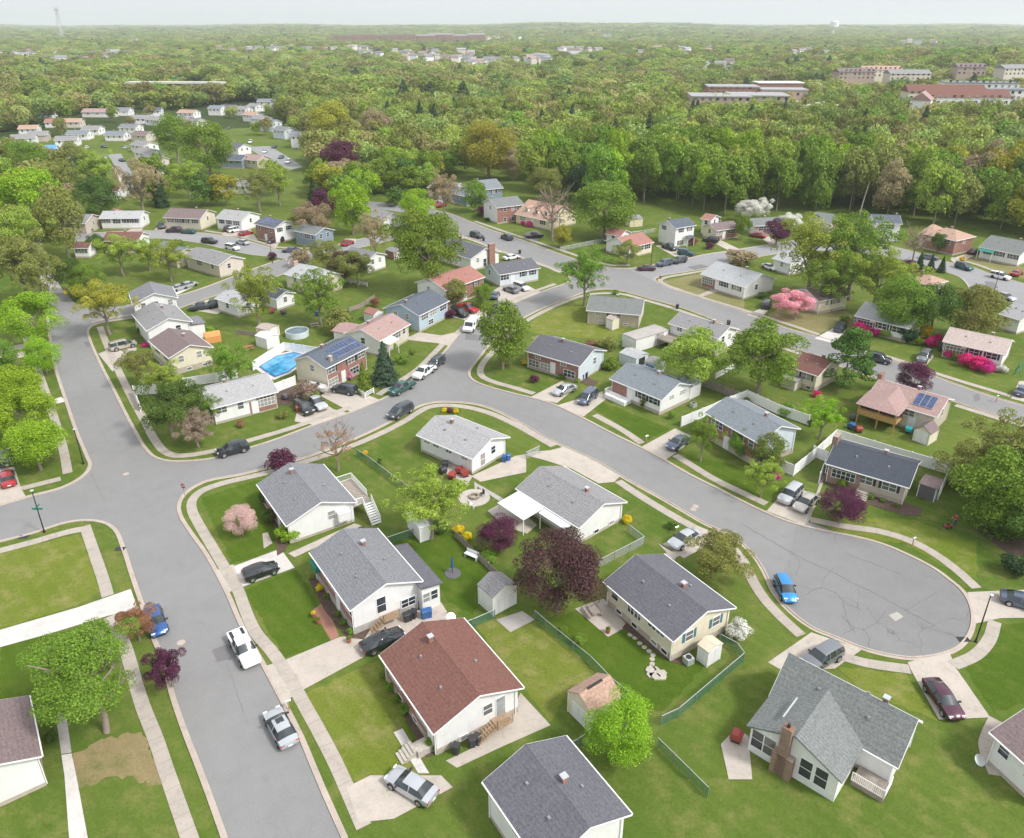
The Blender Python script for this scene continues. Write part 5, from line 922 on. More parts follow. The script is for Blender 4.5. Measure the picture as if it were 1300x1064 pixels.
MB().add([(.2, -.6, 1.3), (.2, .6, 1.3), (-.1, .5, 1.75), (-.1, -.5, 1.75)], [(0, 1, 2, 3)]).build('windscreen', 'car glass', v); m = MB().tube((-2.2, -.6, .4), (3.2, 0, .45), .05).tube((-2.2, .6, .4), (3.2, 0, .45), .05); m.build('trailer', 'steel', v)
for sy in (1, -1): obj('wheel', M['tyre'], v, (-.6, sy*.95, .39))
# ------------------------------------------------------------------ trees
def crown_mesh(name, seed, n, leaf, kind='round', zs=1.0):
    rs = np.random.RandomState(seed)
    def unit(k): v = rs.normal(size=(k, 3)); return v/np.linalg.norm(v, axis=1)[:, None]
    if kind == 'conifer':
        z = rs.rand(n)**1.35*2-1; R = (1-z)/2*(.86+.2*np.sin(z*23+rs.rand(n)*.6))+.03; a = rs.rand(n)*2*pi
        R *= (1+.16*np.sin(a*5+z*9)); q = np.sqrt(.35+.65*rs.rand(n)); P = np.c_[R*q*np.cos(a), R*q*np.sin(a), z-.10*q*R]
        Nn = np.c_[np.cos(a), np.sin(a), .7*np.ones(n)]+rs.normal(size=(n, 3))*.45
    elif kind == 'tiers':
        m = 34; cz = rs.rand(m)*1.8-.9; ca = rs.rand(m)*2*pi; cr = (1-cz)/2*.8+.1; C_ = np.c_[cr*np.cos(ca), cr*np.sin(ca), cz]; rc = .16+.2*rs.rand(m)
        i = rs.randint(m, size=n); d = unit(n); P = C_[i]+d*rc[i][:, None]*np.array((1.3, 1.3, .45)); Nn = d*.6+np.array((0, 0, .6))+rs.normal(size=(n, 3))*.4
    else:
        m, ra, rb_, sh = {'round': (46, .58, .86, (.20, .36)), 'broad': (38, .5, .9, (.18, .34)), 'loose': (85, .25, .98, (.09, .20)), 'shrub': (30, .45, .8, (.22, .4)), 'low': (22, .42, .68, (.30, .46)), 'forest': (26, .45, .85, (.2, .38)), 'bare': (60, .5, 1.0, (.06, .14))}[kind]
        c = unit(m); c[:, 2] = np.abs(c[:, 2])*np.where(rs.rand(m) < .68, 1, -1)
        pr = ra+(rb_-ra)*rs.rand(m); C_ = c*pr[:, None]; rc = sh[0]+(sh[1]-sh[0])*rs.rand(m)
        if kind in ('broad', 'loose'): C_[:, :2] *= (1+.22*rs.normal(size=(m, 1)))
        wgt = rc**2; wgt /= wgt.sum(); i = rs.choice(m, size=n, p=wgt); d = unit(n); d[:, 2] = np.where(rs.rand(n) < .5, np.abs(d[:, 2]), d[:, 2])
        sq = .55+.5*rs.rand(n)**.5; P = C_[i]+d*(rc[i]*sq)[:, None]
        Nn = d*.75+C_[i]*.55+rs.normal(size=(n, 3))*.6
    P[:, 2] *= zs; Nn /= np.linalg.norm(Nn, axis=1)[:, None]
    up = unit(n); U = np.cross(Nn, up); U /= np.linalg.norm(U, axis=1)[:, None]; V = np.cross(Nn, U)
    s = leaf*(.45+.9*rs.rand(n))[:, None]; e = (.55+.4*rs.rand(n))[:, None]
    vs = np.stack([P-U*s, P-V*s*e, P+U*s, P+V*s*e], 1).reshape(-1, 3)
    me = bpy.data.meshes.new(name); me.vertices.add(4*n); me.vertices.foreach_set('co', vs.astype(np.float32).ravel())
    me.loops.add(4*n); me.loops.foreach_set('vertex_index', np.arange(4*n, dtype=np.int32)); me.polygons.add(n); me.polygons.foreach_set('loop_start', np.arange(n, dtype=np.int32)*4)
    me.materials.append(MATS['leaf green']); me.update(); me.validate(); return me
def trunk_mesh(seed, limbs=6, spread=.55, tw=.052, start=.45):
    rs = random.Random(seed); m = MB(); x = y = 0; z = 0; pr = tw
    pts = [(0, 0, 0)]
    for i in range(4): x += rs.uniform(-.03, .03); y += rs.uniform(-.03, .03); pts.append((x, y, (i+1)*.22))
    for i in range(4): m.tube(pts[i], pts[i+1], tw*(1.15-.2*i), tw*(.95-.2*i), n=7, cap=False)
    for i in range(limbs):
        a = 2*pi*i/limbs+rs.uniform(-.4, .4); b = pts[2+(i % 3)]; s = spread*rs.uniform(.7, 1.1)
        mid = (b[0]+s*.5*cos(a), b[1]+s*.5*sin(a), b[2]+rs.uniform(.12, .25)); e = (b[0]+s*cos(a), b[1]+s*sin(a), mid[2]+rs.uniform(.15, .4))
        m.tube(b, mid, tw*.4, tw*.28, n=5, cap=False); m.tube(mid, e, tw*.28, tw*.1, n=5, cap=False)
        for q in range(3): aa = a+rs.uniform(-.9, .9); m.tube(mid, (mid[0]+.3*s*cos(aa), mid[1]+.3*s*sin(aa), mid[2]+rs.uniform(.1, .4)), tw*.16, tw*.05, n=4, cap=False)
    return m.mesh('trunk', ['bark'], True)
CRN = {'R': [crown_mesh('crown', s, 20000, .0245, 'round') for s in (1, 2, 3)], 'B': [crown_mesh('crown', s, 21000, .0238, 'broad') for s in (11, 12, 13)], 'L': [crown_mesh('crown', s, 17000, .0215, 'loose') for s in (21, 22, 23)],
       'C': [crown_mesh('crown', s, 12000, .032, 'round') for s in (31, 32)], 'P': [crown_mesh('crown', s, 6500, .05, 'conifer') for s in (41,)], 'T': [crown_mesh('crown', s, 13000, .036, 'tiers') for s in (51,)], 'S': [crown_mesh('crown', s, 3500, .06, 'shrub') for s in (61, 62, 63)],
       'V': [crown_mesh('crown', s, 2600, .024, 'bare') for s in (71, 72)], 'F': [crown_mesh('crown', s, 6500, .044, 'forest') for s in (81, 82, 83, 84)], 'O': [crown_mesh('crown', 91, 32000, .019, 'round')], 'X': [crown_mesh('crown', s, 36000, .0155, 'broad') for s in (95, 96)]}
TRK = {'R': trunk_mesh(1), 'L': trunk_mesh(2, 9, .7), 'V': trunk_mesh(3, 14, .75, .05), 'P': trunk_mesh(4, 2, .1, .04)}
CRN['A'] = CRN['C']; CRN['D'] = CRN['B']
#            vertical half-height / radius, clear trunk / radius
SHP = {'R': (.92, .2), 'B': (.78, .3), 'L': (.9, .4), 'C': (1.45, .25), 'P': (1.55, .12), 'T': (1.2, .4), 'S': (.72, -.12), 'V': (.8, .5), 'F': (1.25, .9), 'O': (.85, .3), 'A': (1.3, -.1), 'D': (.8, -.12), 'X': (.6, .7)}
TREES = []
def put_tree(x, y, r, kind, col, label, group, z0=0, hz=None, clear=None, name='tree', cat='tree', seed=0):
    q, c = SHP[kind]; hz = (hz or q)*r; cl = (c if clear is None else clear)*r; zc = cl+hz
    root = empty(name, (x, y, z0), (seed*2.399) % 6.28, label, cat, group)
    cr = obj('crown', CRN[kind][seed % len(CRN[kind])], root, (0, 0, zc)); cr.scale = (r, r*(.9+.2*((seed*37 % 10)/10)), hz); cr.material_slots[0].link = 'OBJECT'; cr.material_slots[0].material = MATS['leaf '+col]
    if kind not in 'S':
        t = obj('trunk', TRK['P' if kind in 'PTA' else 'V' if kind == 'V' else 'L' if kind in 'LX' else 'R'], root, (0, 0, 0)); t.scale = (r, r, zc*1.05)
        if kind == 'V': t.scale = (r*1.15, r*1.15, zc*1.25)
        if kind == 'F': t.scale = (r*.55, r*.55, zc*1.05)
    TREES.append((x, y, r)); return root
def tree(px, py, wpx, kind, col, label, hz=None, clear=None, name=None, cat=None, group=None):
    q, c = SHP[kind]; wpx *= 1.13 if kind in 'RBLCFXD' else 1.0; r = wpx/2*mpp(py, 3)
    for _ in range(3): zc = ((c if clear is None else clear)+(hz or q))*r; r = wpx/2*mpp(py, zc)
    x, y = g(px, py, zc)
    sh = kind == 'S'
    return put_tree(x, y, r, kind, col, label, group, 0, hz, clear, name or ('shrub' if sh else 'conifer_tree' if kind in 'PTA' else 'tree'), cat or ('shrub' if sh else 'tree'), int(px*7+py*3) % 97)
TL = '''112 852 144 X green|large loose spring green tree over the lower left lawn|.62
213 846 44 B purple|dark purple plum tree leaning over the left street kerb|1.1
172 792 42 B rust|small rust red maple beside the blue car|.9
305 660 43 O blush|round pale pink blossom tree on the corner lawn|.85
709 724 116 O copper|huge dark copper beech between white shed and cream house|.85
635 677 56 O purple|spreading purple maple beside the round patio|.7
792 925 94 O bright|lime green round tree beside the cream shed at the bottom|.95
545 635 88 L spring|pale weeping spring green tree above the hidden shed|.8
938 801 34 S white|white flowering spirea at the corner of the cream house|.85
907 703 72 B olive|olive green flowering tree beside the silver-white saloon|.62
1070 641 62 O purple|low spreading purple maple in front of the charcoal roof|.6
970 603 50 L spring|yellow-green tree with pink flowers at its foot|.8
977 574 42 A arbor|tall clipped conical arborvitae at the brick house corner|1.3
944 562 32 R green|small dark green tree beside the white front door|1.0
893 552 46 L green|green tree with reddish top at the end of the white fence|1.1
1046 527 46 L bright|bright lime tree in the rear yard by the white fence|.95
1280 628 122 D green|large green tree mass right of the mowing person|.9
1290 572 100 L olive|olive leafed loose tree at the right edge over the lawn|.9
1240 596 78 D olive|spring green drooping branches in front of the white fence|.7
1308 655 100 D dark|dark green leafy tree at the right edge|.7
1290 716 44 S conifer|dark low juniper at the right edge above the driveway|.7
426 563 58 V rust|bare pinkish vase shaped tree on the corner verge|.9
358 586 40 S purple|crimson low maple behind the corner house roof|.8
487 459 42 P spruce|dark blue spruce beside the brick solar house|1.3
461 478 25 P green|slim bright conifer beside the picket fence|1.7
638 422 60 C green|rich green tall oval tree at the street bend|1.25
743 345 58 L green|tall open green tree at the three way junction|1.0
878 452 84 B spring|broad yellow-green tree behind the two small sheds|.72
968 450 94 B green|large mid green tree left of the brown-red roofed cream house|.8
1162 479 52 O purple|dark purple plum tree over the diagonal street|.75
1081 446 62 T dark|dark irregular pine standing on the diagonal street verge|1.2
1012 384 47 B pink|wide bright pink cherry tree in blossom|.55
1035 312 92 L spring|large spring green tree, left one of the clump right of centre|.9
1090 312 96 L green|large spring green tree, middle one of the clump right of centre|.9
1118 348 80 L spring|large spring green tree, lower right one of the clump|.8
1062 350 70 L green|spring green tree at the foot of the clump right of centre|.8
1188 392 60 R dark|dense dark green tree behind the forsythia, right one|.95
1150 385 66 R green|dense green tree behind the pale roofed white house|.95
1238 396 66 R olive|round olive green tree above the beige roofed house|.9
212 514 74 B dark|dense dark green tree beside the white vinyl fence|.8
175 462 50 L olive|loose olive shrubby tree near the tan estate van|.8
205 478 54 L spring|yellow-green small tree in front of the cream gable|.75
247 540 52 L bare|twiggy brown-green bush on the corner lawn|.7
266 515 30 L green|young green tree at the end of the long white rancher|1.0
290 460 52 L green|loose green tree beside the picnic table|1.0
40 402 66 R bright|bright clipped street tree, topmost of the left row|.8
53 449 44 R bright|small bright clipped street tree near the left walkway|.9
18 492 62 R bright|bright green street tree left of the middle of the left row|.8
34 526 76 R bright|broad bright street tree third down the left row|.75
42 563 72 R bright|lowest bright street tree of the left row|.75
-5 450 44 R green|green tree cut by the left edge beside the walkways|.8
130 383 70 L yellow|yellow-green open tree at the upper street corner|.75
322 368 64 L spring|airy yellow-green tree in front of the brick end chimney house|1.0
403 370 64 L green|open green tree in the middle rear yards|.85
430 410 40 S olive|olive green bush beside the round pool|.85
437 336 40 B copper|dusky copper crab apple beside the pale roofed house|.8
452 338 42 B olive|olive flowering crab apple right of the copper one|.85
414 322 40 B olive|olive green tree at the side street bend|.8
382 329 30 S tan|tan-green flowering bush at the side street bend|.8
445 260 46 C bright|tall bright green oval tree left of centre|1.25
411 258 32 C purple|dark purple tree left of the tall bright oval tree|1.0
436 200 46 B purple|dark purple tree behind the red roofed building|.9
396 277 48 B tan|brownish green tree behind the slate blue house|.7
474 293 46 L tan|tan budding tree beside the long low white house|1.0
543 312 88 B green|very large round green tree left of the main street|.95
530 262 42 R bright|bright green tree behind the very large round one|.9
527 276 26 R yellow|small yellow tree beside the very large round one|.9
603 247 30 C green|slim green tree in front of the grey two storey house|1.1
563 242 42 L tan|open tan tree before the white house at the far bend|1.1
692 232 38 R olive|round olive tree at the edge of the big wood|.9
702 266 62 V bare|spreading bare grey-brown tree beside the yellow cape house|.8
714 299 22 C yellow|small olive-yellow weeping tree by the utility pole|1.1
768 262 76 R green|big round green tree on the lawn before the wood|.75
737 229 30 C conifer|dark evergreen tree at the wood edge behind the big round tree|1.2
611 268 16 S purple|purple bush in front of the brick gabled house|.9
578 370 28 C olive|olive brown oval tree beside the rose-red roof|1.0
611 374 26 R green|small round green tree left of the blue car|1.0
944 287 20 C green|slim green tree in front of the brown roofed rancher|1.3
952 265 30 B white|white blossom tree behind the grey roofed rancher, left one|.7
970 262 26 B white|white blossom tree behind the grey roofed rancher, right one|.8
1004 281 26 B white|small white blossom tree beside the clump right of centre|.7
988 292 38 B purple|wide low purple tree beside the red car|.6
797 318 30 B olive|olive small tree before the rust-red roofed rancher|.8
940 327 46 S tan|wide tan-green bush on the corner island|.5
880 306 13 S rust|rust coloured round bush by the white two storey house|.9
900 312 14 S purple|magenta-purple round bush on the side street lawn|.7
1192 307 20 R dark|round dark green tree in front of the hip roofed brick house|1.0
1164 306 40 V tan|pale budding tree left of the hip roofed brick house|.9
1155 340 24 B purple|purple tree beside three dark conifers|.8
1169 330 13 P conifer|dark slim conifer, left one of three|1.6
1183 333 13 P conifer|dark slim conifer, middle one of three|1.6
1197 335 13 P conifer|dark slim conifer, right one of three|1.6
88 350 40 R dark|dark green tree beside the lane on the left|1.0
112 355 42 R green|green tree right of the lane on the left|.9
150 318 52 L spring|spring green tree below the dark red-brown roofed house|.75
212 326 48 L spring|spring green tree beside the tan house with blue-grey roof|.8
185 318 40 L spring|spring green tree between two pale houses|.8
226 317 20 C green|narrow green tree beside the broad pale roof|1.2
121 308 20 C dark|dark round evergreen beside the small white sided cottage|1.0
120 270 18 C dark|small dark tree before the long white house on the side street|1.2
150 274 18 R pink|pink blossom tree before the long white house on the side street|.8
221 172 44 C green|large round far tree, left one of two near the upper street|1.1
261 185 58 R green|large round far tree, right one of two near the upper street|.95
421 155 52 R yellow|yellow-green far tree beside the white house and red fence|.9
477 160 38 C tan|tan budding far tree beside a dark spruce|1.0
452 165 16 P spruce|dark far spruce between white house and tan tree|1.6
620 186 66 R yellow|large golden-green tree standing before the wood|.85
533 148 26 P conifer|dark far pine among the central trees, left one|1.5
551 150 22 P conifer|dark far pine among the central trees, right one|1.5
37 255 84 R bright|large bright green tree in the left wood|.9
76 278 56 C olive|tall thin leafed tree with pale trunk in the left wood|1.4
22 330 76 L olive|olive open tree over the left lawn|1.0
48 350 50 L olive|thin olive tree beside the lane on the left|1.2
30 203 50 R green|green far tree beside the blue tarpaulin roof|.9
94 195 30 R olive|dark olive far tree before the far cul-de-sac|.9
122 212 48 L spring|spring green far tree beside the far path|.9
72 226 52 L olive|olive far tree below the tan roof|.9
124 248 52 R dark|dark green far tree left of the maroon roofed cottage|.8
176 232 50 L tan|tan-green tall far tree right of the far lane|1.1
652 206 34 B tan|tan budding tree before the wood near the watershed|.9
165 302 14 S green|clipped hedge before the long white house|.6
375 278 18 S olive|olive bush behind the white and brick house|.8
500 250 30 S dark|dark ivy covered thicket beside the far pole|.9
18 292 70 L spring|spring green tree at the left edge of the wood|1.0
326 236 46 L olive|olive tree below the foot of the upper street|.9
352 232 40 L spring|spring green tree below the foot of the upper street|.9
236 222 40 L spring|spring green tree below the far row of gabled houses|.9
8 250 60 L yellow|yellow-green tree at the far left edge|1.0'''
for ln_ in TL.split('\n'):
    a, lb, hz = ln_.split('|'); px, py, wp, k, col = a.split(); tree(float(px), float(py), float(wp), k, col, lb, float(hz) if hz else None)
SL = '''388 497 36 bare|brown twiggy bush beside the boat|.8
397 504 24 green|green bush in front of the boat|.8
491 445 0 green|x|1
337 632 22 dark|dark holly against the corner house, upper one|1
342 655 20 dark|dark holly against the corner house, lower one|1
366 676 32 bright|yellow-green clipped shrub at the corner house steps|.8
357 680 14 green|green shrub left of the yellow-green one at the corner house|.8
405 746 11 gold|bright yellow shrub before the grey roofed brick house|1.1
415 757 10 green|small green bush beside the bright yellow shrub|.8
397 732 9 olive|olive bush below the green window awning|.8
428 779 10 green|upper of three boxwood balls beside the brick path|.8
436 790 10 green|middle of three boxwood balls beside the brick path|.8
444 802 12 green|lowest of three boxwood balls beside the brick path|.9
487 857 15 green|upper round bush along the brown-red roofed house|.9
494 873 15 green|second round bush along the brown-red roofed house|.9
503 886 16 green|third round bush along the brown-red roofed house|.9
514 900 18 green|lowest round bush of the row along the brown-red roofed house|.9
549 942 22 green|round bush at the front corner of the white gable|.9
582 672 16 gold|yellow forsythia beside the pale weeping tree|.8
594 681 14 gold|lower yellow forsythia on the rear fence line|.8
606 695 22 olive|olive hedge clump along the rear fence, upper part|.6
622 706 26 green|green hedge clump along the rear fence, lower part|.6
560 668 28 dark|dark thicket beneath the pale weeping tree|.5
564 521 9 gold|golden shrub, left one of a pair by the kerb curve|.8
579 522 9 gold|golden shrub, right one of a pair by the kerb curve|.8
571 521 9 purple|purple shrub between the two golden ones|.8
797 660 14 gold|yellow shrub at the end of the weathered roofed house|.9
853 667 16 dark|small dark bush beside the driveway mailbox|.7
1009 640 0 green|x|1
1080 604 22 dark|clipped yew against the brown brick front|.5
1059 602 14 dark|clipped yew at the brick front, left one|.6
1069 614 14 green|round shrub by the tan house steps|1.1
1104 630 12 green|small green shrub beside the steps of the tan house|.7
1121 635 8 green|small round shrub in the long flower bed|.8
1138 641 8 green|right round shrub in the long flower bed|.8
817 510 13 arbor|upright golden arborvitae before the white house wall|1.4
852 527 12 green|small shrub at the fence end beside the white house|1
948 508 9 green|small round bush inside the white fence|.9
981 517 9 green|narrow shrub inside the white fence|1
1000 521 24 green|green bush clump against the white fence|.7
1030 537 10 dark|dark shrub at the corner of the white fence|1
1037 500 13 magenta|pink azalea at the corner of the cream house|.8
1093 417 24 magenta|magenta azalea left of the white front door|.7
1102 417 0 green|x|1
1112 422 15 magenta|small magenta azalea right of the white front door|.8
1072 405 14 green|round green shrub beside the dark SUV|.9
1081 419 12 green|lower round green shrub beside the azaleas|.9
1125 423 20 spring|spring green shrub beneath the shuttered window|.7
1154 425 24 conifer|dark clipped yew cone by the forsythia|1
1166 433 13 green|blue-green shrub right of the dark yew|1
1175 421 18 gold|big yellow forsythia beside the white gable|1.1
1183 434 18 magenta|magenta azalea, left one by the driveway|.8
1191 430 14 magenta|magenta azalea, right one by the driveway|.8
1204 450 13 magenta|magenta azalea at the beige roofed house door|.9
1213 452 12 green|clipped green shrub beside the doorway azalea|1.1
1228 457 25 magenta|magenta azalea hedge, first clump|.8
1241 461 26 magenta|magenta azalea hedge, second clump|.8
1254 466 26 magenta|magenta azalea hedge, third clump|.7
1199 447 9 dark|dark clipped bush at the left corner of the beige roofed house|1
1272 468 17 white|white azalea at the end of the magenta hedge|.7
903 356 13 green|clipped hedge by the picture window of the silver roofed house|.6
926 364 16 green|clipped hedge left half along the silver roofed house|.4
938 368 16 green|clipped hedge right half along the silver roofed house|.4
951 371 10 green|round bush at the corner of the silver roofed house|1
967 375 14 dark|dark clipped bush beside the black SUV drive|.7
980 378 0 green|x|1
664 283 8 magenta|magenta bush left before the yellow cape house|.8
672 285 10 magenta|magenta bush right before the yellow cape house|.8
636 276 18 dark|dark clipped hedge beside the brick gabled house, right part|.35
619 278 10 dark|dark clipped hedge beside the brick gabled house, left part|.5
1199 316 10 magenta|red azalea before the hip roofed brick house|.7
1222 329 9 gold|golden-green bush by the right hand side street|.9
571 398 18 purple|small crimson maple on the light blue house lawn|.8
518 419 0 green|x|1
500 439 9 bright|clipped yellow-green ball, lower left of the cream house|.9
509 427 8 bright|clipped yellow-green ball, middle of the cream house|.9
519 418 9 green|clipped ball, upper right of the cream house|.9
511 456 22 green|wide green mound on the lawn above the parked trucks|.6
523 447 10 green|small conical bush on the lawn above the parked trucks|.9
359 526 16 olive|olive mound bush before the long white rancher|.8
306 538 13 rust|orange-red small bush before the long white rancher|.8
445 478 12 pink|pink azalea between the brick house and the slim conifer|.9
666 460 9 gold|golden bush at the left of the brick fronted house|.8
678 481 14 purple|plum weeping shrub on the brick fronted house lawn|.8
733 483 8 bright|bright bush at the brick corner under the window|.8
712 478 14 dark|dark clipped bush by the front walk of the brick fronted house|.5
641 456 22 tan|pale twiggy shrub under the oval street tree|.8
735 432 0 green|x|1
752 436 20 rust|copper rose hedge behind the brick fronted house|.5
772 437 30 olive|silvery green shrub behind the brick fronted house|.6
775 463 26 green|green shrubs beside the white gable end|.6
65 935 20 dark|dark boxwood ball beside the lower left house|.9
72 945 0 dark|x|1
60 908 26 green|green shrub against the lower left house wall|.9
735 812 22 green|green shrub beneath the copper beech|.6
715 800 14 green|small green growth by the green fence|.6
817 795 14 green|green bush at the patio edge of the cream house|.9
852 833 12 green|low green plants at the cream house corner|.5
925 873 0 green|x|1
985 605 16 magenta|pink flowers beneath the yellow-green tree|.3
345 325 14 purple|dark red small tree at the side street corner|.9
189 425 12 dark|dark evergreen bush before the mid grey roofed house|1
178 420 10 dark|small dark bush beside the driveway at the mid grey roof|1
184 438 10 magenta|pink azalea beside the tan estate van|.7
760 780 0 green|x|1
1288 944 9 bright|golden-green bush at the lower right house|1
266 420 14 bright|lime green bush beside the orange playhouse|.9
476 384 14 rust|reddish bush beside the light blue house|1
463 575 9 gold|small golden bush inside the corner yard|.8
482 586 7 dark|tiny conifer beside the chain link fence|1.3
830 262 0 green|x|1
770 392 0 dark|x|1
782 371 10 green|small clipped hedge by the junction pavement|.6'''
for ln_ in SL.split('\n'):
    a, lb, hz = ln_.split('|'); px, py, wp, col = a.split()
    if float(wp): tree(float(px), float(py), float(wp), 'S', col, lb, float(hz))
# ---- woods
CLEAR = [pp('-60,1200 -60,385 40,372 45,335 60,330 72,345 85,300 70,284 82,272 105,264 205,268 262,262 335,266 372,272 420,288 440,284 466,262 470,250 520,250 548,240 556,228 600,222 632,232 662,240 676,255 720,262 770,270 830,267 900,273 940,270 1000,275 1060,269 1100,268 1160,287 1240,297 1300,302 1500,330 1500,1200'),
         pp('-40,172 30,170 60,160 100,158 110,146 180,142 240,142 260,138 350,128 366,140 350,160 372,183 440,178 440,192 395,203 386,246 300,252 262,225 235,236 215,236 180,240 165,258 140,258 110,235 60,222 -40,212'),
         pp('885,118 1030,114 1036,130 890,132'), pp('180,104 262,103 270,122 180,116'), pp('300,230 330,232 330,256 270,256 270,236'), pp('256,145 268,145 312,168 345,185 385,203 402,234 366,236 320,218 290,198 262,168'), pp('98,184 140,184 172,225 184,254 160,264 128,224 92,212')]
def inpoly(x, y, P):
    c = False; n = len(P); j = n-1
    for i in range(n):
        if (P[i][1] > y) != (P[j][1] > y) and x < (P[j][0]-P[i][0])*(y-P[i][1])/(P[j][1]-P[i][1])+P[i][0]: c = not c
        j = i
    return c
def proj(x, y, z=0):
    dy = y; dz = z-HC; d = dy*CP-dz*SP; u = -(dy*SP+dz*CP)
    return CX+F*x/d, CY+F*u/d, d
SPECK = []
rs = random.Random(5)
def speck(px, py, n, sx, sy):
    for _ in range(int(n*.95+.5)): SPECK.append((px+rs.uniform(-sx, sx), py+rs.uniform(-sy, sy)))
for a in ((20, 66, 9, 22, 3), (95, 70, 12, 40, 4), (150, 66, 5, 14, 4), (170, 50, 3, 10, 3), (305, 61, 6, 25, 2), (385, 58, 10, 45, 3), (470, 62, 8, 30, 4), (555, 67, 22, 45, 6), (610, 74, 16, 35, 4), (670, 72, 9, 25, 4), (775, 43, 6, 15, 2), (750, 62, 7, 40, 3), (860, 61, 10, 60, 4), (910, 80, 4, 20, 3), (1160, 53, 8, 25, 3), (1030, 64, 6, 30, 4), (640, 47, 5, 20, 2)): speck(*a)
SPW = []
for px, py in SPECK:
    X, Y = g(px, py+2)
    for _ in range(8):   # settle on the terrain under that line of sight
        z = terr(X, Y)+8; X, Y = g(px, py+2, z)
    SPW.append((X, Y))
POL = [W(P) for P in CLEAR]
cand = []
def grid(y0, y1, st, sx):
    y = y0
    while y < y1:
        half = y*.74+30; x = -half
        while x < half:
            cand.append((x+rs.uniform(-.42, .42)*st, y+rs.uniform(-.42, .42)*st, st*sx)); x += st
        y += st
grid(205, 560, 9.5, 1.0); grid(560, 1100, 15.5, 1.15); grid(1100, 2200, 24, 1.1); grid(2200, 4200, 40, 1.08); grid(4200, 9000, 75, 1.1)
import collections
hg = collections.defaultdict(list)
for (c, r) in HOUSES: hg[(int(c[0]//60), int(c[1]//60))].append((c, r+5))
for x, y, r in TREES: hg[(int(x//60), int(y//60))].append(((x, y), r+2))
for x, y in SPW: hg[(int(x//60), int(y//60))].append(((x, y), 9))
def blocked(x, y, s):
    for i in (-1, 0, 1):
        for j in (-1, 0, 1):
            for c, r in hg.get((int(x//60)+i, int(y//60)+j), ()):
                if hypot(c[0]-x, c[1]-y) < r+s*.35: return True
    return False
def blocked_front(x, y):    # keep the line of sight to the far white houses partly open
    d0 = hypot(x, y)
    for X, Y in SPW:
        d = hypot(X, Y)
        if 12 < d-d0 < d*.085 and abs(x*Y-y*X)/d < 8: return True
    return False
WD = []
for x, y, s in cand:
    px, py, d = proj(x, y, terr(x, y))
    if px < -120 or px > 1420: continue
    if (inpoly(x, y, POL[1]) and rs.random() < .82) or any(inpoly(x, y, P) for i, P in enumerate(POL) if i != 1) or blocked(x, y, s) or (y > 500 and blocked_front(x, y)): continue
    WD.append((x, y, s))
WD.sort(key=lambda t: hypot(t[0], t[1]))
n_ind = max(0, 298-len([1 for o in bpy.data.objects if o.parent is None and o.get('category') == 'tree']))
print('wood trees', len(WD), 'individual', n_ind)
WC = ['green', 'green', 'green', 'spring', 'bright', 'green', 'olive', 'dark', 'spring', 'green', 'tan', 'yellow', 'green', 'conifer']
WCM = ['green', 'bright', 'green', 'spring', 'green', 'spring', 'bright', 'green', 'olive', 'green', 'spring', 'green']
for i, (x, y, s) in enumerate(WD[:n_ind]):
    px, py, d = proj(x, y)
    reg = 'left' if px < 200 else 'middle' if px < 650 else 'right'
    col = (WCM if reg == 'right' and px < 1120 else WC)[rs.randrange(12)] if reg == 'right' else WC[rs.randrange(14)]
    r = rs.uniform(5.8, 8.8) if reg == 'right' else rs.uniform(4.8, 7.2)
    hz = rs.uniform(7.5, 10.5) if reg == 'right' else rs.uniform(4.5, 7.0)
    if col == 'conifer': r *= .6
    adj = {'green': 'mid green', 'spring': 'pale spring green', 'bright': 'bright green', 'dark': 'dark green', 'olive': 'olive green', 'tan': 'tan budding', 'yellow': 'yellow-green', 'conifer': 'dark evergreen'}[col]
    put_tree(x, y, r, 'P' if col == 'conifer' else 'F', col, '%s tree standing in the dense wood on the %s' % (adj, reg), '%s trees of the wood on the %s' % (adj, reg), 0, hz/r, rs.uniform(-.05, .3) if reg == 'right' else .08, 'tree', 'tree', i)
# the rest of the woods as one mass
def low_tree(seed, n, leaf, kind, mat):
    me = crown_mesh('woodland_crown', seed, n, leaf, kind); me.materials[0] = MATS[mat]
    tm = MB().tube((0, 0, -1.9), (0, 0, -.2), .07, .04, n=4)
    return bpy.data.objects.new('woodland_crown', me)
pcol = bpy.data.collections.new('woodland crowns')
for s in range(9): pcol.objects.link(low_tree(200+s, 1500, .075, 'low', 'leaf woodland mix'))
for s in range(11): pcol.objects.link(bpy.data.objects.new('woodland_crown', pcol.objects[s % 9].data))
pcol.objects.link(low_tree(300, 900, .085, 'conifer', 'leaf wood dark mix'))
vs = []; scs = []; rots = []
for x, y, s in WD[n_ind:]:
    z = terr(x, y)
    if inpoly(x, y, POL[1]): r = rs.uniform(2.6, 4.6); hz = r*rs.uniform(.9, 1.2); zc = z+hz*1.2
    elif y < 560: r = rs.uniform(5.2, 8); hz = rs.uniform(6.5, 9.5) if x > 0 else rs.uniform(5, 8); zc = z+hz*1.15
    elif s < 20: r = s*rs.uniform(.5, .68); k_ = rs.random()**2; r *= .85+.5*k_; hz = rs.uniform(5.5, 9)*(.85+.4*k_); zc = z+hz
    elif s < 35: r = s*rs.uniform(.5, .7); hz = rs.uniform(6, 10); zc = z+hz*.75
    else: r = s*rs.uniform(.5, .75); hz = rs.uniform(7, 12); zc = z+hz*.4
    vs.append((x, y, zc)); scs += [r, r, hz]
me = bpy.data.meshes.new('woodland'); me.from_pydata(vs, [], []); at = me.attributes.new('sc', 'FLOAT_VECTOR', 'POINT'); at.data.foreach_set('vector', scs)
wo_ = obj('woodland', me); tag(wo_, 'dense spring woodland reaching to the hazy horizon', 'woodland', kind='stuff')
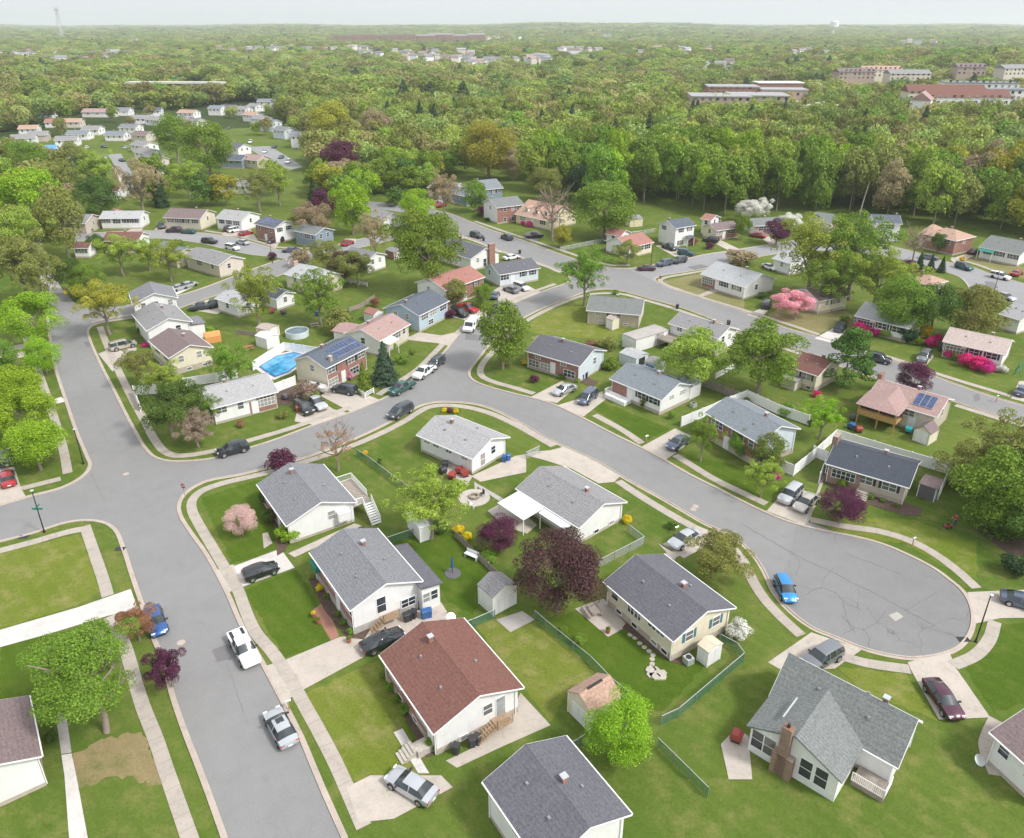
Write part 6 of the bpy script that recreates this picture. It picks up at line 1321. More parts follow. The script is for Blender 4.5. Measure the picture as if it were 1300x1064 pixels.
ng = bpy.data.node_groups.new('woodland', 'GeometryNodeTree'); ng.interface.new_socket('Geometry', in_out='INPUT', socket_type='NodeSocketGeometry'); ng.interface.new_socket('Geometry', in_out='OUTPUT', socket_type='NodeSocketGeometry')
gi = ng.nodes.new('NodeGroupInput'); go = ng.nodes.new('NodeGroupOutput'); ip = ng.nodes.new('GeometryNodeInstanceOnPoints'); ci = ng.nodes.new('GeometryNodeCollectionInfo')
ci.inputs['Collection'].default_value = pcol; ci.inputs['Separate Children'].default_value = True; ci.inputs['Reset Children'].default_value = True
rv = ng.nodes.new('FunctionNodeRandomValue'); rv.data_type = 'FLOAT_VECTOR'; rv.inputs[0].default_value = (0, 0, 0); rv.inputs[1].default_value = (.12, .12, 6.28)
ri = ng.nodes.new('FunctionNodeRandomValue'); ri.data_type = 'INT'; ri.inputs[4].default_value = 0; ri.inputs[5].default_value = 20
mi_ = ng.nodes.new('ShaderNodeMath'); mi_.operation = 'MODULO'; mi_.inputs[1].default_value = 6.6
na = ng.nodes.new('GeometryNodeInputNamedAttribute'); na.data_type = 'FLOAT_VECTOR'; na.inputs[0].default_value = 'sc'
lk = ng.links.new; lk(gi.outputs[0], ip.inputs['Points']); lk(ci.outputs[0], ip.inputs['Instance']); ip.inputs['Pick Instance'].default_value = True
lk(ri.outputs[2], ip.inputs['Instance Index']); lk(rv.outputs[0], ip.inputs['Rotation']); lk(na.outputs[0], ip.inputs['Scale']); lk(ip.outputs[0], go.inputs[0])
md = wo_.modifiers.new('trees', 'NODES'); md.node_group = ng
# ---- far buildings
FW = MB().box(-.8, .8, -.08, .1, 0, 1.5).mesh('window', ['window glass'])
def far_block(name, label, cat, X, Y, z, yaw, ln, wd, h, wall, roof, rise=0, rows=0, group=None):
    r = empty(name, (X, Y, z), yaw, label, cat, group); MB().box(-ln/2, ln/2, -wd/2, wd/2, -18, h).build('wall', wall, r)
    m = MB()
    if rise: m.ext([(-wd/2-.5, h), (wd/2+.5, h), (0, h+rise)], -ln/2-.5, ln/2+.5)
    else: m.box(-ln/2-.4, ln/2+.4, -wd/2-.4, wd/2+.4, h+.01, h+.6)
    m.build('roof', roof, r)
    for k in range(rows):
        n = max(2, int(ln/4))
        for i in range(n): x = -ln/2+ln*(i+.5)/n; obj('window', FW, r, (x, -wd/2, 1.2+3*k))
    return r
def onterr(px, py, up=14):      # buildings that rise out of the canopy: ground of the next rise, trees hide their feet
    X, Y = g(px, py)
    for _ in range(8): X, Y = g(px, py, terr(X, Y)+up)
    return X, Y, terr(X, Y)+up
rfs = ['roof light grey', 'roof weathered', 'roof weathered', 'roof brown', 'roof grey', 'roof pink brown', 'roof grey']
for i, (X, Y) in enumerate(SPW):
    d = hypot(X, Y); k = 1+max(0, d-900)/1500
    r = far_block('distant_house', 'tiny pale house showing above the distant woods', 'house', X, Y, terr(X, Y)+6.5, rs.uniform(-.9, .9), rs.uniform(8, 13)*min(k, 1.3), 8, rs.uniform(2.5, 5), 'siding white' if rs.random() < .45 else 'siding beige', rfs[i % 7], 2.5, 0, 'pale houses above the distant woods')
for px, py, L_, Wd, hh, z in ((912, 128, 34, 24, 3, 0), (928, 120, 32, 20, 5, 0), (960, 127, 34, 24, 3, 0), (992, 122, 28, 18, 4, 0)):
    X, Y, z = onterr(px, py, 15); far_block('school_building', {912: 'low white roofed brick block at the left of the school', 928: 'taller brick block with high windows in the middle of the school', 960: 'low brick block before the taller school block', 992: 'brick block at the right end of the school'}[px], 'building', X, Y, z, R_(-6), L_, Wd, hh, 'brick pale' if px != 928 else 'brick red', 'roof light grey', 0, 1 if px != 928 else 2)
for i, (px, py, yaw, ln, wd, hh, wl, rf, rise, rows, lb) in enumerate([(1082, 101, 5, 32, 14, 6.5, 'brick pale', 'roof brown', 3, 3, 'brick apartment block at the left of the hillside row'), (1115, 98, 0, 34, 14, 6.5, 'siding cream', 'roof tan', 3, 3, 'cream apartment block in the hillside row'), (1150, 102, 0, 34, 14, 5.5, 'siding beige', 'roof weathered', 3, 2, 'grey roofed apartment block in the hillside row'),
        (1228, 95, -5, 24, 14, 6.5, 'brick pale', 'roof brown', 3, 3, 'brown apartment block on the right hill'), (1240, 118, -8, 46, 14, 6.5, 'siding white', 'roof blue grey', 0, 3, 'long white flat roofed apartment block'), (1290, 127, -8, 40, 14, 6, 'siding white', 'roof blue grey', 0, 2, 'lower white apartment block at the right edge'), (1285, 96, 15, 30, 12, 6, 'siding beige', 'roof weathered', 3, 2, 'tan building on the hill at the right edge'),
        (1195, 127, -3, 46, 12, 5, 'siding cream', 'roof brown red', 4, 2, 'upper row of red roofed townhouses'), (1222, 133, -3, 46, 12, 4.5, 'siding white', 'roof brown red', 4, 2, 'lower row of red roofed townhouses'), (1168, 138, 60, 18, 10, 5, 'siding white', 'roof pink brown', 4, 1, 'white end gable of the red roofed townhouses'),
        (986, 119, 0, 30, 14, 7, 'brick red', 'siding white', 0, 1, 'small flat brick building beside the car park')]):
    X, Y, z = onterr(px, py); far_block('apartment_block', lb, 'building', X, Y, z, R_(yaw), ln, wd, hh, wl, rf, rise, rows)
for i, (px, ln) in enumerate([(440, 70), (462, 80), (485, 80), (508, 90), (535, 80), (560, 70), (585, 70), (605, 50)]):
    X, Y, z = onterr(px, 50); far_block('brick_complex', 'dull red brick block of the long complex near the horizon', 'building', X, Y, z, 0, ln, 30, 12 if i % 2 else 9, 'brick red', 'roof weathered', 4 if i > 3 else 0, 2, 'red brick blocks near the horizon')
X, Y, z = onterr(990, 127); sheet('car_park', [(X-45, Y-25), (X+30, Y-25), (X+30, Y+25), (X-45, Y+25)], z-1, 'concrete light')
X, Y, z = onterr(225, 116, 8); b = empty('highway_bridge', (X, Y, z), R_(-3), 'long pale highway bridge crossing among the far trees', 'bridge'); MB().box(-38, 38, -5, 5, 5.8, 7).build('deck', 'concrete light', b); m = MB()
for x in range(-30, 31, 15): m.box(x-.7, x+.7, -5, 5, -2, 5.5)
m.build('pier', 'concrete grey', b)
s_ = empty('highway_sign', (g(228, 114)[0], g(228, 114)[1]-6, terr(*g(228, 114))), 0, 'green gantry sign above the highway bridge', 'sign'); MB().box(-3.5, 3.5, -.15, .15, 8, 12.5).build('panel', 'awning green', s_); MB().box(-.3, .3, -.3, .3, 0, 8).build('post', 'steel', s_)
X, Y, z = onterr(1057, 47, 0); wt = empty('water_tower', (X, Y, z), 0, 'white water tower standing above the distant woods', 'water tower'); Yd = hypot(X, Y); k = Yd/F
m = MB(); n = 24; prof = [(0, 1.0), (.8, .98), (1, .85), (1, .25), (.75, .05), (.3, 0)]
for i in range(n):
    a0, a1 = 2*pi*i/n, 2*pi*(i+1)/n
    for (r0, z0), (r1, z1) in zip(prof, prof[1:]): m.add([(r0*4.4*k*cos(a0), r0*4.4*k*sin(a0), (8+z0*8)*k), (r0*4.4*k*cos(a1), r0*4.4*k*sin(a1), (8+z0*8)*k), (r1*4.4*k*cos(a1), r1*4.4*k*sin(a1), (8+z1*8)*k), (r1*4.4*k*cos(a0), r1*4.4*k*sin(a0), (8+z1*8)*k)], [(3, 2, 1, 0)])
m.build('tank', 'siding white', wt); MB().tube((0, 0, 0), (0, 0, 8.2*k), .9*k).build('stem', 'siding white', wt)
X, Y, z = onterr(80, 52, 0); k = .8*hypot(X, Y)/F; rt = empty('radio_tower', (X, Y, z), 0, 'grey lattice radio tower on the left skyline', 'tower'); m = MB()
for sx, sy in ((1, 1), (1, -1), (-1, 1), (-1, -1)): m.tube((sx*2.6*k, sy*2.6*k, 0), (sx*1.0*k, sy*1.0*k, 36*k), .28*k, .2*k, n=4)
for j in range(7):
    z0, z1 = 36*k*j/7, 36*k*(j+1)/7; w0, w1 = (2.6-1.6*j/7)*k, (2.6-1.6*(j+1)/7)*k
    for sy in (1, -1): m.tube((-w0, sy*w0, z0), (w1, sy*w1, z1), .12*k, n=4); m.tube((w0, sy*w0, z0), (-w1, sy*w1, z1), .12*k, n=4)
m.build('lattice', 'steel', rt); m = MB()
for x in (-2.4, -.8, .8, 2.4): m.tube((x*k, 0, 36*k), (x*k, 0, 39*k), .3*k, n=5)
m.box(-3*k, 3*k, -.5*k, .5*k, 35.5*k, 36.2*k); m.build('antennas', 'steel', rt)
# ------------------------------------------------------------------ fences
def fence(kind, s, label, h=None):
    h = h or {'vinyl': 1.8, 'chain': 1.2, 'wood': 1.6, 'low': 1.1, 'rail': 1.0}[kind]
    P = [g(*q, h) for q in pp(s)]; o = P[0]; r = empty({'vinyl': 'vinyl_fence', 'chain': 'chain_link_fence', 'wood': 'wooden_fence', 'low': 'white_fence', 'rail': 'rail_fence'}[kind], (*o, 0), 0, label, 'fence')
    pan = MB(); post = MB(); ra = MB()
    for a, b in zip(P, P[1:]):
        a = (a[0]-o[0], a[1]-o[1]); b = (b[0]-o[0], b[1]-o[1]); L = hypot(b[0]-a[0], b[1]-a[1]); ux, uy = (b[0]-a[0])/L, (b[1]-a[1])/L; nx, ny = -uy, ux; n = max(1, round(L/2.4))
        def slab(mb, s0, s1, t, z0, z1):
            mb.prism([(a[0]+ux*s0+nx*t, a[1]+uy*s0+ny*t), (a[0]+ux*s1+nx*t, a[1]+uy*s1+ny*t), (a[0]+ux*s1-nx*t, a[1]+uy*s1-ny*t), (a[0]+ux*s0-nx*t, a[1]+uy*s0-ny*t)], z0, z1)
        for i in range(n+1): 
            w_ = .075 if kind != 'chain' else .03; slab(post, L*i/n-w_, L*i/n+w_, w_, 0, h+.08)
        if kind == 'chain': slab(pan, 0, L, .008, .05, h-.04); ra.tube((*a, h), (*b, h), .035, n=6)
        elif kind == 'rail':
            for z in (.35, .65, .95): slab(ra, 0, L, .03, z, z+.12)
        elif kind == 'wood':
            k = int(L/.16)
            for i in range(k): slab(pan, L*i/k+.01, L*(i+1)/k-.01, .012+.006*(i % 2), .05, h-.05*(i % 3 == 0))
        else: slab(pan, .08, L-.08, .02, .08, h-.1); slab(ra, .07, L-.07, .045, h-.14, h-.02); slab(ra, .07, L-.07, .045, .05, .2)
    if pan.v: pan.build('panel', {'chain': chm, 'wood': 'wood grey'}.get(kind, 'white trim'), r)
    post.build('post', {'chain': 'steel', 'wood': 'wood grey'}.get(kind, 'white trim'), r)
    if ra.v: ra.build('rail', {'chain': 'aluminium', 'wood': 'wood grey'}.get(kind, 'white trim'), r)
chm = 'chain link green'
fence('vinyl', '866,529 905,513', 'white vinyl fence panel left of the brick fronted blue-grey roofed house'); fence('vinyl', '905,513 918,507 949,495 988,513 1028,527', 'white vinyl fence zigzagging round the rear yard with green shrubs')
fence('vinyl', '992,583.5 1009,590.5 1036,569 1063,545 1135,567 1207,588 1206,594 1194,620', 'long white vinyl fence behind the charcoal roofed house'); fence('vinyl', '1034,566 1052,573 1042,600', 'white fence spur beside the brick chimney')
fence('vinyl', '176,510 168,490 197,488', 'white fence in front of the dense dark tree'); fence('vinyl', '232,480 250,477 272,474 300,468', 'white fence below the brown roofed cream house'); fence('vinyl', '320,459 340,446 359.7,434.5 385,438 404,441', 'tall white fence around the swimming pool')
fence('vinyl', '345,488 374,477', 'white fence stub between the rancher and the pool'); fence('rail', '455,494 463,499 474,493', 'short white picket fence around the slim conifer')
fence('low', '909,474 920,468 932,461', 'low white fence beyond the yellow-green tree'); fence('wood', '894,480 918,489 942,498', 'weathered wooden fence beside the lawn under the yellow-green tree'); fence('wood', '578,674 604,699 637,730', 'low wooden fence along the shrub row to the white shed', 1.0)
fence('wood', '300,418 335,424 345,420', 'grey wooden fence piece behind the sheds', 1.0); fence('wood', '443,390 458,385 475,374', 'wooden garden fence behind the light blue house', 1.1); fence('rail', '425,350 445,355 466,359', 'blue and yellow painted rail fence beside the pale roofed house')
fence('chain', '679,775 693,787 707,798.5 750,833 778,862 805,883', 'green chain link fence from the copper beech to the lime tree'); fence('chain', '840,909 862,899 945.5,828.6 936,816 915,805', 'green chain link fence around the cream house back yard'); fence('chain', '836,937 876,976 900,1000', 'green chain link fence running off the bottom edge')
fence('chain', '585,791 600,786 628,774', 'green chain link fence below the white shed'); fence('chain', '722,944 734,938 742,932', 'short green chain link fence beside the slate blue roof'); fence('chain', '452,570 468,580 503.6,607 528.6,623.6', 'green chain link fence across the corner lawn'); fence('chain', '492,682 524.5,671', 'chain link fence beneath the pale weeping tree')
chm = 'chain link grey'
fence('chain', '760,711 818.5,681 797.7,665', 'grey chain link fence round the side lawn of the weathered roofed house'); fence('chain', '711,314 740,308 769,302', 'grey chain link fence beside the utility pole lawn'); fence('chain', '799,295 815,293 832,290', 'grey chain link fence behind the rust roofed rancher')
fence('chain', '668,574 685,566', 'grey chain link fence beside the white house path'); fence('wood', '430,187 448,182 452,176', 'red-brown wooden fence beside the far white house')
# ------------------------------------------------------------------ pools and gardens
def disc(mb, x, y, r, z0, z1, n=28, mi=0, r2=None): mb.prism([(x+r*cos(2*pi*i/n), y+(r2 or r)*sin(2*pi*i/n)) for i in range(n)], z0, z1, mi)
P = W(pp('331,466 352,453 372,449 384,452 380,462 366,472 350,478 342,474')); c = (sum(p[0] for p in P)/8, sum(p[1] for p in P)/8)
r = empty('swimming_pool', (*c, 0), 0, 'blue swimming pool behind the brick house with solar panels', 'swimming pool'); L_ = [(x-c[0], y-c[1]) for x, y in P]
big = [(x*1.28, y*1.3) for x, y in L_]; MB().prism(big, 0, .06).build('pool_deck', 'concrete light', r); MB().prism([(x*1.09, y*1.1) for x, y in L_], .0, .13).build('coping', 'plastic blue', r); MB().prism(L_, .05, .17).build('water', 'pool water', r)
x, y = g(377, 421.5, .8); r = empty('round_pool', (x, y, 0), 0, 'round above ground pool with dark water', 'pool'); m = MB(); n = 30; R0 = 14.5*mpp(421, 1)
for i in range(n):
    a0, a1 = 2*pi*i/n, 2*pi*(i+1)/n; q = [((R0)*cos(a), (R0)*sin(a)) for a in (a0, a1)]; q2 = [((R0-.12)*cos(a), (R0-.12)*sin(a)) for a in (a0, a1)]
    m.prism([q[0], q[1], q2[1], q2[0]], 0, 1.2)
m.build('wall', 'siding pale blue', r); w_ = MB(); disc(w_, 0, 0, R0-.13, .3, .95); w_.build('water', 'old pool water', r)
x, y = g(602, 632); r = empty('patio_circle', (x, y, 0), 0, 'round paved patio with fire pit and two chairs on the green lawn', 'patio'); m = MB(); R0 = 20*mpp(632); disc(m, 0, 0, R0, 0, .06); m.build('paving', 'stone', r)
m = MB()
for i in range(12): a = 2*pi*i/12; disc(m, R0*.28*cos(a), R0*.28*sin(a), .16, .06, .42, 7)
m.build('stone_ring', 'wood grey', r); 
def chair(px, py, mat, label, rz=0, grp='garden chairs'):
    x, y = g(px, py, .4); r = empty('garden_chair', (x, y, .06), rz, label, 'chair', grp); MB().box(-.26, .26, -.25, .25, .4, .45).build('seat', mat, r); MB().box(-.26, .26, .22, .28, .46, 1.0).build('backrest', mat, r)
    for sx in (-.22, .22):
        for sy in (-.2, .2): MB().box(sx-.02, sx+.02, sy-.02, sy+.02, 0, .4).build('leg', mat, r)
chair(597, 640, 'white trim', 'white chair on the round patio, left of the fire pit', 2.2); chair(612, 627, 'plastic black', 'dark chair on the round patio, right of the fire pit', -1)
def table(px, py, label, mat='wood', rz=0, picnic=True):
    x, y = g(px, py, .7); r = empty('picnic_table' if picnic else 'patio_table', (x, y, .04), rz, label, 'table'); m = MB()
    for i in range(5): m.box(-.9, .9, -.38+i*.155, -.24+i*.155, .72, .76)
    m.build('tabletop', mat, r)
    if picnic:
        for s in (-1, 1): MB().box(-.9, .9, s*.72-.14, s*.72+.14, .42, .46).build('bench', mat, r)
    for s in (-.65, .65):
        for q in (-1, 1): MB().tube((s, q*.15, .72), (s, q*.7, 0), .045, n=4).build('leg', mat, r)
table(753, 773, 'long patio table with benches on the concrete patio of the cream house', 'wood grey', headg(753, 773, 10, 14)); table(315, 440, 'red-brown picnic table under the loose green tree', 'terracotta', .6); table(399, 411, 'weathered picnic table beside the round pool', 'wood grey', .4)
def lamp(px, py, hpx, label, lean=0, sign=None):
    x, y = g(px, py); t = dep(py); h = 5.2; r = empty('street_lamp', (x, y, 0), 0, label, 'street lamp', 'black street lamps with short arms')
    h = 6.0 if px < 100 or px > 1200 and py > 600 else 5.5
    MB().tube((0, 0, 0), (0, 0, h), .085, .05).build('post', 'black paint', r); MB().tube((0, 0, 0), (0, 0, .5), .16, .1).build('base', 'black paint', r); m = MB().tube((0, 0, h), (0, 0, h+.18), .07, .22, n=10); m.build('lamp_head', 'blind glass', r); MB().tube((0, 0, h+.19), (0, 0, h+.3), .24, .06, n=10).build('lamp_cap', 'aluminium', r)
    if sign: MB().box(-.65, .65, -.02, .02, 3.4, 3.65).build('street_name_sign', 'awning green', r); MB().box(-.02, .02, -.6, .6, 3.7, 3.92).build('street_name_sign', 'awning green', r)
lamp(56.5, 676, 35, 'street lamp carrying green street name signs at the left crossroads', sign=1); lamp(1238.5, 815, 45, 'street lamp on the verge beside the cul-de-sac storm drain'); lamp(1261, 374, 20, 'street lamp at the right hand side street', ); lamp(826.5, 337, 22, 'street lamp beside the maroon parked car')
lamp(106, 589, 20, 'street lamp beside the grass corner at the left crossroads'); lamp(346, 334, 16, 'street lamp at the crimson bush corner')
def pole(px, py, hpole, label, arm=1, mat='bark'):
    x, y = g(px, py); r = empty('utility_pole', (x, y, 0), .3, label, 'utility pole'); MB().tube((0, 0, 0), (.1, 0, hpole), .16, .11).build('post', mat, r)
    if arm: MB().box(-1.1, 1.3, -.06, .06, hpole-.8, hpole-.68).build('crossarm', mat, r); MB().tube((.35, 0, hpole-2.2), (.35, 0, hpole-1.4), .2).build('transformer', 'steel', r)
pole(709.5, 314, 9.5, 'wooden utility pole beside the bare spreading tree'); pole(488.5, 237, 8, 'wooden utility pole among the trees left of the main street', 1); x, y = g(72, 348); 
r = empty('dead_tree', (*g(1089, 280), 0), 0, 'tall dead broken trunk standing before the wood', 'tree'); MB().tube((0, 0, 0), (.6, 0, 6), .24, .2).tube((.6, 0, 6), (1.5, .2, 12.5), .2, .06).build('trunk', 'bark pale', r)
def stop(px, py, label, rz):
    x, y = g(px, py, 2.1); r = empty('stop_sign', (x, y, 0), rz, label, 'stop sign'); MB().box(-.03, .03, .0, .05, 0, 2.5).build('post', 'steel', r); m = MB(); n = 8; q = [(.38*cos(pi/8+i*pi/4), .38*sin(pi/8+i*pi/4)) for i in range(8)]
    m.ext([(a, 2.1+b) for a, b in q], -.02, 0, 'y'); m.build('panel', 'plastic red', r)
    cu = bpy.data.curves.new('lettering', 'FONT'); cu.body = 'STOP'; cu.size = .28; cu.align_x = 'CENTER'; cu.align_y = 'CENTER'; cu.extrude = .004; cu.materials.append(MATS['white trim']); tmp = bpy.data.objects.new('lettering', cu); C.objects.link(tmp); me = bpy.data.meshes.new_from_object(tmp); C.objects.unlink(tmp); bpy.data.objects.remove(tmp); o = obj('lettering', me, r, (0, -.03, 2.1)); o.rotation_euler = (pi/2, 0, 0)
stop(232, 617, 'red stop sign facing the left crossroads', -.35); stop(838.5, 352, 'red stop sign on the point of the corner island', -.6); stop(1257, 373, 'red stop sign on the right hand side street', .4)
x, y = g(83, 372, 2); r = empty('warning_sign', (x, y, 0), 0, 'yellow diamond warning sign at the mouth of the left lane', 'sign'); MB().box(-.03, .03, 0, .04, 0, 2.6).build('post', 'steel', r); MB().ext([(-.55, 2.2), (0, 1.65), (.55, 2.2), (0, 2.75)], -.03, -.005, 'y').build('panel', 'plastic yellow', r)
def bin_(px, py, mat, label, grp='wheelie bins by the houses'):
    x, y = g(px, py, .6); r = empty('wheelie_bin', (x, y, 0), rs.uniform(-.5, .5), label, 'bin', grp); m = MB(); m.add([(-.24, -.26, 0), (.24, -.26, 0), (.24, .26, 0), (-.24, .26, 0), (-.3, -.34, 1), (.3, -.34, 1), (.3, .34, 1), (-.3, .34, 1)], [(3, 2, 1, 0), (4, 5, 6, 7), (0, 1, 5, 4), (1, 2, 6, 5), (2, 3, 7, 6), (3, 0, 4, 7)]); m.build('body', mat, r); MB().ext([(-.36, 1.01), (.38, 1.01), (.3, 1.1), (-.3, 1.08)], -.32, .32).build('lid', mat, r)
for i, (px, py) in enumerate(((516, 783), (520.5, 781), (525, 779))): bin_(px, py, 'plastic black', ('left', 'middle', 'right')[i]+' black wheelie bin of three beside the grey roofed brick house')
bin_(538.5, 779, 'plastic blue', 'blue recycling bin, left of two beside three black bins'); bin_(544.5, 777.5, 'plastic blue', 'blue recycling bin, right of two beside three black bins'); bin_(599, 941, 'plastic black', 'left black bin under the big white gable'); bin_(606, 938, 'plastic black', 'right black bin under the big white gable'); bin_(579, 950, 'plastic black', 'small dark bin at the brick corner of the white gable')
bin_(640, 582, 'plastic blue', 'blue bin, left of two at the pale roofed white house corner'); bin_(645, 580, 'plastic blue', 'blue bin, right of two at the pale roofed white house corner'); bin_(739, 478, 'plastic blue', 'blue bin at the brick corner beside the pale gable'); bin_(744, 476, 'plastic black', 'dark bin at the brick corner beside the pale gable'); bin_(378, 519, 'plastic red', 'red bin beside the black parked car')
bin_(860, 389, 'plastic black', 'black bin at the kerb above the pale grey roofed house'); bin_(925, 409.5, 'plastic black', 'black bin at the kerb behind the red chimney'); bin_(660, 319.5, 'plastic black', 'black bin at the kerb beside the white car'); bin_(614, 303.5, 'plastic black', 'black bin at the kerb of the main street'); bin_(1193.5, 442, 'plastic black', 'dark bin beside the driveway azaleas')
def acu(px, py, label):
    x, y = g(px, py, .4); r = empty('air_conditioner', (x, y, 0), .5, label, 'air conditioner'); MB().box(-.42, .42, -.42, .42, .05, .8).build('case', 'aluminium', r); MB().tube((0, 0, .8), (0, 0, .83), .3, n=14).build('fan_grille', 'dark frame', r)
acu(874, 838, 'square grey air conditioner at the cream house corner'); acu(880.5, 514, 'grey air conditioner beside the white gable'); acu(1104, 601, 'x') if False else None
def dish(px, py, label):
    x, y = g(px, py, 1); r = empty('satellite_dish', (x, y, 0), .4, label, 'satellite dish'); MB().tube((0, 0, 0), (0, 0, 1), .04).build('mast', 'steel', r); MB().tube((0, -.1, 1.1), (0, -.18, 1.2), .2, .5, n=14).build('dish', 'aluminium', r)
dish(572, 784, 'large satellite dish behind the brown-red roof'); dish(1241, 965, 'white satellite dish on the lawn at lower right')
x, y = g(574.5, 728); r = empty('closed_parasol', (x, y, 0), 0, 'closed dark blue parasol standing on the deep green lawn', 'parasol'); MB().tube((0, 0, 0), (0, 0, 2.6), .04).build('pole', 'dark frame', r); MB().tube((0, 0, .9), (0, 0, 2.5), .2, .05).build('canopy', 'plastic blue', r); MB().tube((0, 0, 0), (0, 0, .12), 1.0, .9, n=16).build('base', 'canvas grey', r)
x, y = g(598.5, 703.5, .6); r = empty('garden_bench', (x, y, 0), -.6, 'white garden bench beside the rear shrub row', 'bench'); MB().box(-.9, .9, -.3, .3, .5, .56).build('seat', 'awning white', r); MB().box(-.9, .9, .28, .34, .6, 1.0).build('backrest', 'awning white', r)
for sx in (-.8, .8): MB().box(sx-.04, sx+.04, -.25, .25, 0, .5).build('leg', 'awning white', r)
# clutter behind the pale roofed white house
for i, (px, py, mt, lb) in enumerate(((565, 589, 'plastic black', 'black covered grill behind the pale roofed house'), (562, 597, 'plastic black', 'dark ride on mower behind the pale roofed house'), (583, 597, 'plastic red', 'red patio seat, left of the cluttered row'), (590, 601, 'plastic red', 'red patio seat, right of the cluttered row'), (574, 604, 'plastic red', 'red cushion box on the cluttered patio'), (733.5, 662, 'plastic black', 'black grill beside the patio cover posts'), (935, 935, 'plastic red', 'red and white grill at the side of the L-shaped house'),
        (1084, 530, 'canvas grey', 'grey covered grill beside the wooden deck'), (1154, 546, 'plastic teal', 'teal cart beneath the tan hip roofed house'), (1090, 545, 'plastic red', 'red toy slide on the lawn by the wooden deck'), (1081, 541, 'plastic blue', 'blue toy on the lawn by the wooden deck'), (404, 398, 'plastic blue', 'blue toy heap under the open green tree'), (345, 395, 'plastic red', 'red toys in the rear yard of the low white house'), (360, 396, 'canvas grey', 'dark covered trampoline gear in the rear yard'), (347, 512, 'terracotta', 'potted plants before the brick fronted rancher'), (362, 504, 'canvas grey', 'covered garden furniture beside the boat'))):
    x, y = g(px, py, .5); r = empty('garden_item', (x, y, .04), i*.7, lb, 'garden item'); m = MB(); m.ext([(-.5, .35), (.5, .35), (.55, .8), (.2, 1.0), (-.35, 1.0), (-.5, .8)], -.45, .45); m.build('body', mt, r); l_ = MB()
    for sx in (-.35, .35): l_.box(sx-.04, sx+.04, -.4, .4, 0, .35)
    l_.build('leg', 'dark frame', r)
pa = MB(); pa.prism(W(pp('562,583 600,605 593,616 558,597')), 0, .05); o = pa.build('patio', 'stone'); tag(o, kind='structure')
r = empty('playhouse', (*g(270, 430, .5), 0), .5, 'orange canvas playhouse beside the cream gabled house', 'playhouse'); MB().ext([(-1.1, 0), (1.1, 0), (1.0, 1.3), (0, 2.1), (-1.0, 1.3)], -1.5, 1.5).build('canopy', 'canvas orange', r); MB().box(1.5, 1.56, -.5, .5, 0, 1.4).build('opening', 'dark frame', r)
# steppings stones and stone heap
m = MB()
for i, q in enumerate('800,806 806,810 812,817 818,822 824,827 829,832 828,837 828,843 827,847'.split()): x, y = g(*[float(v) for v in q.split(',')]); disc(m, x, y, .28, 0, .05, 7)
for i in range(12): x, y = g(833+8*cos(i), 855+5*sin(i*1.3)); disc(m, x, y, .45, 0, .1+.02*(i % 4), 6)
tag(m.build('stepping_stones', 'stone'), kind='structure')
# posts: mailbox, hydrants, manhole covers, drains, flag
def mbox(px, py, label):
    x, y = g(px, py, .8); r = empty('mailbox', (x, y, 0), .5, label, 'mailbox'); MB().box(-.05, .05, -.05, .05, 0, 1.05).build('post', 'wood', r); MB().ext([(-.1, 1.06), (.1, 1.06), (.1, 1.18), (0, 1.26), (-.1, 1.18)], -.25, .25).build('box', 'aluminium', r)
for q in ((1160, 686, 'grey mailbox on the sidewalk lawn above the cul-de-sac'), (859, 672, 'grey mailbox beside the silver-white saloon driveway'), (821, 556, 'white mailbox on the verge before the blue-grey roofed lawn'), (366, 893, 'green utility box beside the driveway kerb at lower centre'), (1266, 505, 'green utility post on the diagonal street verge')): mbox(*q)
m = MB()
for q in '230,816 880,647 883,643 160,602 1141,565 132,601'.split()[:4]: x, y = g(*[float(v) for v in q.split(',')]); disc(m, x, y, .42, .02, .034, 16)
tag(m.build('manhole_cover', 'kerb concrete'), 'round metal covers set in the street surface', kind='structure')
m = MB()
for q, a in (('152.5,697', 1.2), ('1223,812', .6), ('30,682', .1), ('561,450.5', .9)): x, y = g(*[float(v) for v in q.split(',')]); k = len(m.v); m.box(x-.6, x+.6, y-.35, y+.35, .02, .04)
tag(m.build('storm_drain', 'dark frame'), kind='structure')
x, y = g(531.5, 405); r = empty('flagpole', (x, y, 0), 0, 'small striped flag on a pole before the light blue house', 'flag'); MB().tube((0, 0, 0), (0, 0, 3.2), .04).build('pole', 'aluminium', r); f = MB()
for i in range(7): f.box(.04, .9, -.01, .01, 2.2+i*.13, 2.33+i*.13, i % 2)
f.build('cloth', ['plastic red', 'white trim'], r); MB().box(.04, .4, -.015, .015, 2.72, 3.12).build('canton', 'plastic blue', r)
x, y = g(1252, 472, .8); 
for px, py, lb in ((398, 781, 'yellow flower pot on the brick path'), (404, 789, 'dark glazed pot on the brick path'), (443, 813, 'maroon pot where brick path meets driveway'), (772, 801, 'terracotta pot on the concrete patio'), (847, 821, 'brown pot at the cream house corner')):
    x, y = g(px, py, .3); r = empty('flower_pot', (x, y, .04), 0, lb, 'flower pot'); MB().tube((0, 0, 0), (0, 0, .5), .18, .28, n=12).build('pot', 'terracotta', r); q = obj('plant', CRN['S'][0], r, (0, 0, .6)); q.scale = (.28, .28, .22); q.material_slots[0].link = 'OBJECT'; q.material_slots[0].material = MATS['leaf gold' if 'yellow' in lb else 'leaf green']
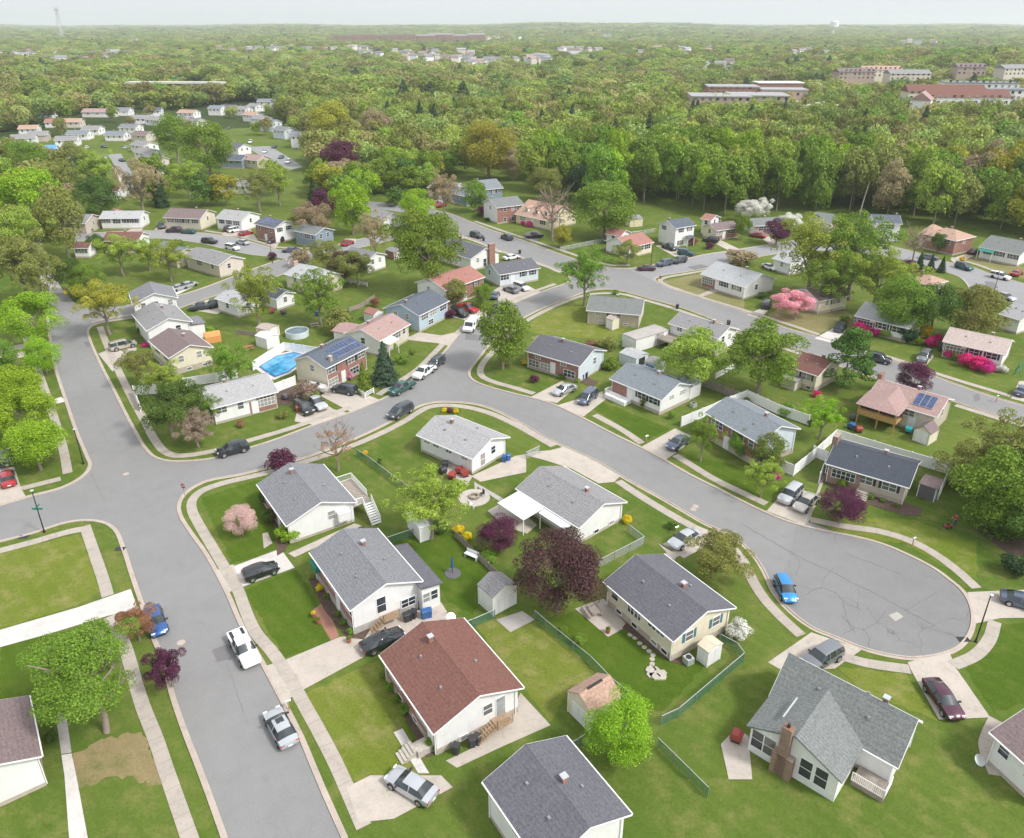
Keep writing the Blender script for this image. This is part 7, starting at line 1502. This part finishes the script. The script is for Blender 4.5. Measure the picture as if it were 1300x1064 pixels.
r = empty('swing_frame', (*g(1294, 468, 1), 0), .9, 'green swing frame at the right edge lawn', 'swing'); m = MB().tube((-1.4, -.6, 0), (-1.4, 0, 2), .06).tube((-1.4, .6, 0), (-1.4, 0, 2), .06).tube((1.4, -.6, 0), (1.4, 0, 2), .06).tube((1.4, .6, 0), (1.4, 0, 2), .06).tube((-1.4, 0, 2), (1.4, 0, 2), .06); m.build('frame', 'awning green', r); MB().box(-.3, .3, -.15, .15, .5, .55).build('seat', 'awning green', r)
# ------------------------------------------------------------------ the person mowing
def person(px, py, rz, label):
    x, y = g(px, py); root = empty('person', (x, y, 0), rz, label, 'person')
    J = {'pel': (0, 0, .95, .14), 'che': (.05, 0, 1.32, .16), 'nek': (.08, 0, 1.5, .06), 'hd1': (.1, 0, 1.6, .09), 'hd2': (.11, 0, 1.7, .085)}
    for s, n_ in ((1, 'l'), (-1, 'r')):
        J.update({'sh'+n_: (.06, s*.19, 1.44, .065), 'el'+n_: (.22, s*.24, 1.2, .045), 'wr'+n_: (.44, s*.2, 1.05, .033), 'ha'+n_: (.52, s*.19, 1.03, .035), 'hi'+n_: (0, s*.1, .9, .095), 'kn'+n_: (.12*s, s*.11, .5, .06), 'an'+n_: (.18*s-.05, s*.11, .09, .045), 'to'+n_: (.18*s+.13, s*.12, .05, .04)})
    names = list(J); me = bpy.data.meshes.new('body'); E = [('pel', 'che'), ('che', 'nek'), ('nek', 'hd1'), ('hd1', 'hd2')]
    for n_ in 'lr': E += [('che', 'sh'+n_), ('sh'+n_, 'el'+n_), ('el'+n_, 'wr'+n_), ('wr'+n_, 'ha'+n_), ('pel', 'hi'+n_), ('hi'+n_, 'kn'+n_), ('kn'+n_, 'an'+n_), ('an'+n_, 'to'+n_)]
    V = [J[k][:3] for k in names]; RR = [J[k][3] for k in names]
    for s, n_ in ((1, 'l'), (-1, 'r')):     # five fingers from each hand
        hx, hy, hz, _ = J['ha'+n_]; hi = names.index('ha'+n_)
        for f in range(5): k = len(V); V.append((hx+.07-(.03 if f == 0 else 0), hy+(f-2)*.02, hz+.01-(f == 0)*.02)); RR.append(.009); V.append((hx+.08, hy+(f-2)*.02, hz-.04)); RR.append(.008); E += [(hi, k), (k, k+1)]
    E2 = [(names.index(a) if isinstance(a, str) else a, names.index(b) if isinstance(b, str) else b) for a, b in E]
    me.from_pydata(V, E2, []); o = obj('body', me, root); sk = o.modifiers.new('skin', 'SKIN')
    for i, v in enumerate(me.skin_vertices[0].data): v.radius = (RR[i], RR[i]); v.use_root = i == 0
    o.modifiers.new('sub', 'SUBSURF').levels = 1; plain('skin', (.45, .28, .2), .6, .05); me.materials.append(MATS['skin'])
    sh = MB(); plain('red shirt', (.42, .03, .04), .9, .1); plain('blue jeans', (.04, .08, .20), .9, .1); plain('hair', (.05, .035, .025), .9, .1)
    for a, b, r0, r1 in (((0, 0, .92), (.05, 0, 1.35), .175, .205), ((.05, 0, 1.35), (.08, 0, 1.49), .205, .09)): sh.tube(a, b, r0, r1, n=12)
    for s in (1, -1): sh.tube((.06, s*.14, 1.43), (.22, s*.25, 1.2), .09, .065, n=10)
    sh.build('shirt', 'red shirt', root, True); tr = MB(); tr.tube((0, 0, .8), (0, 0, .98), .17, .165, n=12)
    for s in (1, -1): tr.tube((0, s*.09, .9), (.12*s, s*.11, .5), .11, .08, n=10); tr.tube((.12*s, s*.11, .5), (.18*s-.05, s*.11, .08), .08, .07, n=10)
    tr.build('trousers', 'blue jeans', root, True); MB().tube((.09, 0, 1.66), (.09, 0, 1.80), .105, .06, n=10).build('hair', 'hair', root, True)
    return root
pr = person(1211.5, 667, R_(195), 'person in red top and blue jeans pushing a mower across the lawn')
x, y = g(1203, 668, .2); r = empty('lawn_mower', (x, y, 0), R_(195), 'red lawn mower being pushed by the person', 'lawn mower'); m = MB(); m.ext([(-.45, .15), (.45, .15), (.4, .35), (-.35, .38)], -.28, .28, 'y'); m.build('deck', 'plastic red', r); MB().box(-.15, .15, -.13, .13, .38, .58).build('engine', 'plastic black', r)
MB().tube((-.4, -.2, .3), (-1.1, -.2, 1.0), .02).tube((-.4, .2, .3), (-1.1, .2, 1.0), .02).tube((-1.1, -.2, 1.0), (-1.1, .2, 1.0), .02).build('handle', 'dark frame', r)
for sx in (-.35, .35):
    for sy in (-.3, .3): MB().tube((sx, sy-.03, .13), (sx, sy+.03, .13), .13, n=12).build('wheel', 'tyre', r)
# ------------------------------------------------------------------ air
if not globals().get('NOHAZE'):
    hz_ = MB().box(-RMAX-200, RMAX+200, -RMAX-200, RMAX+200, -60, 135)
    m = bpy.data.materials.new('air'); m.use_nodes = True; nt = m.node_tree; nt.nodes.clear(); v = nt.nodes.new('ShaderNodeVolumePrincipled'); ou = nt.nodes.new('ShaderNodeOutputMaterial')
    v.inputs['Density'].default_value = .00012; v.inputs['Color'].default_value = (.90, .95, 1, 1); v.inputs['Anisotropy'].default_value = .2; nt.links.new(v.outputs[0], ou.inputs['Volume']); MATS['air'] = m
    o = hz_.build('haze', 'air'); o['kind'] = 'stuff'
SC.cycles.volume_bounces = 1 if hasattr(SC.cycles, 'volume_bounces') else 0
SC.cycles.transparent_max_bounces = 12
print('objects', len(bpy.data.objects))
